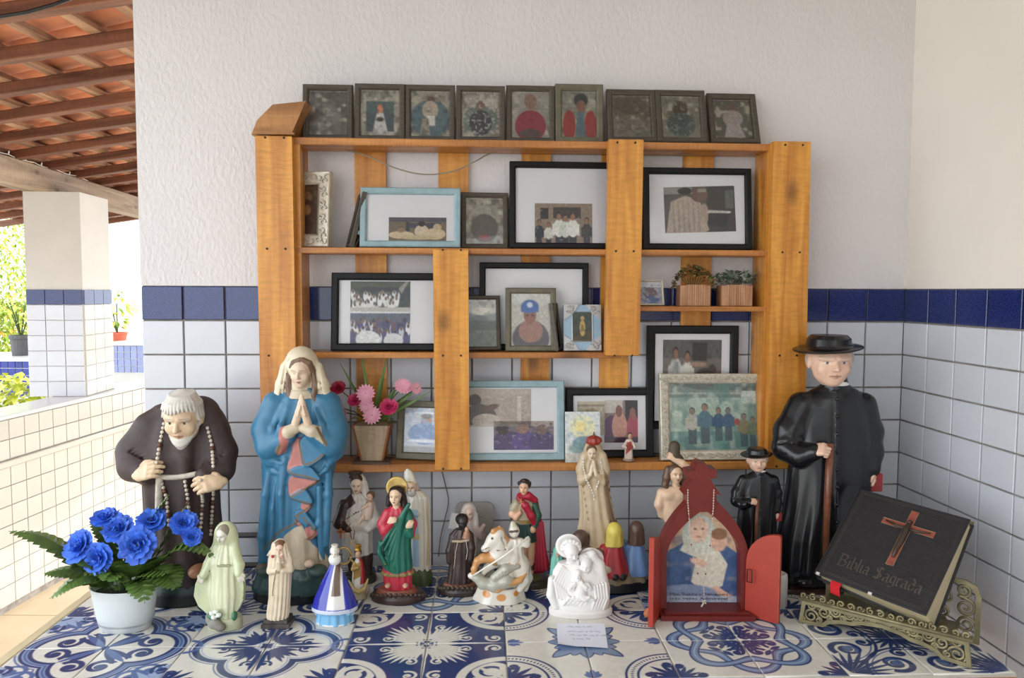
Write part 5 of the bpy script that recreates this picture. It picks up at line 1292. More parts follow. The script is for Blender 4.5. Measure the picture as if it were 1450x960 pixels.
def green_mary():
    st = Statue('mary_statuette', 'pale green praying-open-arms Mary statuette with grey stone at its foot', 'statue', 318, 887)
    P = st.p; G = (206, 212, 170); G2 = (222, 224, 188); b = st.sdf()
    b.robe([(319, 768, 0, 9, 8), (318, 778, 0, 16, 11), (316, 795, 1, 21, 13), (316, 815, 1, 20, 13), (316, 840, 2, 22, 14, .6), (317, 862, 2, 18, 13, 1), (318, 876, 2, 15, 12, 1)], G2, 2, n=12, amp=.05, ph=.5)
    # cloak falling open from both arms
    b.poly([(305, 775), (297, 790), (288, 808), (280, 826), (278, 842), (284, 856), (296, 866), (306, 872), (304, 840), (302, 800)], -2, G, 3, 'u', -7, 3, 2)
    b.poly([(332, 772), (336, 790), (342, 812), (345, 830), (344, 848), (338, 860), (328, 868), (330, 830), (330, 800)], -2, G, 3, 'u', -7, 3, 2)
    b.chain([P(303, 782, 2), P(296, 800, 6), P(288, 814, 12)], [8, 8, 6], G, 3); b.chain([P(333, 782, 2), P(338, 800, 6), P(338, 812, 12)], [7, 8, 6], G, 3)
    b.ell(P(320, 757, -3), (17, 14, 20), G, 3); b.chain([P(309, 764, -2), P(304, 784, 2)], [6, 7], G, 4); b.chain([P(331, 762, -2), P(333, 784, 2)], [6, 7], G, 4)
    b.con(P(309, 801, 14), P(326, 801, 14), 1.5, 1.5, (150, 152, 110), 1)
    for path in ([(329, 776, 14), (326, 790, 15), (330, 806, 16), (326, 812, 16)], [(299, 800, 10), (296, 812, 14), (300, 822, 14)]): b.paint('chain', [P(*q) for q in path], 1.0, (110, 104, 70))
    for sx, x0 in ((-1, 281), (1, 341)):
        for q in range(5): b.paint('con', P(x0+(q % 2)*3, 834+q*4, 2), P(x0+((q+1) % 2)*3, 838+q*4, 2), .8, .8, c=(110, 104, 70))
    for q in range(5): b.con(P(306+q*5, 806, 16), P(303+q*6.5, 862, 17), .9, .9, None, 2.5, 's')
    b.mesh('robe', .75, M_porc)
    h = st.sdf(); head(h, P(316, 757, 6), 25, yaw=-16, tilt=14, skin=(226, 222, 206), lip=(196, 150, 140), brow=(150, 140, 120), neck=P(318, 775, 2), ears=False, wide=.95, hair=(150, 140, 120))
    h.mesh('head', .6, M_porc)
    for w, kx, n in (((286, 814, 13), (283, 826, 13), (-.3, -1, 0)), ((339, 812, 14), (342, 824, 14), (.3, -1, 0))):
        hs = st.sdf(); hand(hs, P(*w), P(*kx), n, 15, (230, 226, 206), curl=.2, thumb=1 if w[0] < 300 else -1, k=.5); hs.mesh('hand', .5, M_porc)
    g = round_base(st, 319, 871, 887, 25, 18, (198, 202, 166)); g.ell(P(304, 871, 16), (11, 8, 6), (60, 120, 84), 2); g.ell(P(332, 872, 14), (4, 6, 7), (60, 120, 84), 2)
    for x, y in ((300, 868), (306, 866), (310, 871), (303, 874)): g.ell(P(x, y, 22), (4, 4, 3.4), (236, 238, 226), .5)
    g.mesh('base', .8, M_porc)
    g = st.sdf(); g.ell(P(304, 883, 20), (10, 8, 8), (150, 146, 136), 1); g.ell(P(312, 888, 21), (8, 7, 6), (138, 132, 124), 2); g.ell(P(296, 876, 14), (5, 5, 9), (160, 156, 140), 2); g.mesh('stone', .8, M_matte)
green_mary()

def cream_mary():
    st = Statue('mary_statuette', 'slim cream hooded Mary statuette on a stepped dark wooden block', 'statue', 394, 884)
    P = st.p; C = (226, 208, 180); b = st.sdf()
    b.robe([(397, 768, -2, 11, 10), (398, 790, 0, 16, 12), (397, 815, 0, 16, 12, .5), (396, 845, 0, 15, 12, 1), (394, 866, 1, 16, 13, 1), (393, 874, 2, 15, 13, 1)], C, 2, n=16, amp=.06, ph=.3)
    b.ell(P(397, 776, -2), (12, 12, 14), C, 3); b.chain([P(385, 792, 4), P(383, 808, 8), P(391, 808, 14)], [5, 5, 4], C, 3); b.chain([P(409, 792, 4), P(411, 806, 8), P(401, 808, 14)], [5, 5, 4], C, 3)
    b.chain([P(391, 788, 6), P(384, 782, 5), P(379, 786, 3)], [4, 3, 1.5], C, 2)
    for sx in (-1, 1): b.con(P(396+sx*4, 796, 16), P(395.5+sx*.8, 784+12, 17), 2.4, 2, C, 1)
    b.chain([P(393, 806, 16), P(393.5, 796, 18), P(394, 790, 17)], [2.8, 2.6, 1.2], (232, 212, 186), 1); b.chain([P(396, 806, 16), P(395.5, 796, 18), P(395, 790, 17)], [2.8, 2.6, 1.2], (232, 212, 186), 1)
    b.con(P(389, 808, 15), P(402, 808, 15), 1.2, 1.2, (178, 160, 120), .8)
    for q in range(5): b.con(P(387+q*4.6, 815, 14), P(384+q*5, 872, 15), .7, .7, None, 2, 's')
    b.paint('chain', [P(388, 778, 13), P(390, 770, 14), P(397, 765, 14), P(404, 770, 14), P(406, 780, 13)], 1.1, (180, 160, 120))
    b.mesh('robe', .65, M_satin)
    h = st.sdf(); head(h, P(396.5, 777, 5), 17.5, yaw=0, tilt=8, skin=(228, 190, 166), lip=(190, 120, 104), brow=(120, 86, 64), ears=False, neck=P(397, 790, 2)); h.ell(P(396.5, 772, 2), (8.6, 8, 8), (120, 84, 60), .5); h.mesh('head', .5, M_satin)
    for i, (x, y, cc) in enumerate(((386, 788, (176, 60, 76)), (399, 789, (214, 160, 150)))):
        r = MB(); v = P(x, y, 13); r.ball(tuple(v), 2.4, 8); st.mb(r, 'rose', mat('rose_%d' % i, lin(cc), .5))
    beads(st, [(391, 808), (388, 822), (386, 838), (386, 846)], 15, .9, (150, 124, 96), 'cord', on=b)
    for py0, py1, hw in ((873, 878, 17), (878, 884, 20)):
        mb = MB(); z0 = P(394, py1, 0)[2]; z1 = P(394, py0, 0)[2]; mb.box(-hw, hw, -hw*.8, hw*.8, max(0, z0), z1, bev=.6); st.mb(mb, 'step', mat('dark_block', lin((46, 40, 40)), .4, var=.5, vscale=50, vcol=lin((120, 112, 104))), smooth=False)
cream_mary()

def aparecida():
    st = Statue('mary_statuette', 'small ceramic Mary in a flared blue cape on a light blue base', 'statue', 474, 880)
    P = st.p; BLU = (44, 52, 168); b = st.sdf()
    b.robe([(474, 797, 0, 6, 5), (474, 806, 0, 10, 8), (474, 825, 0, 20, 14), (474, 845, 0, 29, 19), (474, 858, 0, 33, 22), (474, 862, 0, 32.5, 21.5)], BLU, 1.5, n=9, amp=.015)
    b.poly([(471, 800), (478, 800), (483, 830), (488, 864), (462, 864), (466, 830)], 20, (226, 222, 216)); b.poly([(472.5, 802), (476.5, 802), (479, 822), (481, 846), (468, 846), (470, 822)], 20, (104, 78, 62))
    for q in range(6): b.con(P(466+q*3.2, 838, 23), P(464+q*4, 862, 26), .6, .6, None, 1.6, 's')
    b.robe([(474, 857, 0, 33.4, 22.4), (474, 862, 0, 33.2, 22.2)], (214, 220, 236), .5)
    b.mesh('cape', .65, M_porc)
    h = st.sdf(); h.ell(P(474, 792, 2), (9, 7, 9), (230, 228, 222), 1); head(h, P(474, 784, 3), 14, 0, 4, skin=(232, 226, 214), eyes=True, ears=False, neck=P(474, 795, 2)); h.ell(P(474, 780, 0), (7, 6, 7), (236, 232, 226), .5)
    h.robe([(474, 771, 1, 5.5, 5), (474, 775, 1, 4, 4), (474, 778, 1, 6, 5.5)], (230, 224, 206), .5); h.mesh('head', .45, M_porc)
    g = st.sdf(); g.robe([(474, 858, 0, 25, 18), (474, 866, 0, 24.5, 17.5), (474, 876, 0, 26.5, 18.5), (474, 880, 0, 27.5, 19)], (122, 184, 224), 1, n=14, amp=.03, n2=9, amp2=.03)
    for k in range(9):
        a = -2.6+k*.58; g.ell(P(474+25*math.sin(a), 868, 17.5*math.cos(a)), (3.4, 3.4, 4), (160, 206, 234), 1.5)
    g.robe([(474, 878, 0, 27.5, 19), (474, 880, 0, 27.8, 19.2)], (226, 228, 228), .5); g.mesh('base', .7, M_porc)
aparecida()

def little_queen():
    st = Statue('mary_statuette', 'tiny crowned figure in a red cape standing on a golden crescent', 'statue', 507, 846)
    P = st.p; b = st.sdf()
    b.robe([(508, 790, 0, 4, 3.5), (508, 798, 0, 7, 5), (508, 812, 0, 9, 6), (508, 826, 0, 10, 7), (508, 838, 0, 8, 6)], (226, 222, 212), 1, n=9, amp=.05)
    b.poly([(507, 790), (514, 792), (519, 808), (520, 826), (510, 828), (511, 806)], 6, (178, 40, 46), d0=-12, d1=14); b.poly([(500, 800), (510, 796), (511, 816), (500, 822)], 6, (176, 138, 70), d0=-4, d1=14)
    b.chain([P(502, 798, 3), P(500, 806, 7), P(507, 804, 8)], [3, 3, 2.4], (196, 160, 96), 1); b.mesh('robe', .6, M_satin)
    h = st.sdf(); head(h, P(507, 785, 2), 11, -10, 4, eyes=True, ears=False, neck=P(507, 793, 1)); h.ell(P(507, 782, -1), (5.5, 5, 6), (92, 62, 44), .5); h.mesh('head', .45, M_satin)
    c = st.sdf(); c.robe([(507, 771, 0, 5, 4.5), (507, 776, 0, 4, 3.6), (507, 779, 0, 5, 4.6)], (196, 146, 60), .4, n=5, amp=.12); c.mesh('crown', .5, vmat(.3, .1, 40, metal=.5))
    g = st.sdf(); g.robe([(507, 834, 0, 9, 8), (507, 840, 0, 12, 10), (507, 846, 0, 13, 11)], (186, 172, 140), 1)
    g.chain([P(494, 822, 6), P(500, 834, 9), P(508, 838, 10), P(516, 834, 9), P(521, 820, 6)], [1.2, 3, 3.6, 3, 1.2], (196, 170, 110), 1); g.mesh('base', .65, M_satin)
    # gilt oval halo behind a second small head
    hl = MB(); pts = [tuple(P(487+10*math.cos(a), 787+12*math.sin(a), 0)) for a in np.linspace(0, 2*math.pi, 20)]; hl.tube(pts, 1.8, 6); hl.tube([tuple(P(497, 792, 0)), tuple(P(503, 800, 0))], 1.6, 6); st.mb(hl, 'scroll_ring', mat('old_gilt', lin((170, 140, 86)), .4, .5))
little_queen()

def carmel():
    st = Statue('mary_statuette', 'white and brown robed mother with child statuette, orange cross rosary hanging', 'statue', 506, 822)
    P = st.p; W = (214, 206, 196); BR = (66, 46, 42); b = st.sdf()
    b.robe([(506, 698, 0, 8, 7), (506, 708, 0, 20, 11), (505, 730, 0, 24, 14), (506, 760, 0, 22, 15, .6), (507, 790, 1, 21, 15, 1), (510, 806, 1, 17, 13, 1), (512, 816, 1, 16, 12, 1)], W, 2, n=11, amp=.05, ph=1)
    b.poly([(496, 700), (480, 716), (477, 744), (488, 742), (492, 722), (504, 712)], 10, BR, d0=-20, d1=30); b.poly([(493, 790), (530, 786), (532, 820), (490, 820)], 14, BR, d0=-20, d1=30)
    b.chain([P(488, 716, 2), P(481, 740, 6), P(492, 748, 14)], [9, 9, 6], BR, 4); b.chain([P(524, 716, 2), P(531, 738, 4), P(522, 748, 12)], [8, 8, 6], W, 4)
    b.ell(P(506, 742, 10), (18, 8, 10), (206, 192, 176), 4)
    for q in range(4): b.con(P(494+q*8, 756, 16), P(492+q*9, 792, 18), 1, 1, None, 3, 's')
    b.mesh('robe', .8, M_satin)
    h = st.sdf(); head(h, P(505, 687, 5), 22, 6, 8, skin=(230, 204, 180), brow=(80, 56, 44), ears=False, neck=P(506, 704, 2)); h.ell(P(507, 683, -3), (12, 11, 13), (222, 214, 202), 1.5); h.ell(P(505, 680, 1), (9.5, 9, 9), (64, 44, 38), .6)
    h.chain([P(516, 686, -2), P(519, 704, -2), P(524, 720, -2)], [5, 6, 6], (222, 214, 202), 3); h.mesh('head', .6, M_satin)
    c = st.sdf(); c.robe([(503, 668, 1, 10, 9), (503, 673, 1, 7, 7), (503, 676, 1, 9, 8)], (72, 54, 44), .5, n=7, amp=.10); c.mesh('crown', .6, M_satin)
    ch = st.sdf(); head(ch, P(524, 704, 12), 12, -20, 4, ears=False, neck=P(523, 712, 10)); ch.ell(P(525, 701, 9), (6, 6, 6), (110, 80, 56), .5); ch.robe([(523, 711, 10, 5, 5), (521, 722, 11, 8, 7), (518, 734, 12, 9, 7)], (222, 196, 176), 1); ch.chain([P(519, 716, 16), P(512, 720, 18)], [2.4, 2], (232, 200, 176), 1); ch.chain([P(514, 732, 18), P(508, 740, 20)], [3, 2.2], (232, 200, 176), 1); ch.mesh('child', .6, M_satin)
    beads(st, [(524, 712), (515, 722), (504, 726), (492, 734), (484, 738), (482, 748)], 24, 1.3, (140, 92, 70), on=b)
    for x, y in ((492, 758), (499, 768)):
        mb = MB(); v = P(x, y, 22); mb.box(v[0]-3.2, v[0]+3.2, v[1]-.8, v[1]+.8, v[2]-4, v[2]+4, bev=.4); st.mb(mb, 'scapular_badge', mat('badge', lin((214, 190, 160)), .5, var=.4, vscale=300, vcol=lin((120, 70, 50))), smooth=False)
    beads(st, [(496, 742), (492, 750), (492, 756), (497, 760), (500, 766), (502, 752), (500, 744)], 21, .8, (150, 96, 60), 'cord', on=b)
    mb = MB(); v = P(482.5, 755, 25); mb.box(v[0]-1.6, v[0]+1.6, v[1]-1, v[1]+1, v[2]-8, v[2]+7, bev=.3); mb.box(v[0]-5.5, v[0]+5.5, v[1]-1, v[1]+1, v[2]+.5, v[2]+3.6, bev=.3); st.mb(mb, 'cross', mat('orange_wood', lin((190, 104, 58)), .4), smooth=False)
    g = round_base(st, 510, 812, 822, 24, 18, (58, 60, 48)); g.mesh('base', .9, M_satin)
carmel()

def red_green():
    st = Statue('saint_statuette', 'woman saint statuette in red dress and green mantle with golden halo', 'statue', 564, 848)
    P = st.p; RD = (196, 52, 72); GN = (26, 104, 84); b = st.sdf()
    b.robe([(562, 716, 0, 7, 6), (562, 724, 0, 17, 9), (562, 745, 0, 20, 12), (562, 770, 1, 20, 13, .5), (563, 800, 2, 21, 14, 1), (563, 818, 2, 20, 14, 1), (564, 832, 2, 19, 14, 1)], RD, 2, n=13, amp=.05, ph=.2)
    b.poly([(574, 712), (583, 706), (584, 722), (586, 745), (585, 790), (584, 808), (560, 812), (541, 806), (538, 788), (536, 772), (545, 764), (556, 748), (566, 730)], 12, GN, d0=-30, d1=40)
    # mantle folds sweeping from shoulder to hip
    for o in range(5): b.con(P(579-o*2.2, 714+o*4, 10), P(540+o*5, 772+o*7, 14), 2.6, 2.2, GN, 2)
    b.chain([P(538, 768, 12), P(537, 782, 12), P(545, 798, 14)], [3, 3.5, 3], GN, 2)
    b.chain([P(549, 726, 2), P(541, 742, 5), P(544, 752, 9), P(553, 742, 15)], [7, 7, 6, 4], RD, 3); b.chain([P(577, 726, 2), P(583, 742, 4), P(581, 756, 10), P(578, 748, 14)], [7, 7.5, 6, 4], RD, 3)
    b.paint('chain', [P(575, 752, 18), P(568, 772, 18), P(556, 790, 18), P(546, 800, 18)], 1.8, (170, 140, 84)); b.robe([(563, 808, 2, 23, 16), (563, 812, 2, 23, 16)], (150, 132, 84), .6, n=13, amp=.05, ph=.2)
    for q in range(6): b.con(P(548+q*6, 814, 17), P(547+q*6.4, 832, 17), .8, .8, None, 2, 's')
    b.mesh('dress', .72, M_satin)
    h = st.sdf(); HA = (40, 28, 26); head(h, P(560, 703, 6), 24, -6, 2, skin=(234, 200, 168), brow=(70, 46, 36), ears=False, neck=P(562, 722, 1)); h.ell(P(562, 700, -2), (12.5, 11, 13), HA, .8); h.ell(P(562, 694, 3), (11, 8, 6), HA, .8)
    h.chain([P(571, 704, -1), P(573, 716, -2), P(572, 726, -3)], [5, 5, 4], HA, 2); h.chain([P(551, 704, -1), P(550, 714, -1)], [4, 4], HA, 2); h.mesh('head', .6, M_satin)
    for w, kx, n, t in (((551, 739, 17), (556, 737, 18), (-.2, -1, .2), -1), ((577, 746, 16), (580, 742, 18), (.2, -1, .1), 1)):
        hs = st.sdf(); hand(hs, P(*w), P(*kx), n, 13, (234, 200, 168), curl=.4, thumb=t, k=.5); hs.mesh('hand', .45, M_satin)
    hl = MB(); v = P(562, 690, -7); n = 28
    prof = [(0, 1.2), (12.5, 1.0), (14.5, 1.6), (15.8, 1.0), (15.8, -.6), (0, -.6)]
    hl.lathe(prof, n, cap=False); hl.xf(Matrix.Translation(tuple(v)) @ Matrix.Rotation(math.radians(80), 4, 'X')); st.mb(hl, 'halo', mat('halo_gold', lin((196, 164, 96)), .35, .6, var=.3, vscale=80))
    g = round_base(st, 564, 836, 848, 39, 24, (60, 42, 36)); g.robe([(562, 831, 2, 27, 17), (562, 838, 2, 30, 19)], (150, 84, 62), 1)
    for k in range(16):
        a = -1.5+k*.2; g.ell(P(564+38*math.sin(a), 843, 23.5*math.cos(a)), (2.8, 2.0, 3.2), (74, 54, 44), 1.6)
    for x in (549, 574): g.ell(P(x, 829, 18), (4, 7, 3), (226, 180, 150), 1)
    g.mesh('base', .75, M_satin)
red_green()

def bishop():
    st = Statue('saint_statuette', 'white mitred bishop statuette on a green mound, behind the red and green saint', 'statue', 594, 826)
    P = st.p; W = (226, 218, 202); b = st.sdf()
    b.robe([(588, 694, 0, 8, 7), (592, 704, 0, 16, 10), (594, 730, 0, 15, 11), (595, 760, 0, 15, 11, 1), (595, 800, 0, 15, 12, 1), (595, 806, 0, 15, 12, 1)], W, 1.5, n=10, amp=.05)
    b.poly([(584, 720), (592, 722), (594, 802), (584, 802)], 10, (158, 186, 206), d0=0, d1=30); b.poly([(581, 756), (594, 756), (594, 764), (581, 764)], 10, (196, 176, 130), d0=0, d1=30)
    b.chain([P(584, 708, 4), P(583, 724, 8), P(590, 728, 12)], [5, 5, 4], W, 2); b.paint('chain', [P(603, 704, 8), P(606, 750, 8), P(605, 800, 8)], 1.2, (196, 170, 110)); b.mesh('cope', .75, M_porc)
    h = st.sdf(); head(h, P(583, 690, 4), 20, -8, 4, skin=(226, 190, 164), neck=P(587, 702, 1), ears=False); h.ell(P(583, 698, 9), (6, 4, 6), (196, 190, 180), 1); h.ell(P(586, 690, -2), (8, 7, 8), (206, 200, 190), .8); h.mesh('head', .55, M_porc)
    m_ = st.sdf(); m_.robe([(577, 663.5, 1, 1.6, 2), (578, 668, 1, 6, 4.5), (580, 676, 2, 8, 6.5), (582, 684, 2, 8.4, 7.6)], (232, 226, 212), .5); m_.paint('con', P(573, 682, 9), P(590, 684, 9), 1.4, 1.4, c=(196, 170, 110)); m_.paint('con', P(578, 668, 8), P(581, 682, 10), 1.0, 1.0, c=(196, 170, 110)); m_.mesh('mitre', .5, M_porc)
    g = st.sdf(); g.robe([(594, 802, 0, 14, 12), (594, 812, 0, 18, 14), (594, 826, 0, 18, 15)], (82, 98, 60), 2, n=6, amp=.05); g.mesh('base', .8, M_satin)
bishop()

def dark_friar():
    st = Statue('friar_statuette', 'dark brown friar statuette with black head on an oval base', 'statue', 652, 838)
    P = st.p; BR = (62, 44, 40); b = st.sdf()
    b.robe([(654, 748, 0, 9, 7), (653, 756, 0, 16, 9), (652, 775, 0, 17, 11), (652, 795, 0, 16, 11, .6), (651, 815, 1, 17, 12, 1), (650, 829, 1, 19, 13, 1)], BR, 2, n=12, amp=.05)
    b.chain([P(641, 760, 2), P(636, 780, 4), P(636, 795, 5)], [5, 5, 4], BR, 2); b.chain([P(666, 758, 2), P(668, 776, 4), P(667, 792, 5)], [5, 5, 4], BR, 2)
    b.paint('chain', [P(641, 765, 12), P(652, 768, 13), P(664, 763, 12)], 2.0, (196, 176, 150)); b.con(P(641, 767, 10), P(664, 765, 10), 2.4, 2.4, (120, 96, 80), 1)
    for q in range(5): b.con(P(642+q*5, 776, 13), P(640+q*5.4, 828, 14), .8, .8, None, 2.2, 's')
    b.mesh('habit', .75, M_satin)
    h = st.sdf(); head(h, P(655, 739, 5), 21, 8, 8, skin=(40, 34, 34), lip=(56, 40, 38), white=(60, 54, 52), eye=(20, 18, 18), brow=(24, 20, 20), neck=P(654, 752, 1)); h.ell(P(654, 735, 2), (9.5, 9, 8), (28, 24, 26), .8); h.mesh('head', .6, M_satin)
    ch = st.sdf(); head(ch, P(661, 750, 12), 9, 0, 0, skin=(206, 158, 128), ears=False); ch.robe([(661, 753, 12, 4, 4), (660, 762, 12, 6, 5)], (176, 128, 100), 1); ch.mesh('child', .5, M_satin)
    beads(st, [(648, 768), (645, 782), (644, 796), (642, 806)], 14, .9, (206, 196, 176), 'cord', on=b); beads(st, [(660, 766), (662, 780), (660, 794)], 14, .9, (206, 196, 176), 'cord', on=b)
    g = round_base(st, 652, 827, 838, 32, 21, (50, 38, 34)); g.robe([(651, 824, 2, 22, 15), (651, 830, 2, 25, 17)], (150, 100, 78), 1)
    for k in range(14):
        a = -1.5+k*.23; g.ell(P(652+31*math.sin(a), 833, 20.5*math.cos(a)), (3, 2.4, 3.4), (70, 56, 44), 1)
    g.mesh('base', .75, M_satin)
dark_friar()

def nun():
    st = Statue('nun_statuette', 'white-veiled nun statuette with open book, half hidden behind the dark friar', 'statue', 664, 815)
    P = st.p; W = (222, 212, 204); b = st.sdf()
    b.robe([(665, 738, 0, 6, 5), (665, 746, 0, 14, 8), (664, 770, 0, 14, 9), (664, 800, 0, 14, 10, 1), (664, 808, 0, 14, 10)], (196, 178, 170), 1.5, n=9, amp=.05); b.chain([P(676, 748, 2), P(682, 758, 4), P(682, 750, 10), P(685, 744, 12)], [5, 5, 4, 3], (206, 180, 170), 2); b.mesh('habit', .8, M_satin)
    h = st.sdf(); head(h, P(664, 727, 4), 19, -4, 4, skin=(232, 202, 182), neck=P(665, 742, 0), ears=False); h.ell(P(664, 724, -2), (11, 10, 12.5), W, 1); h.chain([P(655, 728, 0), P(655, 746, 1)], [4, 4], W, 2); h.chain([P(673, 728, 0), P(674, 746, 1)], [4, 4.5], W, 2); h.paint('chain', [P(657, 730, 10), P(659, 719, 11), P(665, 716, 11), P(671, 720, 11), P(672, 730, 10)], 1.2, (150, 120, 104)); h.mesh('veiled_head', .55, M_satin)
    mb = MB(); v = P(646, 738, 8)
    for sx, an in ((-1, .5), (1, -.5)): mb.box(0 if sx > 0 else -10, 10 if sx > 0 else 0, -1, 1, -11, 11, M=Matrix.Translation(tuple(v)) @ Matrix.Rotation(an, 4, 'Z') @ Matrix.Rotation(.25, 4, 'Y'))
    st.mb(mb, 'open_book', mat('book_white', lin((226, 224, 220)), .5), smooth=False)
    g = round_base(st, 664, 806, 815, 17, 13, (96, 78, 66)); g.mesh('base', .9, M_satin)
nun()
def horseman():
    st = Statue('horseman_statuette', 'cream and ochre ceramic knight on a rearing horse spearing a dragon', 'statue', 707, 848)
    P = st.p; W = (228, 220, 206); OC = (206, 150, 92); GY = (178, 176, 160); b = st.sdf()
    # horse: haunch, barrel, chest, neck, head to the left, rearing
    b.ell(P(732, 800, 0), (17, 15, 20), W, 4); b.chain([P(730, 800, 0), P(716, 786, 4), P(706, 784, 6)], [17, 16, 15], W, 6)
    b.chain([P(706, 784, 8), P(705, 768, 10), P(703, 758, 12)], [14, 12, 9], W, 6)                # neck
    b.chain([P(704, 757, 13), P(697, 765, 16), P(688, 776, 18)], [9.5, 8, 5.5], W, 4)             # head and muzzle
    b.ell(P(686, 777, 18), (5, 5, 4.6), W, 2); b.con(P(708, 750, 12), P(707, 745, 12), 3, 1.2, OC, 2)
    b.chain([P(699, 752, 18), P(708, 752, 12), P(715, 764, 8), P(718, 778, 8)], [4, 5, 5.5, 4], OC, 3)  # mane
    for q in range(5): b.con(P(702+q*3.5, 752+q*4, 19), P(708+q*3, 764+q*5, 18), .8, .8, None, 2, 's')
    b.chain([P(700, 790, 12), P(684, 790, 16), P(676, 794, 18), P(671, 806, 18), P(671, 812, 18)], [9, 6, 4.6, 3.8, 4], OC, 4)   # raised foreleg
    b.chain([P(703, 796, 4), P(690, 804, 8), P(684, 812, 10)], [8, 5, 4], W, 4)
    b.chain([P(738, 806, 6), P(742, 822, 8), P(736, 834, 10)], [12, 7, 5], W, 5); b.chain([P(742, 800, -6), P(748, 818, -6), P(744, 834, -4)], [10, 6, 4], W, 5)
    b.ell(P(722, 798, 14), (12, 6, 7), OC, 3)
    # rider
    b.robe([(729, 762, 4, 8, 7), (729, 772, 4, 11, 9), (730, 790, 4, 12, 11), (732, 804, 4, 15, 13)], W, 3, n=9, amp=.06); b.chain([P(738, 768, 6), P(746, 770, 10), P(747, 764, 16)], [6, 5, 4.2], W, 3); b.chain([P(722, 770, 8), P(718, 778, 14)], [5, 4], W, 3)
    b.chain([P(728, 790, 12), P(722, 804, 16), P(722, 818, 16)], [7, 5.5, 4], W, 3); b.ell(P(722, 820, 18), (4, 5, 3), OC, 1)
    b.ell(P(728, 752, 5), (8, 8, 9.5), W, 2); b.robe([(726, 738, 4, 2.4, 2.4), (727, 744, 4, 5.5, 6), (728, 750, 4, 7, 7.6)], (206, 200, 178), .8); b.con(P(722, 753, 12), P(733, 752, 12), 1.5, 1.5, (84, 72, 60), .5)
    # dragon below
    b.chain([P(668, 816, 16), P(676, 818, 18), P(684, 826, 18), P(700, 828, 18), P(716, 822, 18), P(728, 826, 16)], [4, 6.5, 8, 10, 10, 6], GY, 4); b.chain([P(700, 818, 22), P(716, 806, 22), P(734, 802, 18)], [6, 7, 2], GY, 3)
    for q in range(6): b.con(P(702+q*5, 812-q*.6, 29), P(704+q*5, 822, 29), 1, 1, None, 1.6, 's')
    b.chain([P(722, 826, 22), P(736, 822, 18), P(744, 812, 14)], [4, 4, 2], OC, 2); b.chain([P(712, 832, 22), P(704, 838, 26)], [3.4, 2.4], OC, 2)
    b.ell(P(667, 815, 17), (5, 5, 4), W, 2); b.paint('chain', [P(692, 776, 24), P(702, 780, 24), P(716, 778, 18)], 1.0, (120, 104, 90))
    b.paint('ell', P(697, 762, 22), (1.8, 6, 1.6), (70, 56, 46)); b.paint('con', P(683, 779, 22), P(690, 776, 24), .8, .8, c=(120, 90, 70))
    b.mesh('horse_and_rider', .72, M_porc)
    mb = MB(); mb.tube([tuple(P(749, 760, 22)), tuple(P(716, 786, 28)), tuple(P(668, 816, 26))], [1.6, 1.5, 1.2], 8); st.mb(mb, 'lance', mat('lance_cream', lin((230, 224, 212)), .2))
    g = st.sdf(); g.robe([(708, 828, 0, 30, 20), (708, 838, 0, 34, 22), (707, 845, 0, 37, 24), (707, 848, 0, 38, 25)], W, 2, n=6, amp=.04)
    for x, y in ((688, 842), (710, 846), (734, 842)): g.paint('ell', P(x, y, 20), (7, 10, 5), (214, 146, 76))
    g.mesh('base', .75, M_porc)
horseman()

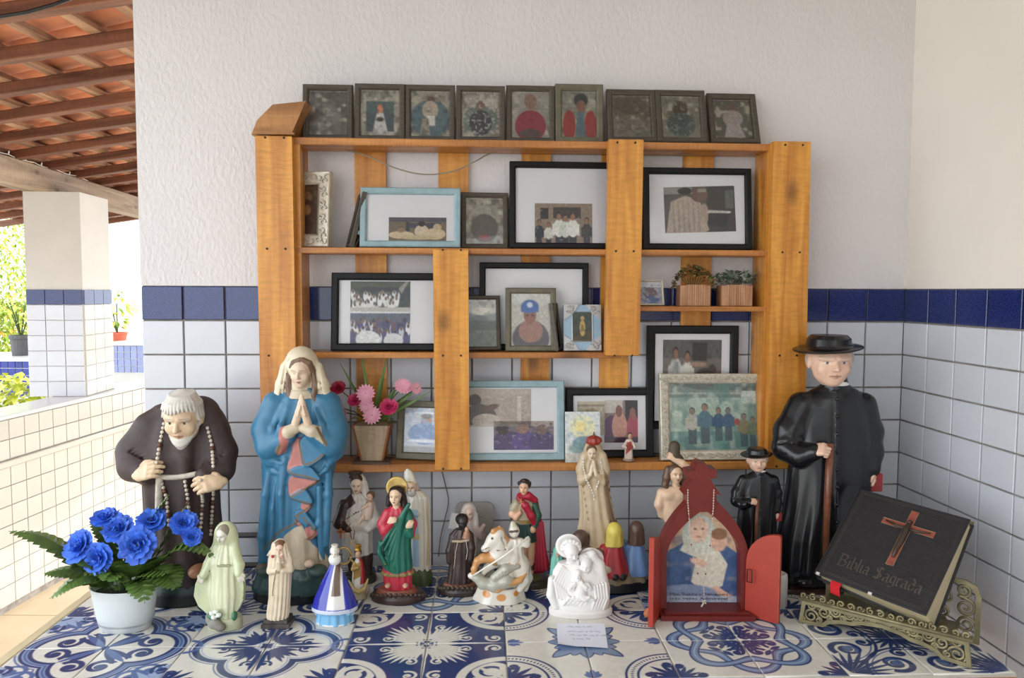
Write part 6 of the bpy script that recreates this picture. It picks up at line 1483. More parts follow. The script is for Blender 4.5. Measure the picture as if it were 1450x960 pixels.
def soldier():
    st = Statue('soldier_statuette', 'Roman soldier saint statuette with long red cape and green tunic', 'statue', 755, 828)
    P = st.p; sk = (228, 180, 146); GN = (34, 62, 58); b = st.sdf()
    b.robe([(743, 706, 0, 6, 5.5), (743, 713, 0, 14, 8), (742, 728, 1, 13, 9), (742, 738, 1, 12, 9)], (176, 166, 140), 1.5); b.robe([(742, 734, 1, 12, 9.5), (743, 741, 1, 12, 9.5)], (150, 124, 74), 1)
    b.robe([(743, 740, 1, 12, 10, .4), (745, 756, 1, 14, 11, 1), (746, 766, 1, 15, 11, 1)], GN, 1.5, n=12, amp=.05)
    b.chain([P(731, 716, 2), P(725, 728, 4), P(730, 733, 9), P(736, 726, 12)], [5.5, 5, 4, 3.4], sk, 2); b.chain([P(731, 712, 2), P(727, 720, 3)], [6, 6], (176, 166, 140), 2)
    b.chain([P(757, 716, 2), P(762, 730, 4), P(757, 746, 8)], [5.5, 5, 3.6], (40, 84, 66), 2); b.ell(P(755, 750, 9), (4, 4, 5), sk, 1)
    b.chain([P(741, 762, 2), P(740, 780, 4), P(742, 800, 3), P(741, 812, 3)], [6.5, 5.4, 4.6, 3.4], sk, 2); b.chain([P(752, 762, 0), P(752, 782, 1), P(752, 802, 0), P(752, 813, 0)], [6.5, 5.6, 5, 3.6], sk, 2)
    for x, d in ((741, 8), (752, 5)): b.ell(P(x, 816, d), (4, 7, 3.4), (70, 52, 42), 1); b.robe([(x, 796, d-5, 5.4, 5.4), (x, 806, d-5, 4.8, 4.8)], (92, 70, 54), .5)
    b.mesh('body', .7, M_satin)
    c = st.sdf(); RD = (172, 30, 54)
    c.poly([(735, 704), (748, 702), (760, 708), (765, 730), (768, 760), (774, 786), (777, 800), (770, 808), (757, 810), (757, 780), (758, 745), (752, 725), (744, 714)], -6, RD, 2, 'u', -10, -2, 1.5)
    c.chain([P(734, 705, 8), P(744, 716, 11), P(752, 730, 10), P(758, 744, 6)], [3.2, 5, 5.4, 4], RD, 3); c.chain([P(736, 702, 4), P(748, 702, 3), P(757, 708, 0)], [4.5, 5.5, 5], RD, 3)
    for q in range(4): c.con(P(760+q*2.6, 740, 0), P(759+q*5, 806, 1), 2.2, 2.8, RD, 1.2)
    c.mesh('cape', .7, M_satin)
    h = st.sdf(); head(h, P(742, 690, 4), 20, -12, 2, skin=sk, brow=(50, 36, 30), neck=P(743, 708, 1), wide=.95); HA = (38, 30, 28); h.ell(P(743, 686, -1), (9.4, 10, 8.5), HA, .8)
    for q in range(6): h.ell(P(735+q*3, 683-abs(q-2.5)*-.4, 8-abs(q-2.5)*1.2), (2.6, 2.6, 2.6), HA, .5)
    h.mesh('head', .5, M_satin)
    mb = MB(); mb.tube([tuple(P(737, 731, 13)), tuple(P(738, 706, 13))], .9, 6); mb.tube([tuple(P(734, 711, 13)), tuple(P(742, 710, 13))], .9, 6); st.mb(mb, 'cross', mat('old_gilt', lin((170, 140, 86)), .4, .5))
    g = round_base(st, 754, 816, 828, 27, 19, (60, 54, 40)); g.ell(P(748, 818, 8), (18, 12, 5), (92, 86, 52), 3); g.mesh('base', .8, M_satin)
soldier()

def holy_family():
    st = Statue('holy_family_bust', 'white plaster bust of a couple with haloes cradling an infant', 'statue', 821, 868)
    P = st.p; W = (236, 232, 228); b = st.sdf()
    b.robe([(816, 796, 0, 26, 14), (820, 808, 0, 38, 17), (822, 830, 1, 43, 20), (822, 852, 2, 42, 20), (822, 864, 2, 38, 19)], W, 3)
    for (x, y, rx, rz, rt) in ((805, 773, 19, 18, 10), (838, 789, 18, 14, 18)):
        b.ell(P(x, y, -5), (rx, 3.2, rz), W, 1, rot=(0, rt, 0)); b.ell(P(x, y, -2), (rx-3, 3, rz-3), None, 1, 's', rot=(0, rt, 0)); b.ell(P(x, y, -6), (rx-2, 2.4, rz-2), W, .5, rot=(0, rt, 0))
    head(b, P(809, 783, 8), 27, 22, 8, skin=W, lip=W, brow=(206, 202, 198), eye=(206, 202, 198), white=W, ears=False, neck=P(808, 800, 0), hair=W)
    for q in range(9): a = q/8*math.pi; b.ell(P(808-12*math.cos(a), 777-11*math.sin(a), 3+5*math.sin(a)), (3.6, 4, 3.6), W, 1)
    for q in range(4): b.ell(P(808+q*3.4, 798-abs(q-2), 11), (2.6, 3, 5), W, 1)         # beard
    head(b, P(830, 801, 12), 22, -14, 12, skin=W, lip=W, brow=(206, 202, 198), eye=(206, 202, 198), white=W, ears=False, neck=P(836, 812, 2), hair=W)
    b.chain([P(824, 789, 6), P(838, 786, 4), P(848, 800, 2), P(852, 824, 4)], [5, 7, 8, 8], W, 4)
    for q in range(4): b.chain([P(828+q*3, 786+q, 11-q), P(842+q*2.5, 793, 9-q), P(848+q*2, 812, 10-q), P(846+q*4, 840, 18-q*3)], 1.5, W, 1)
    # child
    head(b, P(818, 814, 20), 13, -4, 0, skin=W, lip=W, brow=(206, 202, 198), eye=(206, 202, 198), white=W, ears=False, hair=W); b.chain([P(818, 822, 18), P(822, 834, 19), P(824, 842, 20)], [7, 8, 7], W, 3); b.chain([P(820, 842, 22), P(828, 848, 24), P(834, 846, 25)], [4.5, 4, 2.6], W, 2); b.chain([P(824, 826, 24), P(830, 832, 26)], [3, 2.4], W, 1.5); b.chain([P(814, 826, 24), P(808, 832, 26)], [3, 2.4], W, 1.5)
    for sx, kx in ((806, 812), (836, 830)): hand(b, P(sx, 834, 22), P(kx, 828, 26), (-.2 if sx < 815 else .2, -1, .2), 14, W, curl=.3, thumb=1 if sx < 815 else -1, k=.6)
    # drapery ridges
    for q in range(6): b.chain([P(796+q*2.5, 802+q*2, 13), P(785+q*3, 822+q*3, 17), P(790+q*5, 846+q*2, 21)], 2.0, W, 1.6)
    for q in range(6): b.chain([P(798+q*6, 856, 20), P(806+q*6, 846, 23), P(816+q*5, 850, 23)], 1.8, W, 1.5)
    for q in range(5): b.chain([P(842+q*4, 830-q, 20-q*1.5), P(844+q*4, 846, 21-q*1.5), P(838+q*4, 862, 19-q)], 2.0, W, 1.6)
    b.chain([P(781, 820, 8), P(780, 842, 10), P(786, 858, 12)], [5, 6, 5], W, 3)
    b.mesh('bust', .68, mat('plaster_cast', 'V', .7, var=.04, vscale=30))
    g = st.sdf(); g.robe([(822, 858, 2, 43, 20), (822, 861, 2, 46, 22), (822, 868, 0, 46, 22)], (232, 226, 220), 1.5); g.mesh('base', .8, mat('plaster_cast', 'V'))
holy_family()

def fatima():
    st = Statue('mary_statue', 'tall cream Mary statue with red crown and kneeling children at her feet', 'statue', 852, 826)
    P = st.p; C = (200, 178, 146); D = (136, 110, 86); b = st.sdf()
    b.robe([(840, 648, -2, 13, 9), (840, 656, -2, 20, 12), (840, 675, -1, 21, 13), (842, 700, -1, 22, 13, .5), (845, 730, 0, 24, 15, .8), (848, 755, 0, 31, 17, 1), (850, 780, 0, 36, 20, 1), (850, 792, 0, 37, 21, 1)], C, 2, n=13, amp=.07, ph=.4, n2=7, amp2=.03)
    b.ell(P(840, 640, -3), (14, 12, 17), C, 3); b.chain([P(828, 645, 2), P(823, 665, 4), P(824, 680, 8), P(834, 674, 14)], [6, 7, 6, 4], C, 4); b.chain([P(853, 645, 2), P(857, 665, 4), P(855, 680, 8), P(847, 674, 14)], [6, 7, 6, 4], C, 4)
    b.poly([(853, 660), (860, 672), (864, 710), (872, 740), (882, 756), (876, 760), (864, 740), (858, 700)], 6, D, d0=-30, d1=30)
    for q in range(6): b.paint('ell', P(862+q*2.4, 684+q*11, 8), (2, 14, 3.4), (120, 84, 66))
    for q in range(6): b.paint('ell', P(826+q*1.4, 690+q*9, 12), (1.4, 10, 2.6), (160, 130, 92))
    for q in range(5): b.con(P(834+q*5, 690, 15), P(832+q*8, 778, 21), 1, 1, None, 3, 's')
    for sx in (-1, 1): b.chain([P(840+sx*4, 672, 16), P(840+sx*1.4, 660, 17), P(840+sx*.8, 652, 16)], [3, 2.4, 1], (224, 206, 178), 1)
    b.mesh('robe', .8, M_satin)
    h = st.sdf(); head(h, P(838, 641, 6), 20, -2, 8, skin=(226, 204, 176), brow=(120, 90, 66), ears=False, neck=P(839, 654, 2), hair=(120, 90, 66)); h.mesh('head', .55, M_satin)
    c = st.sdf(); c.robe([(841, 617, 0, 5, 5), (841, 620, 0, 10, 9), (841, 625, 0, 11, 10), (840, 629, 0, 8, 8)], (156, 56, 44), .6, n=8, amp=.08); c.con(P(841, 612, 0), P(841, 618, 0), 1, 1, (110, 70, 50), .5); c.ell(P(841, 616.5, 0), (2, 2, 2), (120, 74, 50), .4); c.mesh('crown', .5, vmat(.4, .15, 60))
    beads(st, [(826, 650), (826, 662), (831, 680), (838, 694), (841, 702), (842, 712)], 23, 1.5, (236, 226, 214), on=b); beads(st, [(851, 650), (852, 664), (848, 682), (843, 696)], 23, 1.5, (236, 226, 214), on=b)
    # kneeling children
    def child(cx, top, hw, dress, veil, d, feet=None, name='kneeling_child'):
        k = st.sdf(); P_ = P
        k.ell(P_(cx, top+12, d), (hw*.62, hw*.6, 13), veil, 1); k.robe([(cx, top+12, d, hw*.62, hw*.55), (cx, top+32, d+1, hw*.72, hw*.6)], veil, 2, n=7, amp=.05)
        k.robe([(cx-1, top+30, d, hw*.6, hw*.5), (cx-2, top+46, d+2, hw*.9, hw*.7), (cx-1, top+66, d+5, hw*1.15, hw*.9), (cx, top+74, d+6, hw*1.15, hw*.9)], dress, 2, n=6, amp=.05)
        k.chain([P_(cx-hw*.5, top+34, d+2), P_(cx-hw*.95, top+38, d-2), P_(cx-hw*.9, top+30, d-8)], [5, 4.6, 4], dress, 2)
        if feet:
            for q in (-5, 5): k.ell(P_(cx+q+6, top+76, d+16), (6, 8, 6), feet, 1)
        k.mesh(name, .75, M_satin)
    child(870, 740, 18, (176, 42, 48), (226, 206, 96), 22, (30, 28, 32)); child(901, 738, 17, (116, 150, 200), (96, 70, 60), 12)
    k = st.sdf(); k.ell(P(822, 762, 16), (12, 11, 12), (96, 76, 64), 2); k.robe([(824, 768, 14, 9, 8), (826, 790, 16, 16, 12), (826, 806, 18, 18, 14)], (104, 80, 66), 2, n=5, amp=.06); k.chain([P(834, 780, 20), P(846, 784, 18), P(850, 776, 14)], [6, 5, 4], (130, 92, 74), 2); k.ell(P(850, 784, 22), (9, 9, 8), (120, 84, 70), 2); k.mesh('kneeling_boy', .8, M_satin)
    k = st.sdf()
    for x, y, r in ((860, 806, 9), (866, 812, 8), (855, 812, 8)): k.ell(P(x, y, 34), (r, r, r*.8), (206, 194, 172), 2)
    k.mesh('lamb', .8, M_matte)
    g = st.sdf(); g.robe([(858, 786, 4, 40, 24), (860, 800, 4, 54, 32), (862, 812, 4, 60, 36), (862, 816, 4, 60, 36)], (150, 134, 104), 2, n=17, amp=.03, n2=9, amp2=.03); g.mesh('rocky_mound', 1.0, M_matte)
    g = st.sdf(); g.robe([(862, 814, 4, 61, 37), (862, 826, 4, 62, 38)], (28, 30, 34), 1); g.mesh('base', 1.0, M_satin)
fatima()

def teal_mary():
    st = Statue('mary_statuette', 'tiny turquoise hooded figure peeking out behind the white plaster bust', 'statue', 789, 846)
    P = st.p; T = (132, 206, 186); b = st.sdf(); b.robe([(790, 780, 0, 5, 4.5), (789, 792, 0, 9, 7), (789, 815, 0, 11, 8, 1), (789, 838, 0, 12, 9, 1), (789, 846, 0, 12, 9, 1)], T, 1, n=9, amp=.05); b.ell(P(790, 781, 0), (7, 7, 9), T, 2); b.mesh('cloak', .6, M_satin)
    h = st.sdf(); head(h, P(790, 784, 4), 10, 0, 4, skin=(222, 178, 150), ears=False, hair=(110, 76, 54), neck=P(790, 791, 2)); h.mesh('head', .45, M_satin)
teal_mary()

def sebastian():
    st = Statue('saint_statue', 'bare-chested long-haired saint statue with one arm raised to a stump', 'statue', 957, 832)
    P = st.p; sk = (232, 196, 164); b = st.sdf()
    b.robe([(957, 688, 0, 12, 8), (956, 694, 0, 20, 11), (955, 706, 0, 20, 12), (955, 722, 0, 17, 11), (957, 742, 0, 15, 10), (958, 756, 0, 17, 11), (958, 768, 0, 16, 11)], sk, 3)
    for sx in (-1, 1): b.ell(P(956+sx*8, 702, 9), (8, 4, 6), sk, 3)
    b.chain([P(937, 698, 0), P(933, 714, 0), P(937, 728, -6), P(948, 738, -12)], [7, 6.4, 5.4, 4], sk, 3)
    b.chain([P(974, 694, 0), P(984, 680, 4), P(980, 668, 8), P(966, 656, 10), P(954, 650, 10)], [8, 7, 6, 5, 4], sk, 3)
    b.chain([P(951, 766, 2), P(950, 795, 4), P(951, 825, 2)], [9, 7, 4.4], sk, 3); b.chain([P(965, 766, 0), P(967, 796, 2), P(964, 826, 0)], [9, 7, 4.4], sk, 3)
    b.mesh('body', .85, M_satin)
    h = st.sdf(); HA = (104, 78, 60); head(h, P(957, 671, 6), 25, 10, 2, skin=sk, brow=(90, 64, 48), neck=P(957, 692, 1), ears=False, hair=HA); h.chain([P(946, 664, 4), P(944, 676, 4), P(942, 686, 4), P(944, 690, 3)], [5, 6, 5, 3], HA, 2); h.chain([P(967, 664, 2), P(969, 676, 2), P(968, 684, 2)], [4, 5, 3.4], HA, 2); h.mesh('head', .6, M_satin)
    hs = st.sdf(); hand(hs, P(955, 650, 11), P(949, 646, 12), (0, -1, .3), 15, sk, curl=.7, thumb=1, k=.6); hs.mesh('hand', .5, M_satin)
    t = st.sdf(); t.chain([P(955, 632, 4), P(954, 645, 4), P(960, 652, 2), P(970, 690, -14), P(968, 760, -16), P(962, 828, -14)], [8, 8.5, 8, 7, 8, 9], (86, 74, 58), 3); t.mesh('tree_stump', .9, M_matte)
    l = st.sdf(); l.robe([(957, 752, 0, 18, 12, .5), (958, 770, 0, 20, 14, 1), (958, 784, 0, 18, 13, 1)], (222, 214, 200), 1.5, n=9, amp=.06); l.mesh('loincloth', .8, M_satin)
    g = round_base(st, 957, 822, 832, 30, 22, (80, 66, 52)); g.mesh('base', 1.0, M_satin)
sebastian()
# tiny figure standing on the bottom shelf
def shelf_saint():
    u, z = wall_uz(891, 652, .082); st = Statue('saint_figurine', 'tiny white and red robed figurine standing on the bottom shelf board', 'statue', 0, 0, world=wall_pt(u, .078, Z_B+.0005)); P = st.p
    b = st.sdf(); b.robe([(891, 622, 0, 4, 3), (891, 627, 0, 7, 4.5), (890, 636, 0, 5.5, 4.5), (890, 645, 0, 6, 5, 1), (890, 650, 0, 6.5, 5, 1)], (226, 206, 192), 1, n=7, amp=.06); b.poly([(888, 626), (894, 625), (897, 634), (890, 640), (886, 644), (887, 634)], 4, (166, 70, 62), d0=-2, d1=20); b.chain([P(886, 628, 3), P(883, 632, 5), P(887, 634, 7)], [2.4, 2.2, 1.6], (226, 200, 186), 1); b.chain([P(896, 628, 2), P(899, 633, 3)], [2.4, 2], (226, 206, 192), 1); b.mesh('robe', .5, M_satin)
    h = st.sdf(); head(h, P(892, 617.5, 2), 9, 0, 2, skin=(214, 168, 138), ears=False, hair=(84, 56, 42), neck=P(892, 624, 0)); h.mesh('head', .4, M_satin)
    g = st.sdf(); g.robe([(890, 649, 0, 8, 6.5), (890, 652, 0, 8.5, 7)], (170, 140, 120), .5); g.mesh('base', .5, M_satin)
shelf_saint()
# ================================================================== RED ORATORY
def oratory():
    st = Statue('oratory_shrine', 'red wooden arched oratory with open doors and a devotional print inside', 'oratory', 993, 862)
    P = st.p; M = mat('red_painted_wood', lin((116, 34, 28)), .38, var=.3, vscale=30, vcol=lin((82, 22, 20))); M2 = mat('red_door_paint', lin((168, 54, 36)), .42, var=.3, vscale=25, vcol=lin((138, 38, 28))); M3 = mat('bare_edge_wood', lin((196, 110, 66)), .7, var=.4, vscale=60)
    def prism(pts, d0, d1, name, m, parent=None, dm=None):
        q = [P(x, y, dm if dm is not None else d1) for x, y in pts]; mb = MB(); mb.prism([(v[0], v[2]) for v in q][::-1], -d1, -d0); return st.mb(mb, name, m, False, parent)
    D = 42
    # arch outline helpers
    def arch(xc, hw, ytop, yspring, ybot, n=10):
        L = [(xc-hw, ybot)]
        for k in range(n+1):
            t = k/n; a = t*math.pi/2; L.append((xc-hw*(1-t**1.75) if k < n else xc, yspring-(yspring-ytop)*t**.93))
        R = [(2*xc-x, y) for x, y in L[:-1]][::-1]
        return L+R
    outer = arch(994, 63, 690, 786, 864); inner = arch(994, 52, 718, 786, 858)
    prism(outer, -4, 0, 'back_panel', M, dm=0)
    # arched front frame: strip between outer and inner
    mb = MB(); n = len(outer); ov = [P(x, y, 12) for x, y in outer]; iv = [P(x, y, 12) for x, y in inner]; vs = []; fs = []
    for v in ov+iv: vs.append((v[0], -22, v[2]))
    for v in ov+iv: vs.append((v[0], -1, v[2]))
    for i in range(n-1): fs += [(i, i+1, n+i+1, n+i), (2*n+i, 3*n+i, 3*n+i+1, 2*n+i+1), (i, 2*n+i, 2*n+i+1, i+1), (n+i, n+i+1, 3*n+i+1, 3*n+i)]
    for i in (0, n-1): fs.append((i, n+i, 3*n+i, 2*n+i))
    mb.add(vs, fs); st.mb(mb, 'arch_frame', M, False)
    # stepped finial
    prism([(972, 722), (972, 698), (966, 698), (980, 676), (971, 675), (971, 666), (982, 664), (983, 657), (990, 653), (999, 656), (1000, 662), (1012, 663), (1012, 674), (1003, 676), (1018, 698), (1012, 698), (1012, 722)], -6, 24, 'finial', M, dm=14)
    # base tray
    v0 = P(935, 868, 30); mb = MB(); x0 = P(930, 862, 10)[0]; x1 = P(1060, 862, 10)[0]; mb.box(x0, x1, -D, 4, 0, 7, bev=.6); mb.box(x0+6, x1-6, -D+6, 2, 7, 10, bev=.5); st.mb(mb, 'base_tray', M, False)
    # print (a plain generic devotional picture)
    c = Canvas(90, 120, (196, 170, 140)); c.rect(0, 0, 1, .25, (206, 186, 150)); c.ell(.5, .3, .5, .3, (214, 176, 146), .7); c.poly([(0, 1), (0, .48), (.3, .36), (.72, .36), (1, .5), (1, 1)], (66, 92, 134)); c.blot((48, 70, 108), 14, .55, .6, 101); c.ell(.45, .30, .22, .21, (190, 196, 184)); c.poly([(.2, .46), (.32, .3), (.62, .3), (.68, .48), (.5, .56)], (206, 206, 190)); c.ell(.45, .25, .125, .13, (222, 184, 160)); c.ell(.4, .24, .02, .01, (90, 64, 52)); c.ell(.5, .24, .02, .01, (90, 64, 52)); c.ell(.45, .32, .03, .008, (176, 96, 86))
    c.poly([(.36, .78), (.44, .5), (.72, .46), (.84, .6), (.78, .82), (.56, .92)], (216, 206, 188)); c.blot((176, 164, 150), 9, .66, .4, 102); c.ell(.72, .36, .11, .11, (214, 172, 146)); c.ell(.72, .29, .11, .06, (140, 100, 74)); c.ell(.46, .58, .12, .035, (222, 180, 156), 1, .3); c.poly([(.6, .86), (.7, .82), (.95, .95), (.9, .99)], (220, 176, 150)); c.ell(.3, .9, .4, .09, (128, 140, 168)); c.rect(0, .93, 1, 1, (176, 180, 196), .8)
    a = P(943, 716, 2); b_ = P(1045, 853, 2); z_sp = P(994, 786, 2)[2]
    def amask(x, z):
        q = np.clip((z/st.s+(a[2]+b_[2])/2-z_sp)/74, 0, 1)**(1/.93); return np.abs(x)/st.s < 55*(1-q**1.75)
    o = link('print', c.mesh('print', (b_[0]-a[0])*st.s, (a[2]-b_[2])*st.s, M_print, amask), st.root, ((a[0]+b_[0])/2*st.s, -2.2*st.s, (a[2]+b_[2])/2*st.s))
    for i, (txt, y) in enumerate((('Mãe, Rainha e Vencedora', 843), ('três vezes Admirável', 849))):
        v = P(948, y, 3); text_obj('lettering', txt, 6.0*st.s, mat('print_ink', lin((60, 56, 70)), .6), st.root, (v[0]*st.s, -3.0*st.s, v[2]*st.s), (math.pi/2, 0, 0), 84*st.s)
    # doors
    def door(px, sgn, ang, name, m):
        v = P(px, 862, 22); h = 118
        pts = [(0, 2)]; W = 46
        pts += [(W, 2)]
        for k in range(9):
            t = k/8; pts.append((W*(1-t) if False else W-W*.0-(W)*(1-math.cos(t*math.pi/2))*0, 0))
        pts = [(0, 2), (W, 2), (W, 126)]+[(W-W*math.sin(t*math.pi/2), 126-46*(1-math.cos(t*math.pi/2))) for t in np.linspace(.12, 1, 8)]
        mb = MB(); mb.prism([(sgn*x, z) for x, z in pts][::(1 if sgn > 0 else -1)], -3.5, 3.5); mb.xf(Matrix.Translation((v[0], v[1], 0)) @ Matrix.Rotation(ang, 4, 'Z')); d = st.mb(mb, name, m, False)
        mb = MB(); mb.box(min(sgn*W, sgn*(W+1)), max(sgn*W, sgn*(W+1)), -3.4, 3.4, 3, 124); mb.xf(Matrix.Translation((v[0], v[1], 0)) @ Matrix.Rotation(ang, 4, 'Z')); st.mb(mb, 'worn_edge', m if sgn < 0 else mat('worn_red_edge', lin((186, 86, 66)), .7, var=.5, vscale=120, vcol=lin((140, 60, 46))), False, d)
        return d
    d1 = door(932, -1, math.radians(66), 'door', M2); d2 = door(1056, 1, math.radians(-38), 'door', M2)
    # hinge ring on the right door, chipped foot on the left
    v = P(1056, 812, 26); mb = MB(); loop = [(2, -9), (9, -9), (9, 9), (2, 9), (2, -9)]; mb.tube([tuple(Matrix.Translation((v[0], v[1]-3, v[2])) @ Matrix.Rotation(math.radians(-38), 4, 'Z') @ Vector((x, -3, z))) for x, z in loop], .9, 5); st.mb(mb, 'hinge', mat('dark_iron', lin((70, 40, 34)), .5, .5))
    v = P(920, 868, 36); g = st.sdf(); g.con(vec((v[0]-2, v[1]+6, 6)), vec((v[0]-1, v[1]+6, 11)), 5.6, 3.4, (196, 116, 70), 1); g.mesh('chipped_foot', 1.0, M_matte)
    # rosary hung over it
    bd = lambda path: beads(st, path, 27, 1.15, (206, 190, 176), 'rosary', (150, 90, 70), 3.0)
    bd([(974, 694), (974, 712), (976, 735), (977, 760), (982, 790), (988, 812), (996, 826), (997, 846)]); bd([(1011, 694), (1010, 720), (1007, 750), (1005, 780), (1001, 806), (996, 826)])
    v = P(996, 854, 27); mb = MB(); mb.box(-.9, .9, -.6, .6, -6, 5, M=Matrix.Translation(tuple(v)) @ Matrix.Rotation(.5, 4, 'Y')); mb.box(-3.6, 3.6, -.6, .6, .6, 2.4, M=Matrix.Translation(tuple(v)) @ Matrix.Rotation(.5, 4, 'Y')); st.mb(mb, 'crucifix', mat('pale_metal', lin((226, 214, 190)), .3, .3), False)
def text_obj(name, txt, size, m, parent, loc, rot, width=None, extrude=0.0):
    cu = bpy.data.curves.new(name, 'FONT'); cu.body = txt; cu.size = size; cu.extrude = extrude; cu.resolution_u = 2
    ob = bpy.data.objects.new(name, cu); COL.objects.link(ob); bpy.context.view_layer.update()
    dg = bpy.context.evaluated_depsgraph_get(); me = bpy.data.meshes.new_from_object(ob.evaluated_get(dg)); bpy.data.objects.remove(ob); bpy.data.curves.remove(cu)
    me.name = name; me.materials.clear(); me.materials.append(m)
    if width:
        xs = [v.co.x for v in me.vertices]; k = width/(max(xs)-min(xs))
        for v in me.vertices: v.co.x *= k
    return link(name, me, parent, loc, rot)
oratory()
# ================================================================== BIG BOOK ON A BRASS STAND
M_brass = mat('old_brass', lin((146, 136, 102)), .42, .5, var=.5, vscale=40, vcol=lin((84, 76, 56)))
SL_ = Vector((.548, 1.373, TABLE_Z)); SR_ = Vector((.770, 1.200, TABLE_Z))
def bookstand():
    e = (SR_-SL_); L = e.length; yaw = math.atan2(e.y, e.x)
    t = thing('book_stand', 'ornate openwork brass book stand holding the big black book', 'book stand', SL_, (0, 0, yaw))
    H = .045
    # front apron: border following an arched outline, scrolls inside
    bot = [(0, 0), (.045, .003), (.055, .012), (.075, .018), (.095, .020), (.110, .026), (.141, .030), (.172, .026), (.187, .020), (.207, .018), (.227, .012), (.237, .003), (L, 0)]
    top = [(L-.006, H), (.006, H)]
    def ribbon(mb, pts, w, y0, y1, closed=True):
        n = len(pts); P2 = [Vector((x, 0, z)) for x, z in pts]; ins = []
        for i in range(n):
            a = (P2[i]-P2[i-1]).normalized(); b = (P2[(i+1) % n]-P2[i]).normalized(); na = Vector((-a.z, 0, a.x)); nb = Vector((-b.z, 0, b.x)); m = (na+nb); m = m.normalized()*min(1.8, 1/max(.45, m.normalized().dot(na))); ins.append(P2[i]+m*w)
        vs = [(p.x, y0, p.z) for p in P2]+[(p.x, y0, p.z) for p in ins]+[(p.x, y1, p.z) for p in P2]+[(p.x, y1, p.z) for p in ins]; fs = []
        for i in range(n):
            j = (i+1) % n; fs += [(i, j, n+j, n+i), (2*n+i, 3*n+i, 3*n+j, 2*n+j), (i, 2*n+i, 2*n+j, j), (n+i, n+j, 3*n+j, 3*n+i)]
        mb.add(vs, fs)
    mb = MB(); ribbon(mb, bot+top, .007, -.004, .004); mb.build('front_apron', M_brass, t)
    def scroll(cx, cz, r, ph, turns=1.5, sg=1, y=0.0, rr=.0021):
        m = MB(); n = int(14*turns); pts = []
        for k in range(n+1):
            a = ph+sg*k/n*turns*2*math.pi; q = r*(1-.82*k/n); pts.append((cx+math.cos(a)*q, y, cz+math.sin(a)*q))
        m.tube(pts, [rr*(1-.3*k/n) for k in range(n+1)], 5); return m
    def vine(name, items, parent):
        m = MB()
        for it in items: q = scroll(*it); m.add(q.v, q.f)
        return m
    it = []
    for sx in (0, 1):
        for (x, z, r, ph, sg) in ((.022, .022, .015, 0, 1), (.022, .047, .010, 2, -1), (.045, .038, .013, 1, -1), (.066, .045, .011, 3, 1), (.088, .046, .010, 0, -1), (.108, .048, .008, 2, 1), (.128, .049, .007, 1, -1), (.008, .010, .006, 1, 1), (.036, .016, .007, 2, -1), (.054, .028, .007, 4, 1), (.034, .052, .006, 0, 1), (.056, .054, .006, 3, -1), (.078, .034, .007, 5, 1), (.098, .038, .006, 1, -1), (.120, .040, .005, 2, 1)):
            it.append((x if sx == 0 else L-x, z*.8, r*.9, ph if sx == 0 else math.pi-ph, 1.6, sg if sx == 0 else -sg))
    for i, q in enumerate(it): scroll(*q, 0.0, .0030).build('scroll', M_brass, t, smooth=True)
    # ledge with rope edge
    mb = MB(); mb.box(0, L, -.006, .014, H, H+.005, bev=.0015); mb.build('ledge', M_brass, t)
    for k in range(17):
        scroll(.009+k*(L-.018)/16, H+.010, .0068, k*1.1, 1.3, 1 if k % 2 else -1, -.004, .0024).build('ledge_scroll', M_brass, t, smooth=True)
    mb = MB(); mb.tube([(0, -.006, H+.003), (L, -.006, H+.003)], .0034, 8); mb.build('ledge_bead', M_brass, t, smooth=True)
    # rear leg panel
    RB = .105; HR = .112; rp = [(.02, 0), (.045, .004), (.06, .03), (L-.06, .03), (L-.045, .004), (L, 0), (L, HR-.025), (L-.007, HR-.007), (L-.025, HR), (.045, HR), (.027, HR-.007), (.02, HR-.025)]
    mb = MB(); ribbon(mb, rp, .008, RB-.003, RB+.003); mb.build('rear_panel', M_brass, t)
    for (x, z, r, ph, sg) in ((L-.022, .030, .016, 0, 1), (L-.024, .062, .017, 2, -1), (L-.028, .092, .013, 4, 1), (L-.055, .076, .015, 1, 1), (L-.06, .046, .013, 3, -1)): scroll(x, z, r, ph, 1.7, sg, RB, .003).build('scroll', M_brass, t, smooth=True)
    mb = MB(); mb.box(.03, L-.03, .004, RB-.004, .030, .034, bev=.001); mb.build('tie_plate', M_brass, t)
    return t, yaw
bookstand()
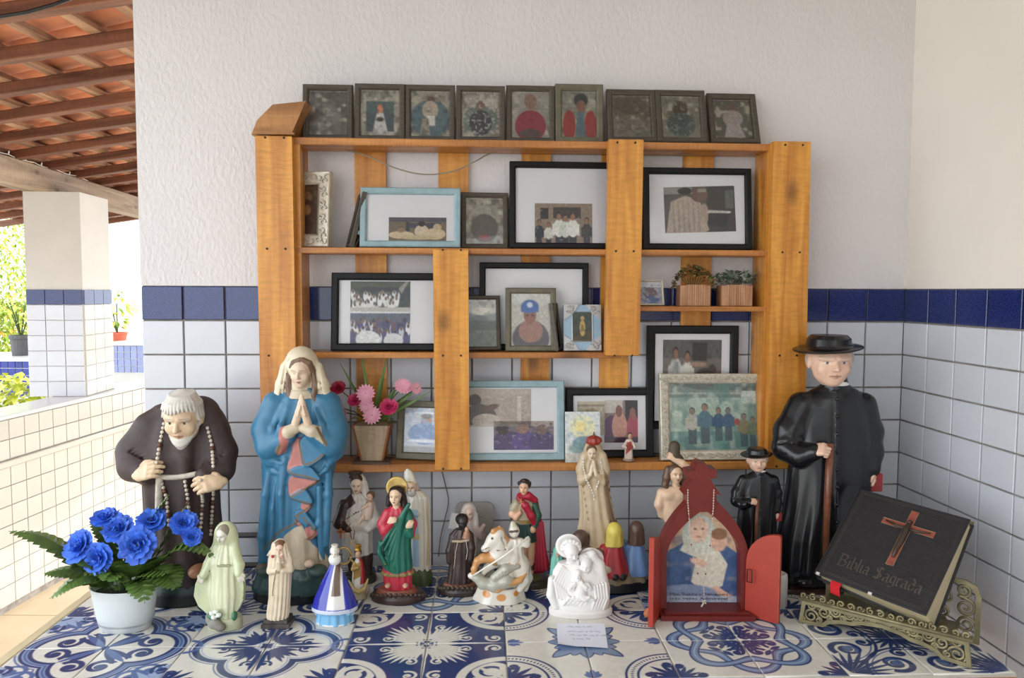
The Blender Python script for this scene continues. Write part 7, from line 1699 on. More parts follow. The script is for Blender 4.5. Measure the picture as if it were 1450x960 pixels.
def big_book():
    BL_ = Vector((.580, 1.380, .9665)); ex = Vector((.6111, -.7894, -.0594)).normalized(); n = Vector((-.5254, -.4605, .7155)).normalized(); ey = n.cross(ex).normalized()
    Mx = Matrix((ex, ey, n)).transposed().to_4x4(); W, H = .200, .203; T = .040
    t = thing('big_book', 'thick black leather book titled in old lettering with a red crucifix', 'book', (0, 0, 0)); t.matrix_world = Matrix.Translation(BL_) @ Mx
    ML = mat('black_leather', lin((38, 36, 38)), .48, var=.3, vscale=60, bump=.25, bscale=300); MG = mat('worn_gilt_leather', lin((74, 68, 62)), .5); MP = mat('gilt_page_edges', lin((206, 190, 150)), .6, var=.35, vscale=14, stretch=(1, 1, 60))
    mb = MB(); mb.box(0, W, 0, H, -.004, 0, bev=.0012); cv = mb.build('front_cover', ML, t)
    # back cover and page block splay apart towards the right edge
    def wedge(x0, x1, y0, y1, za0, zb0, za1, zb1):
        m = MB(); vs = [(x0, y0, zb0), (x1, y0, zb1), (x1, y1, zb1), (x0, y1, zb0), (x0, y0, za0), (x1, y0, za1), (x1, y1, za1), (x0, y1, za0)]
        return m.add(vs, [(3, 2, 1, 0), (4, 5, 6, 7), (0, 1, 5, 4), (1, 2, 6, 5), (2, 3, 7, 6), (3, 0, 4, 7)])
    def slab(x0, x1, y0, y1, top, bot_):
        # four corner depths: bottom-left, bottom-right, top-right, top-left
        m = MB(); xy = [(x0, y0), (x1, y0), (x1, y1), (x0, y1)]
        return m.add([(x, y, -d) for (x, y), d in zip(xy, bot_)]+[(x, y, -d) for (x, y), d in zip(xy, top)], [(3, 2, 1, 0), (4, 5, 6, 7), (0, 1, 5, 4), (1, 2, 6, 5), (2, 3, 7, 6), (3, 0, 4, 7)])
    bd = [.021, .053, .018, .013]
    slab(.004, W-.002, .004, H-.006, [.0042]*4, bd).build('page_block', MP, t)
    slab(-.002, W+.002, .0, H, [q+.0003 for q in bd], [q+.004 for q in bd]).build('back_cover', ML, t)
    slab(-.004, -.0005, 0, H, [.001]*4, [.024, .024, .017, .017]).build('spine', ML, t)
    stand = bpy.data.objects['book_stand']; bpy.context.view_layer.update()
    m = slab(.006, W-.002, .0, H+.009, [q+.0055 for q in bd], [q+.009 for q in bd]); inv = stand.matrix_world.inverted() @ (Matrix.Translation(BL_) @ Mx); m.xf(inv); m.build('back_rest', M_brass, stand)
    for k in range(13):
        pts = []; x_ = .014+k*.0145; z_ = -(.018+(.022-.018)*k/12)-.006
        for q in range(12): an = q*.75+k; rr = .0052*(1-q/15); pts.append(inv @ Vector((x_+math.cos(an)*rr, H+.006+math.sin(an)*rr*.6, z_+.004)))
        MB().tube(pts, .0014, 4).build('rest_scroll', M_brass, stand, smooth=True)
    # tooled border
    for o in (.007, .010):
        mb = MB(); q = [(o, o), (W-o, o), (W-o, H-o), (o, H-o), (o, o)]; mb.tube([(x, y, .0002) for x, y in q], .0005, 4); mb.build('tooled_line', MG, cv)
    # crucifix
    cx, cy = .112, .128; MR = mat('red_inlay', lin((150, 74, 58)), .5, var=.3, vscale=80); MC = mat('gilt_outline', lin((150, 124, 96)), .45, .3)
    cr = [(-.0065, -.062), (.0065, -.062), (.0065, .016), (.047, .016), (.047, .028), (.0065, .028), (.0065, .058), (-.0065, .058), (-.0065, .028), (-.047, .028), (-.047, .016), (-.0065, .016)]
    m = MB(); N_ = len(cr); m.add([(cx+x, cy+y, .0) for x, y in cr]+[(cx+x, cy+y, .0012) for x, y in cr], [tuple(range(N_, 2*N_))]+[(i, (i+1) % N_, N_+(i+1) % N_, N_+i) for i in range(N_)]); c_o = m.build('red_cross', MR, cv)
    m = MB(); m.tube([(cx+x, cy+y, .0012) for x, y in cr+cr[:1]], .0007, 4); m.build('cross_outline', MC, c_o)
    m = MB(); z = .0022
    m.tube([(cx, cy+.030, z), (cx, cy+.014, z+.001), (cx+.001, cy-.006, z+.001), (cx-.001, cy-.028, z), (cx, cy-.046, z)], [.004, .0066, .0056, .0046, .0026], 7); m.tube([(cx, cy+.018, z), (cx-.02, cy+.019, z), (cx-.040, cy+.023, z)], [.004, .0028, .0016], 6); m.tube([(cx, cy+.018, z), (cx+.02, cy+.019, z), (cx+.040, cy+.023, z)], [.004, .0028, .0016], 6); m.ball((cx, cy+.032, z+.001), .0048, 8)
    m.build('corpus', mat('dark_relief', lin((70, 56, 46)), .45, .3), c_o, smooth=True)
    # title, written with a broad pen
    strokes = {'B': [[(0, 0), (0, 1)], [(-.12, 1), (.35, 1), (.5, .8), (.3, .55), (.05, .52)], [(.3, .55), (.55, .35), (.45, .08), (.1, 0), (-.1, .05)]], 'i': [[(0, .6), (.06, .66), (.06, .06), (.16, 0)], [(.03, .86), (.09, .92)]], 'b': [[(0, 1), (.06, .94), (.06, .05), (.22, 0), (.4, .12), (.4, .5), (.25, .64), (.06, .5)]], 'l': [[(0, 1), (.06, .95), (.06, .08), (.16, 0)]], 'a': [[(.05, .58), (.25, .64), (.34, .52), (.34, .08), (.44, 0)], [(.34, .38), (.1, .34), (.02, .16), (.12, 0), (.34, .12)]],
        'S': [[(.52, .86), (.3, 1), (.06, .86), (.1, .66), (.44, .46), (.52, .22), (.3, 0), (0, .12)], [(.3, 1.0), (.3, .0)]], 'g': [[(.36, .6), (.14, .64), (.02, .45), (.06, .16), (.24, .1), (.36, .2)], [(.36, .64), (.38, -.1), (.22, -.26), (.02, -.2)]], 'r': [[(0, .6), (.06, .66), (.06, .06), (.14, 0)], [(.08, .5), (.22, .64), (.32, .58)]], 'd': [[(.36, .3), (.3, .08), (.16, 0), (.03, .14), (.03, .46), (.2, .62), (.36, .46), (.3, .8), (.1, 1)]], }
    adv = {'B': .72, 'i': .26, 'b': .54, 'l': .27, 'a': .54, 'S': .72, 'g': .52, 'r': .40, 'd': .52, ' ': .38}
    MT = mat('embossed_title', lin((112, 102, 92)), .4, .2)
    txt = 'Biblia Sagrada'; wid = sum(adv[c] for c in txt); K = .150/wid; x = .030; y = .032; nib = Vector((.065, .045, 0))*K
    for ch in txt:
        m = MB()
        for s_ in strokes.get(ch, []):
            for i in range(len(s_)-1):
                a = Vector((x+s_[i][0]*K, y+s_[i][1]*K*1.12, 0)); b = Vector((x+s_[i+1][0]*K, y+s_[i+1][1]*K*1.12, 0))
                vs = [a-nib, b-nib, b+nib, a+nib]; m.add([(v.x, v.y, .0003) for v in vs]+[(v.x, v.y, .0009) for v in vs], [(4, 5, 6, 7), (7, 6, 5, 4), (0, 1, 5, 4), (1, 2, 6, 5), (2, 3, 7, 6), (3, 0, 4, 7)])
        if ch == 'i' and txt.index('i') == 1 and abs(x-.016-adv['B']*K) < 1e-6: pass
        if m.v: m.build('letter', MT, cv)
        x += adv[ch]*K
    mb = MB(); a = [(.030, .003, -.012), (.044, .003, -.012)]; vs = [(.028, .004, -.010), (.046, .004, -.012), (.046, -.006, -.012), (.028, -.006, -.010), (.029, -.016, -.024), (.047, -.016, -.026)]
    mb.add(vs+[(x_, y_, z_-.0008) for x_, y_, z_ in vs], [(0, 1, 2, 3), (3, 2, 5, 4), (7, 6, 9, 8), (8, 9, 10, 11), (0, 3, 9, 6), (3, 4, 10, 9), (1, 7, 8, 2), (2, 8, 11, 5), (4, 5, 11, 10)]); mb.build('ribbon', mat('red_ribbon', lin((206, 26, 34)), .6), t)
    for (x_, y_) in ((.0, .0), (.10, .0)):
        mb = MB(); mb.box(x_, x_+.007, y_-.0008, y_+.004, -.0044, .0006, bev=.0004); mb.build('worn_corner', mat('worn_white', lin((214, 206, 196)), .8), cv)
big_book()
# small glass lens ornaments are left as part of the stand; candle, note, dark rack
def small_things():
    st = Statue('candle', 'short white candle stub beside the red oratory door', 'candle', 1102, 856); P = st.p
    mb = MB(); mb.lathe([(12, 0), (12.4, 1), (12.2, 40), (11.4, 46), (9, 47.5), (7, 45), (0.5, 43)], 24); st.mb(mb, 'wax_body', mat('candle_wax', lin((206, 200, 192)), .45, var=.08)); mb = MB(); mb.tube([(0, 0, 43), (.4, 0, 47), (1.2, .3, 50)], .7, 5); st.mb(mb, 'wick', mat('wick', lin((40, 34, 30)), .9))
    # note
    q = [on_table(788, 884), on_table(856, 884), on_table(861, 919), on_table(790, 917)]; c0 = sum(q, Vector())/4; t = thing('paper_note', 'handwritten white paper note tucked under the plaster bust', 'note', (c0.x, c0.y, TABLE_Z)); n = 8; vs = []
    for j in range(n+1):
        for i in range(n+1):
            u, v = i/n, j/n; p = (q[0]*(1-u)+q[1]*u)*(1-v)+(q[3]*(1-u)+q[2]*u)*v; z = .0016+.004*max(0, v-.55)*math.sin(u*3.1)+(.010*max(0, (v-.6))*max(0, .35-u)*4)
            vs.append((p.x-c0.x, p.y-c0.y, z))
    fs = [(j*(n+1)+i, (j+1)*(n+1)+i, (j+1)*(n+1)+i+1, j*(n+1)+i+1) for j in range(n) for i in range(n)]; m = MB().add(vs, fs); k = len(m.v); m.add([(x, y, z-.0003) for x, y, z in vs], [f[::-1] for f in fs]); m.build('sheet', mat('note_paper', lin((232, 234, 246)), .8), t, smooth=True)
    g = np.random.default_rng(5); MI = mat('blue_ink', lin((120, 122, 156)), .7)
    for li, (v, u0, u1) in enumerate(((.16, .22, .72), (.36, .22, .86), (.52, .26, .95), (.68, .3, .66))):
        m = MB(); u = u0
        while u < u1:
            w = g.uniform(.05, .16); pts = []
            for k in range(int(w*90)+3):
                uu = u+w*k/(int(w*90)+2); vv = v+g.uniform(-.035, .035); p = (q[0]*(1-uu)+q[1]*uu)*(1-vv)+(q[3]*(1-uu)+q[2]*uu)*vv; pts.append((p.x-c0.x, p.y-c0.y, .0022+.004*max(0, vv-.55)*math.sin(uu*3.1)))
            m.tube(pts, .00022, 3); u += w+g.uniform(.02, .05)
        m.build('handwriting', MI, t)
    # dark metal rack standing at the wall
    st = Statue('metal_rack', 'dark metal bracket rack against the tiles between the two large statues', 'rack', 352, 806); P = st.p; MK = mat('dark_metal', lin((84, 80, 80)), .4, .5)
    for name, a, b in (('top_bar', (334, 758, 0), (400, 757, 0)), ('side_bar', (334, 758, 0), (322, 800, 16)), ('side_bar', (400, 757, 0), (404, 800, 16)), ('bottom_bar', (326, 800, 10), (404, 800, 10))):
        mb = MB(); mb.tube([tuple(P(*a)), tuple(P(*b))], 4.2, 4); st.mb(mb, name, MK, False)
small_things()
# ================================================================== FLOWERS AND PLANTS
M_leaf = mat('fern_leaf', lin((104, 134, 62)), .42, var=.5, vscale=40, vcol=lin((56, 84, 42)), objrand=.25); M_stem = mat('green_stem', lin((70, 88, 44)), .6)
def leaf_blade(L, W, fold=.25, droop=.3, n=5):
    m = MB(); vs = []
    for k in range(n+1):
        t = k/n; w = W*math.sin(math.pi*min(1, t*.92+.08))**.8*(1 if k < n else .05); z = -droop*L*t*t; y = L*t
        vs += [(-w, y, z+fold*w), (0, y, z), (w, y, z+fold*w)]
    fs = []
    for k in range(n):
        a = 3*k; fs += [(a, a+1, a+4, a+3), (a+1, a+2, a+5, a+4)]
    m.add(vs, fs); m.add([(x, y, z-.0004) for x, y, z in vs], [f[::-1] for f in fs]); return m
def orient(v, up=Vector((0, 0, 1))):
    y = Vector(v).normalized(); x = y.cross(up)
    if x.length < 1e-4: x = Vector((1, 0, 0))
    x.normalize(); z = x.cross(y); return Matrix((x, y, z)).transposed().to_4x4()
def frond(parent, p0, p1, sag, nl, ll, lw, name='fern_frond'):
    """stem from p0 to p1 with paired leaflets; one part"""
    p0 = Vector(p0); p1 = Vector(p1); m = MB(); pts = []; N = nl+2
    for k in range(N+1):
        t = k/N; p = p0.lerp(p1, t); p.z += sag*math.sin(math.pi*t); pts.append(p)
    m.tube(pts, [.0013*(1-.6*k/N) for k in range(N+1)], 4)
    side = (p1-p0).cross(Vector((0, 0, 1)))
    side = side.normalized() if side.length > 1e-5 else Vector((1, 0, 0))
    for k in range(2, N):
        t = k/N; d = (pts[k+1 if k < N else k]-pts[k-1]).normalized(); sz = (math.sin(math.pi*(.18+.78*t)))
        for sg in (-1, 1):
            v = d*.55+side*sg; b = leaf_blade(ll*sz, lw*sz, .2, .15, 4); up = side.cross(d)*1.0; up = up if up.z > 0 else -up
            M = Matrix.Translation(pts[k]) @ orient(v, up+Vector((0, -.35, 0))); m.add([M @ Vector(q) for q in b.v], b.f)
    return m.build(name, M_leaf, parent)
def carnation(parent, c, r, m, name='blue_flower', face=(0, -.5, .6)):
    g = np.random.default_rng(int(c[0]*1e4) % 9999); mb = MB(); M0 = Matrix.Translation(Vector(c)) @ orient(Vector(face).orthogonal(), Vector(face))
    for ring, (n, rad, tilt) in enumerate(((11, 1.0, .25), (10, .85, .6), (8, .66, .95), (6, .45, 1.25))):
        for k in range(n):
            a = 2*math.pi*(k+.5*ring)/n+g.uniform(-.15, .15); L = r*rad; W = r*.34; seg = 4; vs = []
            for i in range(seg+1):
                t = i/seg; w = W*(.25+.75*t**.7); y = L*t*math.cos(tilt*(.6+.4*t)); z = L*t*math.sin(tilt)*(.75)+(0 if i < seg else 0)
                for q in (-1, -.5, 0, .5, 1):
                    fr = r*.05*g.uniform(-1, 1)*t*2; vs.append((q*w, y-(abs(q)**2)*w*.25+fr, z+fr+.12*w*abs(q)))
            fs = [(i*5+j, i*5+j+1, (i+1)*5+j+1, (i+1)*5+j) for i in range(seg) for j in range(4)]
            M = M0 @ Matrix.Rotation(a, 4, 'Z'); mb.add([M @ Vector(v) for v in vs], fs)
    return mb.build(name, m, parent, smooth=True)
def blue_flowers():
    st = Statue('flower_pot', 'white oval pot of blue artificial carnations with fern leaves', 'flower pot', 178, 888); P = st.p; s = st.s
    mb = MB(); prof = [(34, 0), (36, 1), (41, 22), (45, 46), (47.5, 62), (48.5, 63), (46.5, 62), (43, 45), (38, 8), (0.1, 7)]; mb.lathe(prof, 40, sy=.66, cap=False); mb.v = [(x+0, y, z) for x, y, z in mb.v]
    mb.add([(34*math.cos(a), 34*.66*math.sin(a), 0) for a in np.linspace(0, 2*math.pi, 24, endpoint=False)][::-1], [tuple(range(24))]); st.mb(mb, 'pot', mat('white_plastic_pot', lin((214, 218, 218)), .35, var=.06, vscale=10))
    mb = MB(); mb.lathe([(44, 50), (42, 54), (20, 57), (.1, 58)], 24, sy=.66); st.mb(mb, 'filling', mat('dark_moss', lin((40, 46, 28)), .9, var=.5, vscale=60))
    def w(x, y, d): return Vector(P(x, y, d))*s
    MBf = mat('blue_petals', lin((66, 120, 232)), .55, var=.55, vscale=60, vcol=lin((24, 52, 158)), objrand=.12)
    root = w(178, 838, 0)
    fl = [(149, 735, 4, 20, (0, -.4, .8)), (115, 774, 22, 25, (-.3, -.8, .5)), (141, 790, 32, 24, (-.1, -.95, .25)), (168, 750, 14, 23, (0, -.6, .6)), (196, 771, 34, 27, (.1, -.95, .3)), (215, 740, 10, 22, (.1, -.6, .7)), (260, 742, 6, 20, (.3, -.6, .6)), (272, 760, 18, 14, (.4, -.8, .3))]
    for (x, y, d, r, fc) in fl:
        c = w(x, y, d); o = carnation(st.root, c, r*s, MBf, face=fc)
        m = MB(); mid = root.lerp(c, .5)+Vector((0, .01, .012)); m.tube([root, mid, c], .0014, 5); m.build('stem', M_stem, st.root)
        m = MB(); b = c-Vector(fc).normalized()*r*s*.15; m.ball(tuple(b), r*s*.28, 8); m.build('calyx', M_stem, st.root, smooth=True)
    fr = [((150, 835, 5), (12, 752, 20), .03, 12, 24, 6.5), ((160, 838, 8), (62, 812, 40), .02, 10, 26, 6), ((165, 836, 8), (70, 848, 50), .03, 10, 26, 7), ((170, 830, 0), (240, 700, -8), .02, 15, 24, 5), ((200, 836, 10), (252, 834, 40), .035, 12, 30, 7), ((205, 832, 6), (305, 790, 20), .05, 12, 22, 6.5), ((180, 835, 14), (150, 822, 50), .02, 8, 22, 6), ((195, 836, 14), (205, 855, 46), .03, 8, 22, 5.5), ((190, 830, -6), (130, 735, -16), .02, 12, 22, 5), ((205, 830, -4), (268, 712, -10), .02, 10, 18, 5.5), ((175, 832, -10), (95, 770, -20), .02, 11, 22, 6), ((200, 834, 16), (232, 790, 36), .02, 8, 24, 6), ((170, 834, 16), (140, 815, 40), .02, 8, 26, 7), ((185, 832, 10), (180, 800, 38), .02, 8, 24, 7), ((190, 836, 14), (238, 812, 44), .02, 9, 26, 7), ((165, 836, 12), (110, 795, 34), .02, 10, 24, 7), ((170, 836, 14), (96, 828, 46), .02, 10, 26, 7)]
    for a, b, sg, n, ll, lw in fr: frond(st.root, w(*a), w(*b), sg, n, ll*s*1.15, lw*s*1.35)
blue_flowers()
def pink_flowers():
    u, z = wall_uz(527, 655, .074); B = wall_pt(u, .058, Z_B+.0045); st = Statue('flower_planter', 'tapered wooden planter of pink daisies and roses on the bottom shelf', 'flower pot', 0, 0, world=B); P = st.p; s = st.s
    MW = woodmat('pale_planter_wood', lin((208, 186, 158)), lin((172, 148, 120)), 2, .6, 12, knots=False); ME = mat('planter_edge', lin((150, 92, 54)), .5)
    zt = P(530, 600, 0)[2]; a, b = 14.5, 25.5; dd = .62
    def taper(x0, x1, y0, y1, X0, X1, Y0, Y1, z0, z1):
        return MB().add([(x0, y0, z0), (x1, y0, z0), (x1, y1, z0), (x0, y1, z0), (X0, Y0, z1), (X1, Y0, z1), (X1, Y1, z1), (X0, Y1, z1)], [(3, 2, 1, 0), (4, 5, 6, 7), (0, 1, 5, 4), (1, 2, 6, 5), (2, 3, 7, 6), (3, 0, 4, 7)])
    st.mb(taper(-a+1, a-1, -a*dd, a*dd, -b+1.5, b-1.5, -b*dd, b*dd, 0, zt), 'planter_body', MW, False)
    for sx in (-1, 1): st.mb(taper(min(sx*(a-1), sx*(a+1.5)), max(sx*(a-1), sx*(a+1.5)), -a*dd-.6, a*dd, min(sx*(b-1.5), sx*(b+1.5)), max(sx*(b-1.5), sx*(b+1.5)), -b*dd-.6, b*dd, 0, zt+.5), 'side_panel', ME, False)
    m = MB(); m.box(-26, 26, -20, 18, -3.1, -.3); st.mb(m, 'saucer_board', mat('grey_board', lin((96, 76, 60)), .7), False)
    def w(x, y, d): return Vector(P(x, y, d))*s
    PK = mat('pink_petal', lin((240, 176, 194)), .5, var=.4, vscale=90, vcol=lin((220, 112, 150))); RSE = mat('rose_petal', lin((206, 52, 104)), .5, var=.4, vscale=60, vcol=lin((150, 24, 66))); RD = mat('dark_rose_petal', lin((166, 28, 56)), .5, var=.4, vscale=60, vcol=lin((110, 14, 34))); YL = mat('daisy_eye', lin((196, 84, 104)), .6)
    root = w(530, 602, 0)
    def daisy(x, y, d, r, fc):
        c = w(x, y, d); M0 = Matrix.Translation(c) @ orient(Vector(fc).orthogonal(), Vector(fc)); m = MB()
        for ring, (n, k, zz) in enumerate(((16, 1, 0), (13, .72, .12))):
            for q in range(n):
                b_ = leaf_blade(r*s*k, r*s*.2, .2, -.12, 4); M = M0 @ Matrix.Rotation(2*math.pi*(q+.5*ring)/n, 4, 'Z') @ Matrix.Translation((0, 0, zz*r*s)); m.add([M @ Vector(v) for v in b_.v], b_.f)
        o = m.build('daisy', PK, st.root); m = MB(); m.ball((0, 0, 0), r*s*.24, 8, sc=(1, 1, .6)); m.xf(M0); m.build('eye', YL, o, smooth=True); stem(c)
    def stem(c):
        m = MB(); mid = root.lerp(c, .5)+Vector((0, 0, .008)); m.tube([root, mid, c], .0011, 4); m.build('stem', M_stem, st.root)
    for q in ((473, 574, 14, 14, (-.3, -1, .1)), (518, 557, 20, 14, (0, -1, .25)), (527, 588, 26, 14, (0, -.9, .3)), (519, 574, 22, 12, (-.1, -1, .2)), (571, 547, 10, 14, (.2, -.7, .6)), (589, 550, 8, 9, (.5, -.8, .2)), (506, 562, 8, 9, (-.4, -.8, .4)), (486, 584, 10, 8, (-.5, -.8, 0))): daisy(*q)
    for (x, y, d, r, m_) in ((479, 550, 14, 11, RD), (502, 567, 18, 10, RSE), (551, 577, 26, 13, RSE)): c = w(x, y, d); carnation(st.root, c, r*s, m_, 'rose', (0, -.7, .5)); stem(c)
    for (p1, lw) in (((510, 497, 4), 2.4), ((548, 500, 2), 2.4), ((480, 512, 6), 2.0), ((596, 545, 12), 2.2), ((612, 552, 14), 2.0), ((570, 535, 4), 2.4), ((540, 530, 8), 3), ((556, 552, 14), 3)):
        c = w(*p1); v = c-root; b_ = leaf_blade(v.length, lw*s, .3, .02, 7); M = Matrix.Translation(root) @ orient(v, Vector((0, -1, .2))); MB().add([M @ Vector(q) for q in b_.v], b_.f).build('grass_blade', M_leaf, st.root)
    for k in range(16):
        c = w(508+k*2.9, 600-random.uniform(0, 9), 12+random.uniform(-4, 8)); v = c-root+Vector((0, 0, .004)); b_ = leaf_blade(.02, .0055, .2, .3, 4); M = Matrix.Translation(c) @ orient(v+Vector((random.uniform(-.01, .01), -.012, 0)), Vector((0, 0, 1))); MB().add([M @ Vector(q) for q in b_.v], b_.f).build('leaf', M_leaf, st.root)
pink_flowers()
def cube_planter(px0, px1, ytop, label, kind):
    u, z = wall_uz((px0+px1)/2, 433, .06); st = Statue('small_planter', label, 'planter', 0, 0, world=wall_pt(u, .050, Z_R+.0004)); s = st.s; hw = (px1-px0)/2; H = 30
    MW = woodmat('slat_planter_wood', lin((196, 150, 112)), lin((146, 98, 66)), 2, .6, 14, knots=False)
    mb = MB(); mb.box(-hw, hw, -hw*.62, hw*.62, 0, H-1, bev=.5); st.mb(mb, 'box', MW, False)
    n = 9
    for k in range(n):
        x0 = -hw*.66+k*hw*1.32/n; m = MB(); m.box(x0+.25, x0+hw*1.32/n-.25, -hw*.62-.9, -hw*.62+.1, .5, H, bev=.2); st.mb(m, 'slat', MW, False)
    g = np.random.default_rng(int(px0)); cols = [(112, 112, 56), (150, 96, 60), (86, 100, 50), (196, 150, 96), (72, 84, 44)] if kind == 0 else [(112, 132, 112), (146, 160, 140), (80, 100, 84), (96, 118, 92)]
    ms = [mat('sprig_%d_%d' % (kind, i), lin(c), .6) for i, c in enumerate(cols)]
    for k in range(230 if kind == 0 else 190):
        a = g.uniform(-1, 1); e = g.uniform(0, 1)
        if kind == 0: x = a*27; zz = H+2+math.sqrt(max(0, 1-a*a))*24*(.45+.55*e)-(9*abs(a)**3); y = g.uniform(-9, 9)
        else: x = a*25; zz = H+1+18*e*(1-.35*a*a); y = g.uniform(-9, 9)
        v = Vector((g.uniform(-1, 1)+a, g.uniform(-1, .3), g.uniform(-.2, 1))); b_ = leaf_blade(g.uniform(5, 8), g.uniform(2.0, 3.2), .3, .3, 3); M = Matrix.Translation((x, y, zz)) @ orient(v); m = MB().add([M @ Vector(q) for q in b_.v], b_.f); st.mb(m, 'leaf', ms[g.integers(len(ms))], False)
    m = MB()
    for k in range(9):
        x = (k-4)*4.0; m.tube([(x*.5, 3, H-1), (x*.8, 3, H+5), (x, 3, H+10)], .5, 4)
    st.mb(m, 'stems', M_stem)
cube_planter(962, 1004, 375, 'wooden cube planter with rust and olive artificial sprigs', 0)
cube_planter(1020, 1063, 382, 'wooden cube planter with grey-green artificial sprigs', 1)
# ================================================================== OUTSIDE, beyond the low wall
def foliage(name, parent, c, rx, ry, rz, n, size, cols, seed, m=None):
    g = np.random.default_rng(seed); mb = MB(); cl = [lin(q) for q in cols]
    for k in range(n):
        v = g.normal(0, 1, 3); v /= np.linalg.norm(v); r = g.uniform(.45, 1)**.6; p = Vector((c[0]+v[0]*rx*r, c[1]+v[1]*ry*r, c[2]+v[2]*rz*r))
        b = leaf_blade(size*g.uniform(.7, 1.3), size*.28, .2, .3, 2); M = Matrix.Translation(p) @ orient(Vector((v[0]+g.uniform(-1, 1), v[1]+g.uniform(-1, 1), v[2]*.5+g.uniform(-1, .4)))); h = len(b.v)//2; q = b.v[:h]; mb.add([M @ Vector(x) for x in q], [f for f in b.f if max(f) < h], cl[g.integers(len(cl))])
    o = mb.build(name, m or vmat(.5, .1, 20), parent, colored=True); return o
GREENS = [(170, 190, 60), (196, 206, 84), (136, 166, 54), (212, 216, 110)]
def at(px, py, Y):
    r = ray(px, py); return CAM+r*Y
# big tree
b = at(-40, 470, 9.0)
t = thing('garden_tree', 'sunlit yellow-green tree growing in the garden beyond the pillar', 'tree', (b.x, b.y, -.3)); zc = at(0, 370, 9.0).z
m = MB(); m.tube([(0, 0, 0), (.05, 0, .9), (0, .05, 1.6), (.1, 0, 2.2)], [.11, .09, .08, .05], 8); m.build('trunk', mat('bark', lin((120, 100, 80)), .9, var=.4), t, smooth=True)
o = foliage('crown', t, (.05, 0, zc+.3), 1.0, .9, 1.15, 9000, .06, GREENS, 3)
o = foliage('low_branches', t, (.35, -.1, zc-.55), .5, .5, .45, 2600, .055, GREENS+[(214, 150, 60)], 4)
# plants in pots
def potted(px, py, Y, r, h, pc, label, seed, n, lr, spread=1.0, z0=None, cols=GREENS, name='potted_plant'):
    p = at(px, py, Y); t = thing(name, label, 'potted plant', p); mb = MB(); mb.lathe([(r*.72, 0), (r*.78, .004), (r*.95, h*.85), (r*1.06, h*.86), (r*1.06, h), (r*.9, h), (r*.85, h*.9), (.01, h*.88)], 18); mb.build('pot', mat('pot_%d' % seed, lin(pc), .7, var=.15, vscale=10), t, smooth=False)
    m = MB(); g = np.random.default_rng(seed)
    for k in range(6): a = g.uniform(0, 6.28); m.tube([(0, 0, h*.85), (math.cos(a)*r*.6, math.sin(a)*r*.6, h+lr*.8), (math.cos(a)*r*1.3, math.sin(a)*r*1.3, h+lr*1.7)], .006, 4)
    m.build('stems', M_stem, t); foliage('leaves', t, (0, 0, h+lr*1.3), lr*spread, lr*spread, lr, n, .07, cols, seed+1); return p
SUPZ = at(60, 508, 5.2).z
# blue tiled planter wall behind the pillar, left
def tiled_block(name, label, px0, px1, py0, py1, Y, depth, nx, nz, m_tile):
    a = at(px0, py0, Y); b_ = at(px1, py1, Y); W = b_.x-a.x; H = a.z-b_.z; z0 = b_.z
    t = thing(name, label, 'planter wall', (a.x, Y, -.3)); MB().box(0, W, .006, depth, 0, a.z+.3).build('masonry', M_slab, t)
    tmm = tile_mesh('tile', W/nx-.006, H/nz-.006, .008, m_tile)
    for i in range(nx):
        for j in range(nz): link('tile', tmm, t, ((i+.5)*W/nx, .006, z0+.3+(j+.5)*H/nz))
    MB().box(-.02, W+.02, -.02, depth+.02, a.z+.3, a.z+.33).build('capping', M_slab, t)
    return a
M_tileblue2 = mat('blue_glazed_tile', lin((44, 60, 150)), .2, var=.25, vscale=6, objrand=.15); M_tilepale = mat('pale_blue_glazed_tile', lin((150, 160, 206)), .2, objrand=.1)
a1 = tiled_block('planter_wall', 'blue tiled planter wall with potted plant on top', -60, 44, 511, 562, 6.0, .5, 10, 5, M_tileblue2)
a2 = tiled_block('planter_wall', 'pale blue tiled planter wall with terracotta pot on top', 157, 250, 489, 528, 6.6, .5, 10, 4, M_tilepale)
potted(31, 508, 6.2, .085, .20, (86, 84, 86), 'grey plastic pot with sparse leafy twigs on the blue tiled wall', 20, 70, .17, .9)
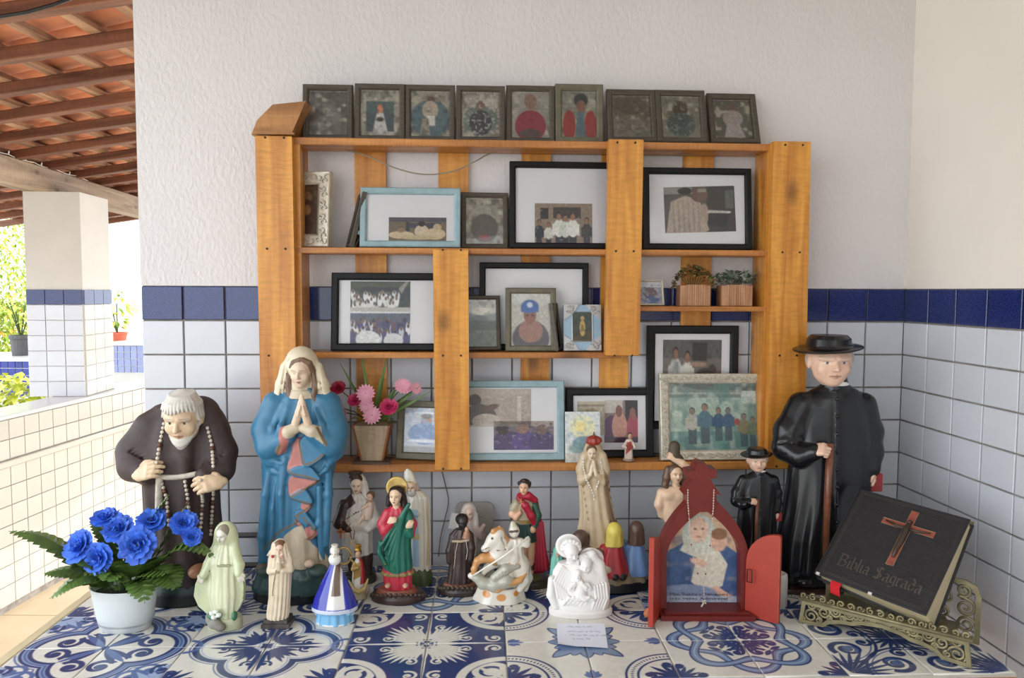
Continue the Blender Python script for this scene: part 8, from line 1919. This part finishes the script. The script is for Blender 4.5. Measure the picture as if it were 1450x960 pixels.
potted(167, 488, 6.85, .085, .115, (206, 104, 76), 'terracotta pot with yellow-green plant on the pale tiled wall', 24, 90, .16, .9)
# bright bush in the bed in front
p = at(18, 578, 5.2); t = thing('garden_bush', 'bright yellow-green bush below the blue tiled planter wall', 'bush', (p.x, p.y, -.3)); foliage('leaves', t, (0, 0, p.z+.3), .26, .2, .24, 500, .08, [(206, 210, 70), (226, 226, 110), (170, 186, 50)], 31); m = MB(); m.tube([(0, 0, 0), (.02, 0, p.z+.2)], .02, 6); m.build('stem', M_stem, t)
# white house wall far behind
W_ = at(-60, 480, 13); E_ = at(330, 480, 13); mb = MB(); mb.box(W_.x, E_.x, 13, 13.2, -.3, at(0, 430, 13).z); o = tag(mb.build('garden_wall', mat('white_garden_wall', lin((232, 230, 226)), .8, var=.05)), 'plain white garden wall far behind the plants', 'wall')
# wires and light string under the roof
def ytube(pts, r, m, name, label, cat):
    q = [at(*p) for p in pts]; mb = MB(); mb.tube([v-q[0] for v in q], r, 6); return tag(mb.build(name, m, None, smooth=True, loc=q[0]), label, cat)
ytube([(-40, 34, 2.02), (0, 23.5, 2.02), (40, 17, 2.02), (75, 7, 2.02), (110, -6, 2.02)], .005, mat('black_cable', lin((20, 20, 22)), .5), 'cable', 'black cable running under the clay roof tiles', 'cable')
q0 = on_z(0, 218, beam_z+BT+.004)
t = thing('light_string', 'white fairy light string lying along the old beam', 'light string', q0); n = 12; pts = []
for k in range(n+1):
    x = -20+k*8.2; v = on_z(x, 219+(x)*.02+1.2*math.sin(k*2.1), beam_z+BT+.004)-q0; pts.append(Vector((v.x-.02, v.y*1.0, .004)))
base = [Vector((b0.x, b0.y, 0)) for _ in pts]
pts = [(b0+bdir*(0.02+k*.075))-q0+Vector((-.01, 0, BT+.006+.004*math.sin(k*2.0))) for k in range(n+1)]
m = MB(); m.tube(pts, .0022, 5); m.build('wire', mat('white_wire', lin((214, 210, 200)), .5), t)
for k in range(1, n, 2):
    m = MB(); m.tube([pts[k], pts[k]+Vector((.012, -.012, .014))], .0035, 5); m.build('bulb', mat('bulb_white', lin((236, 234, 228)), .3), t)
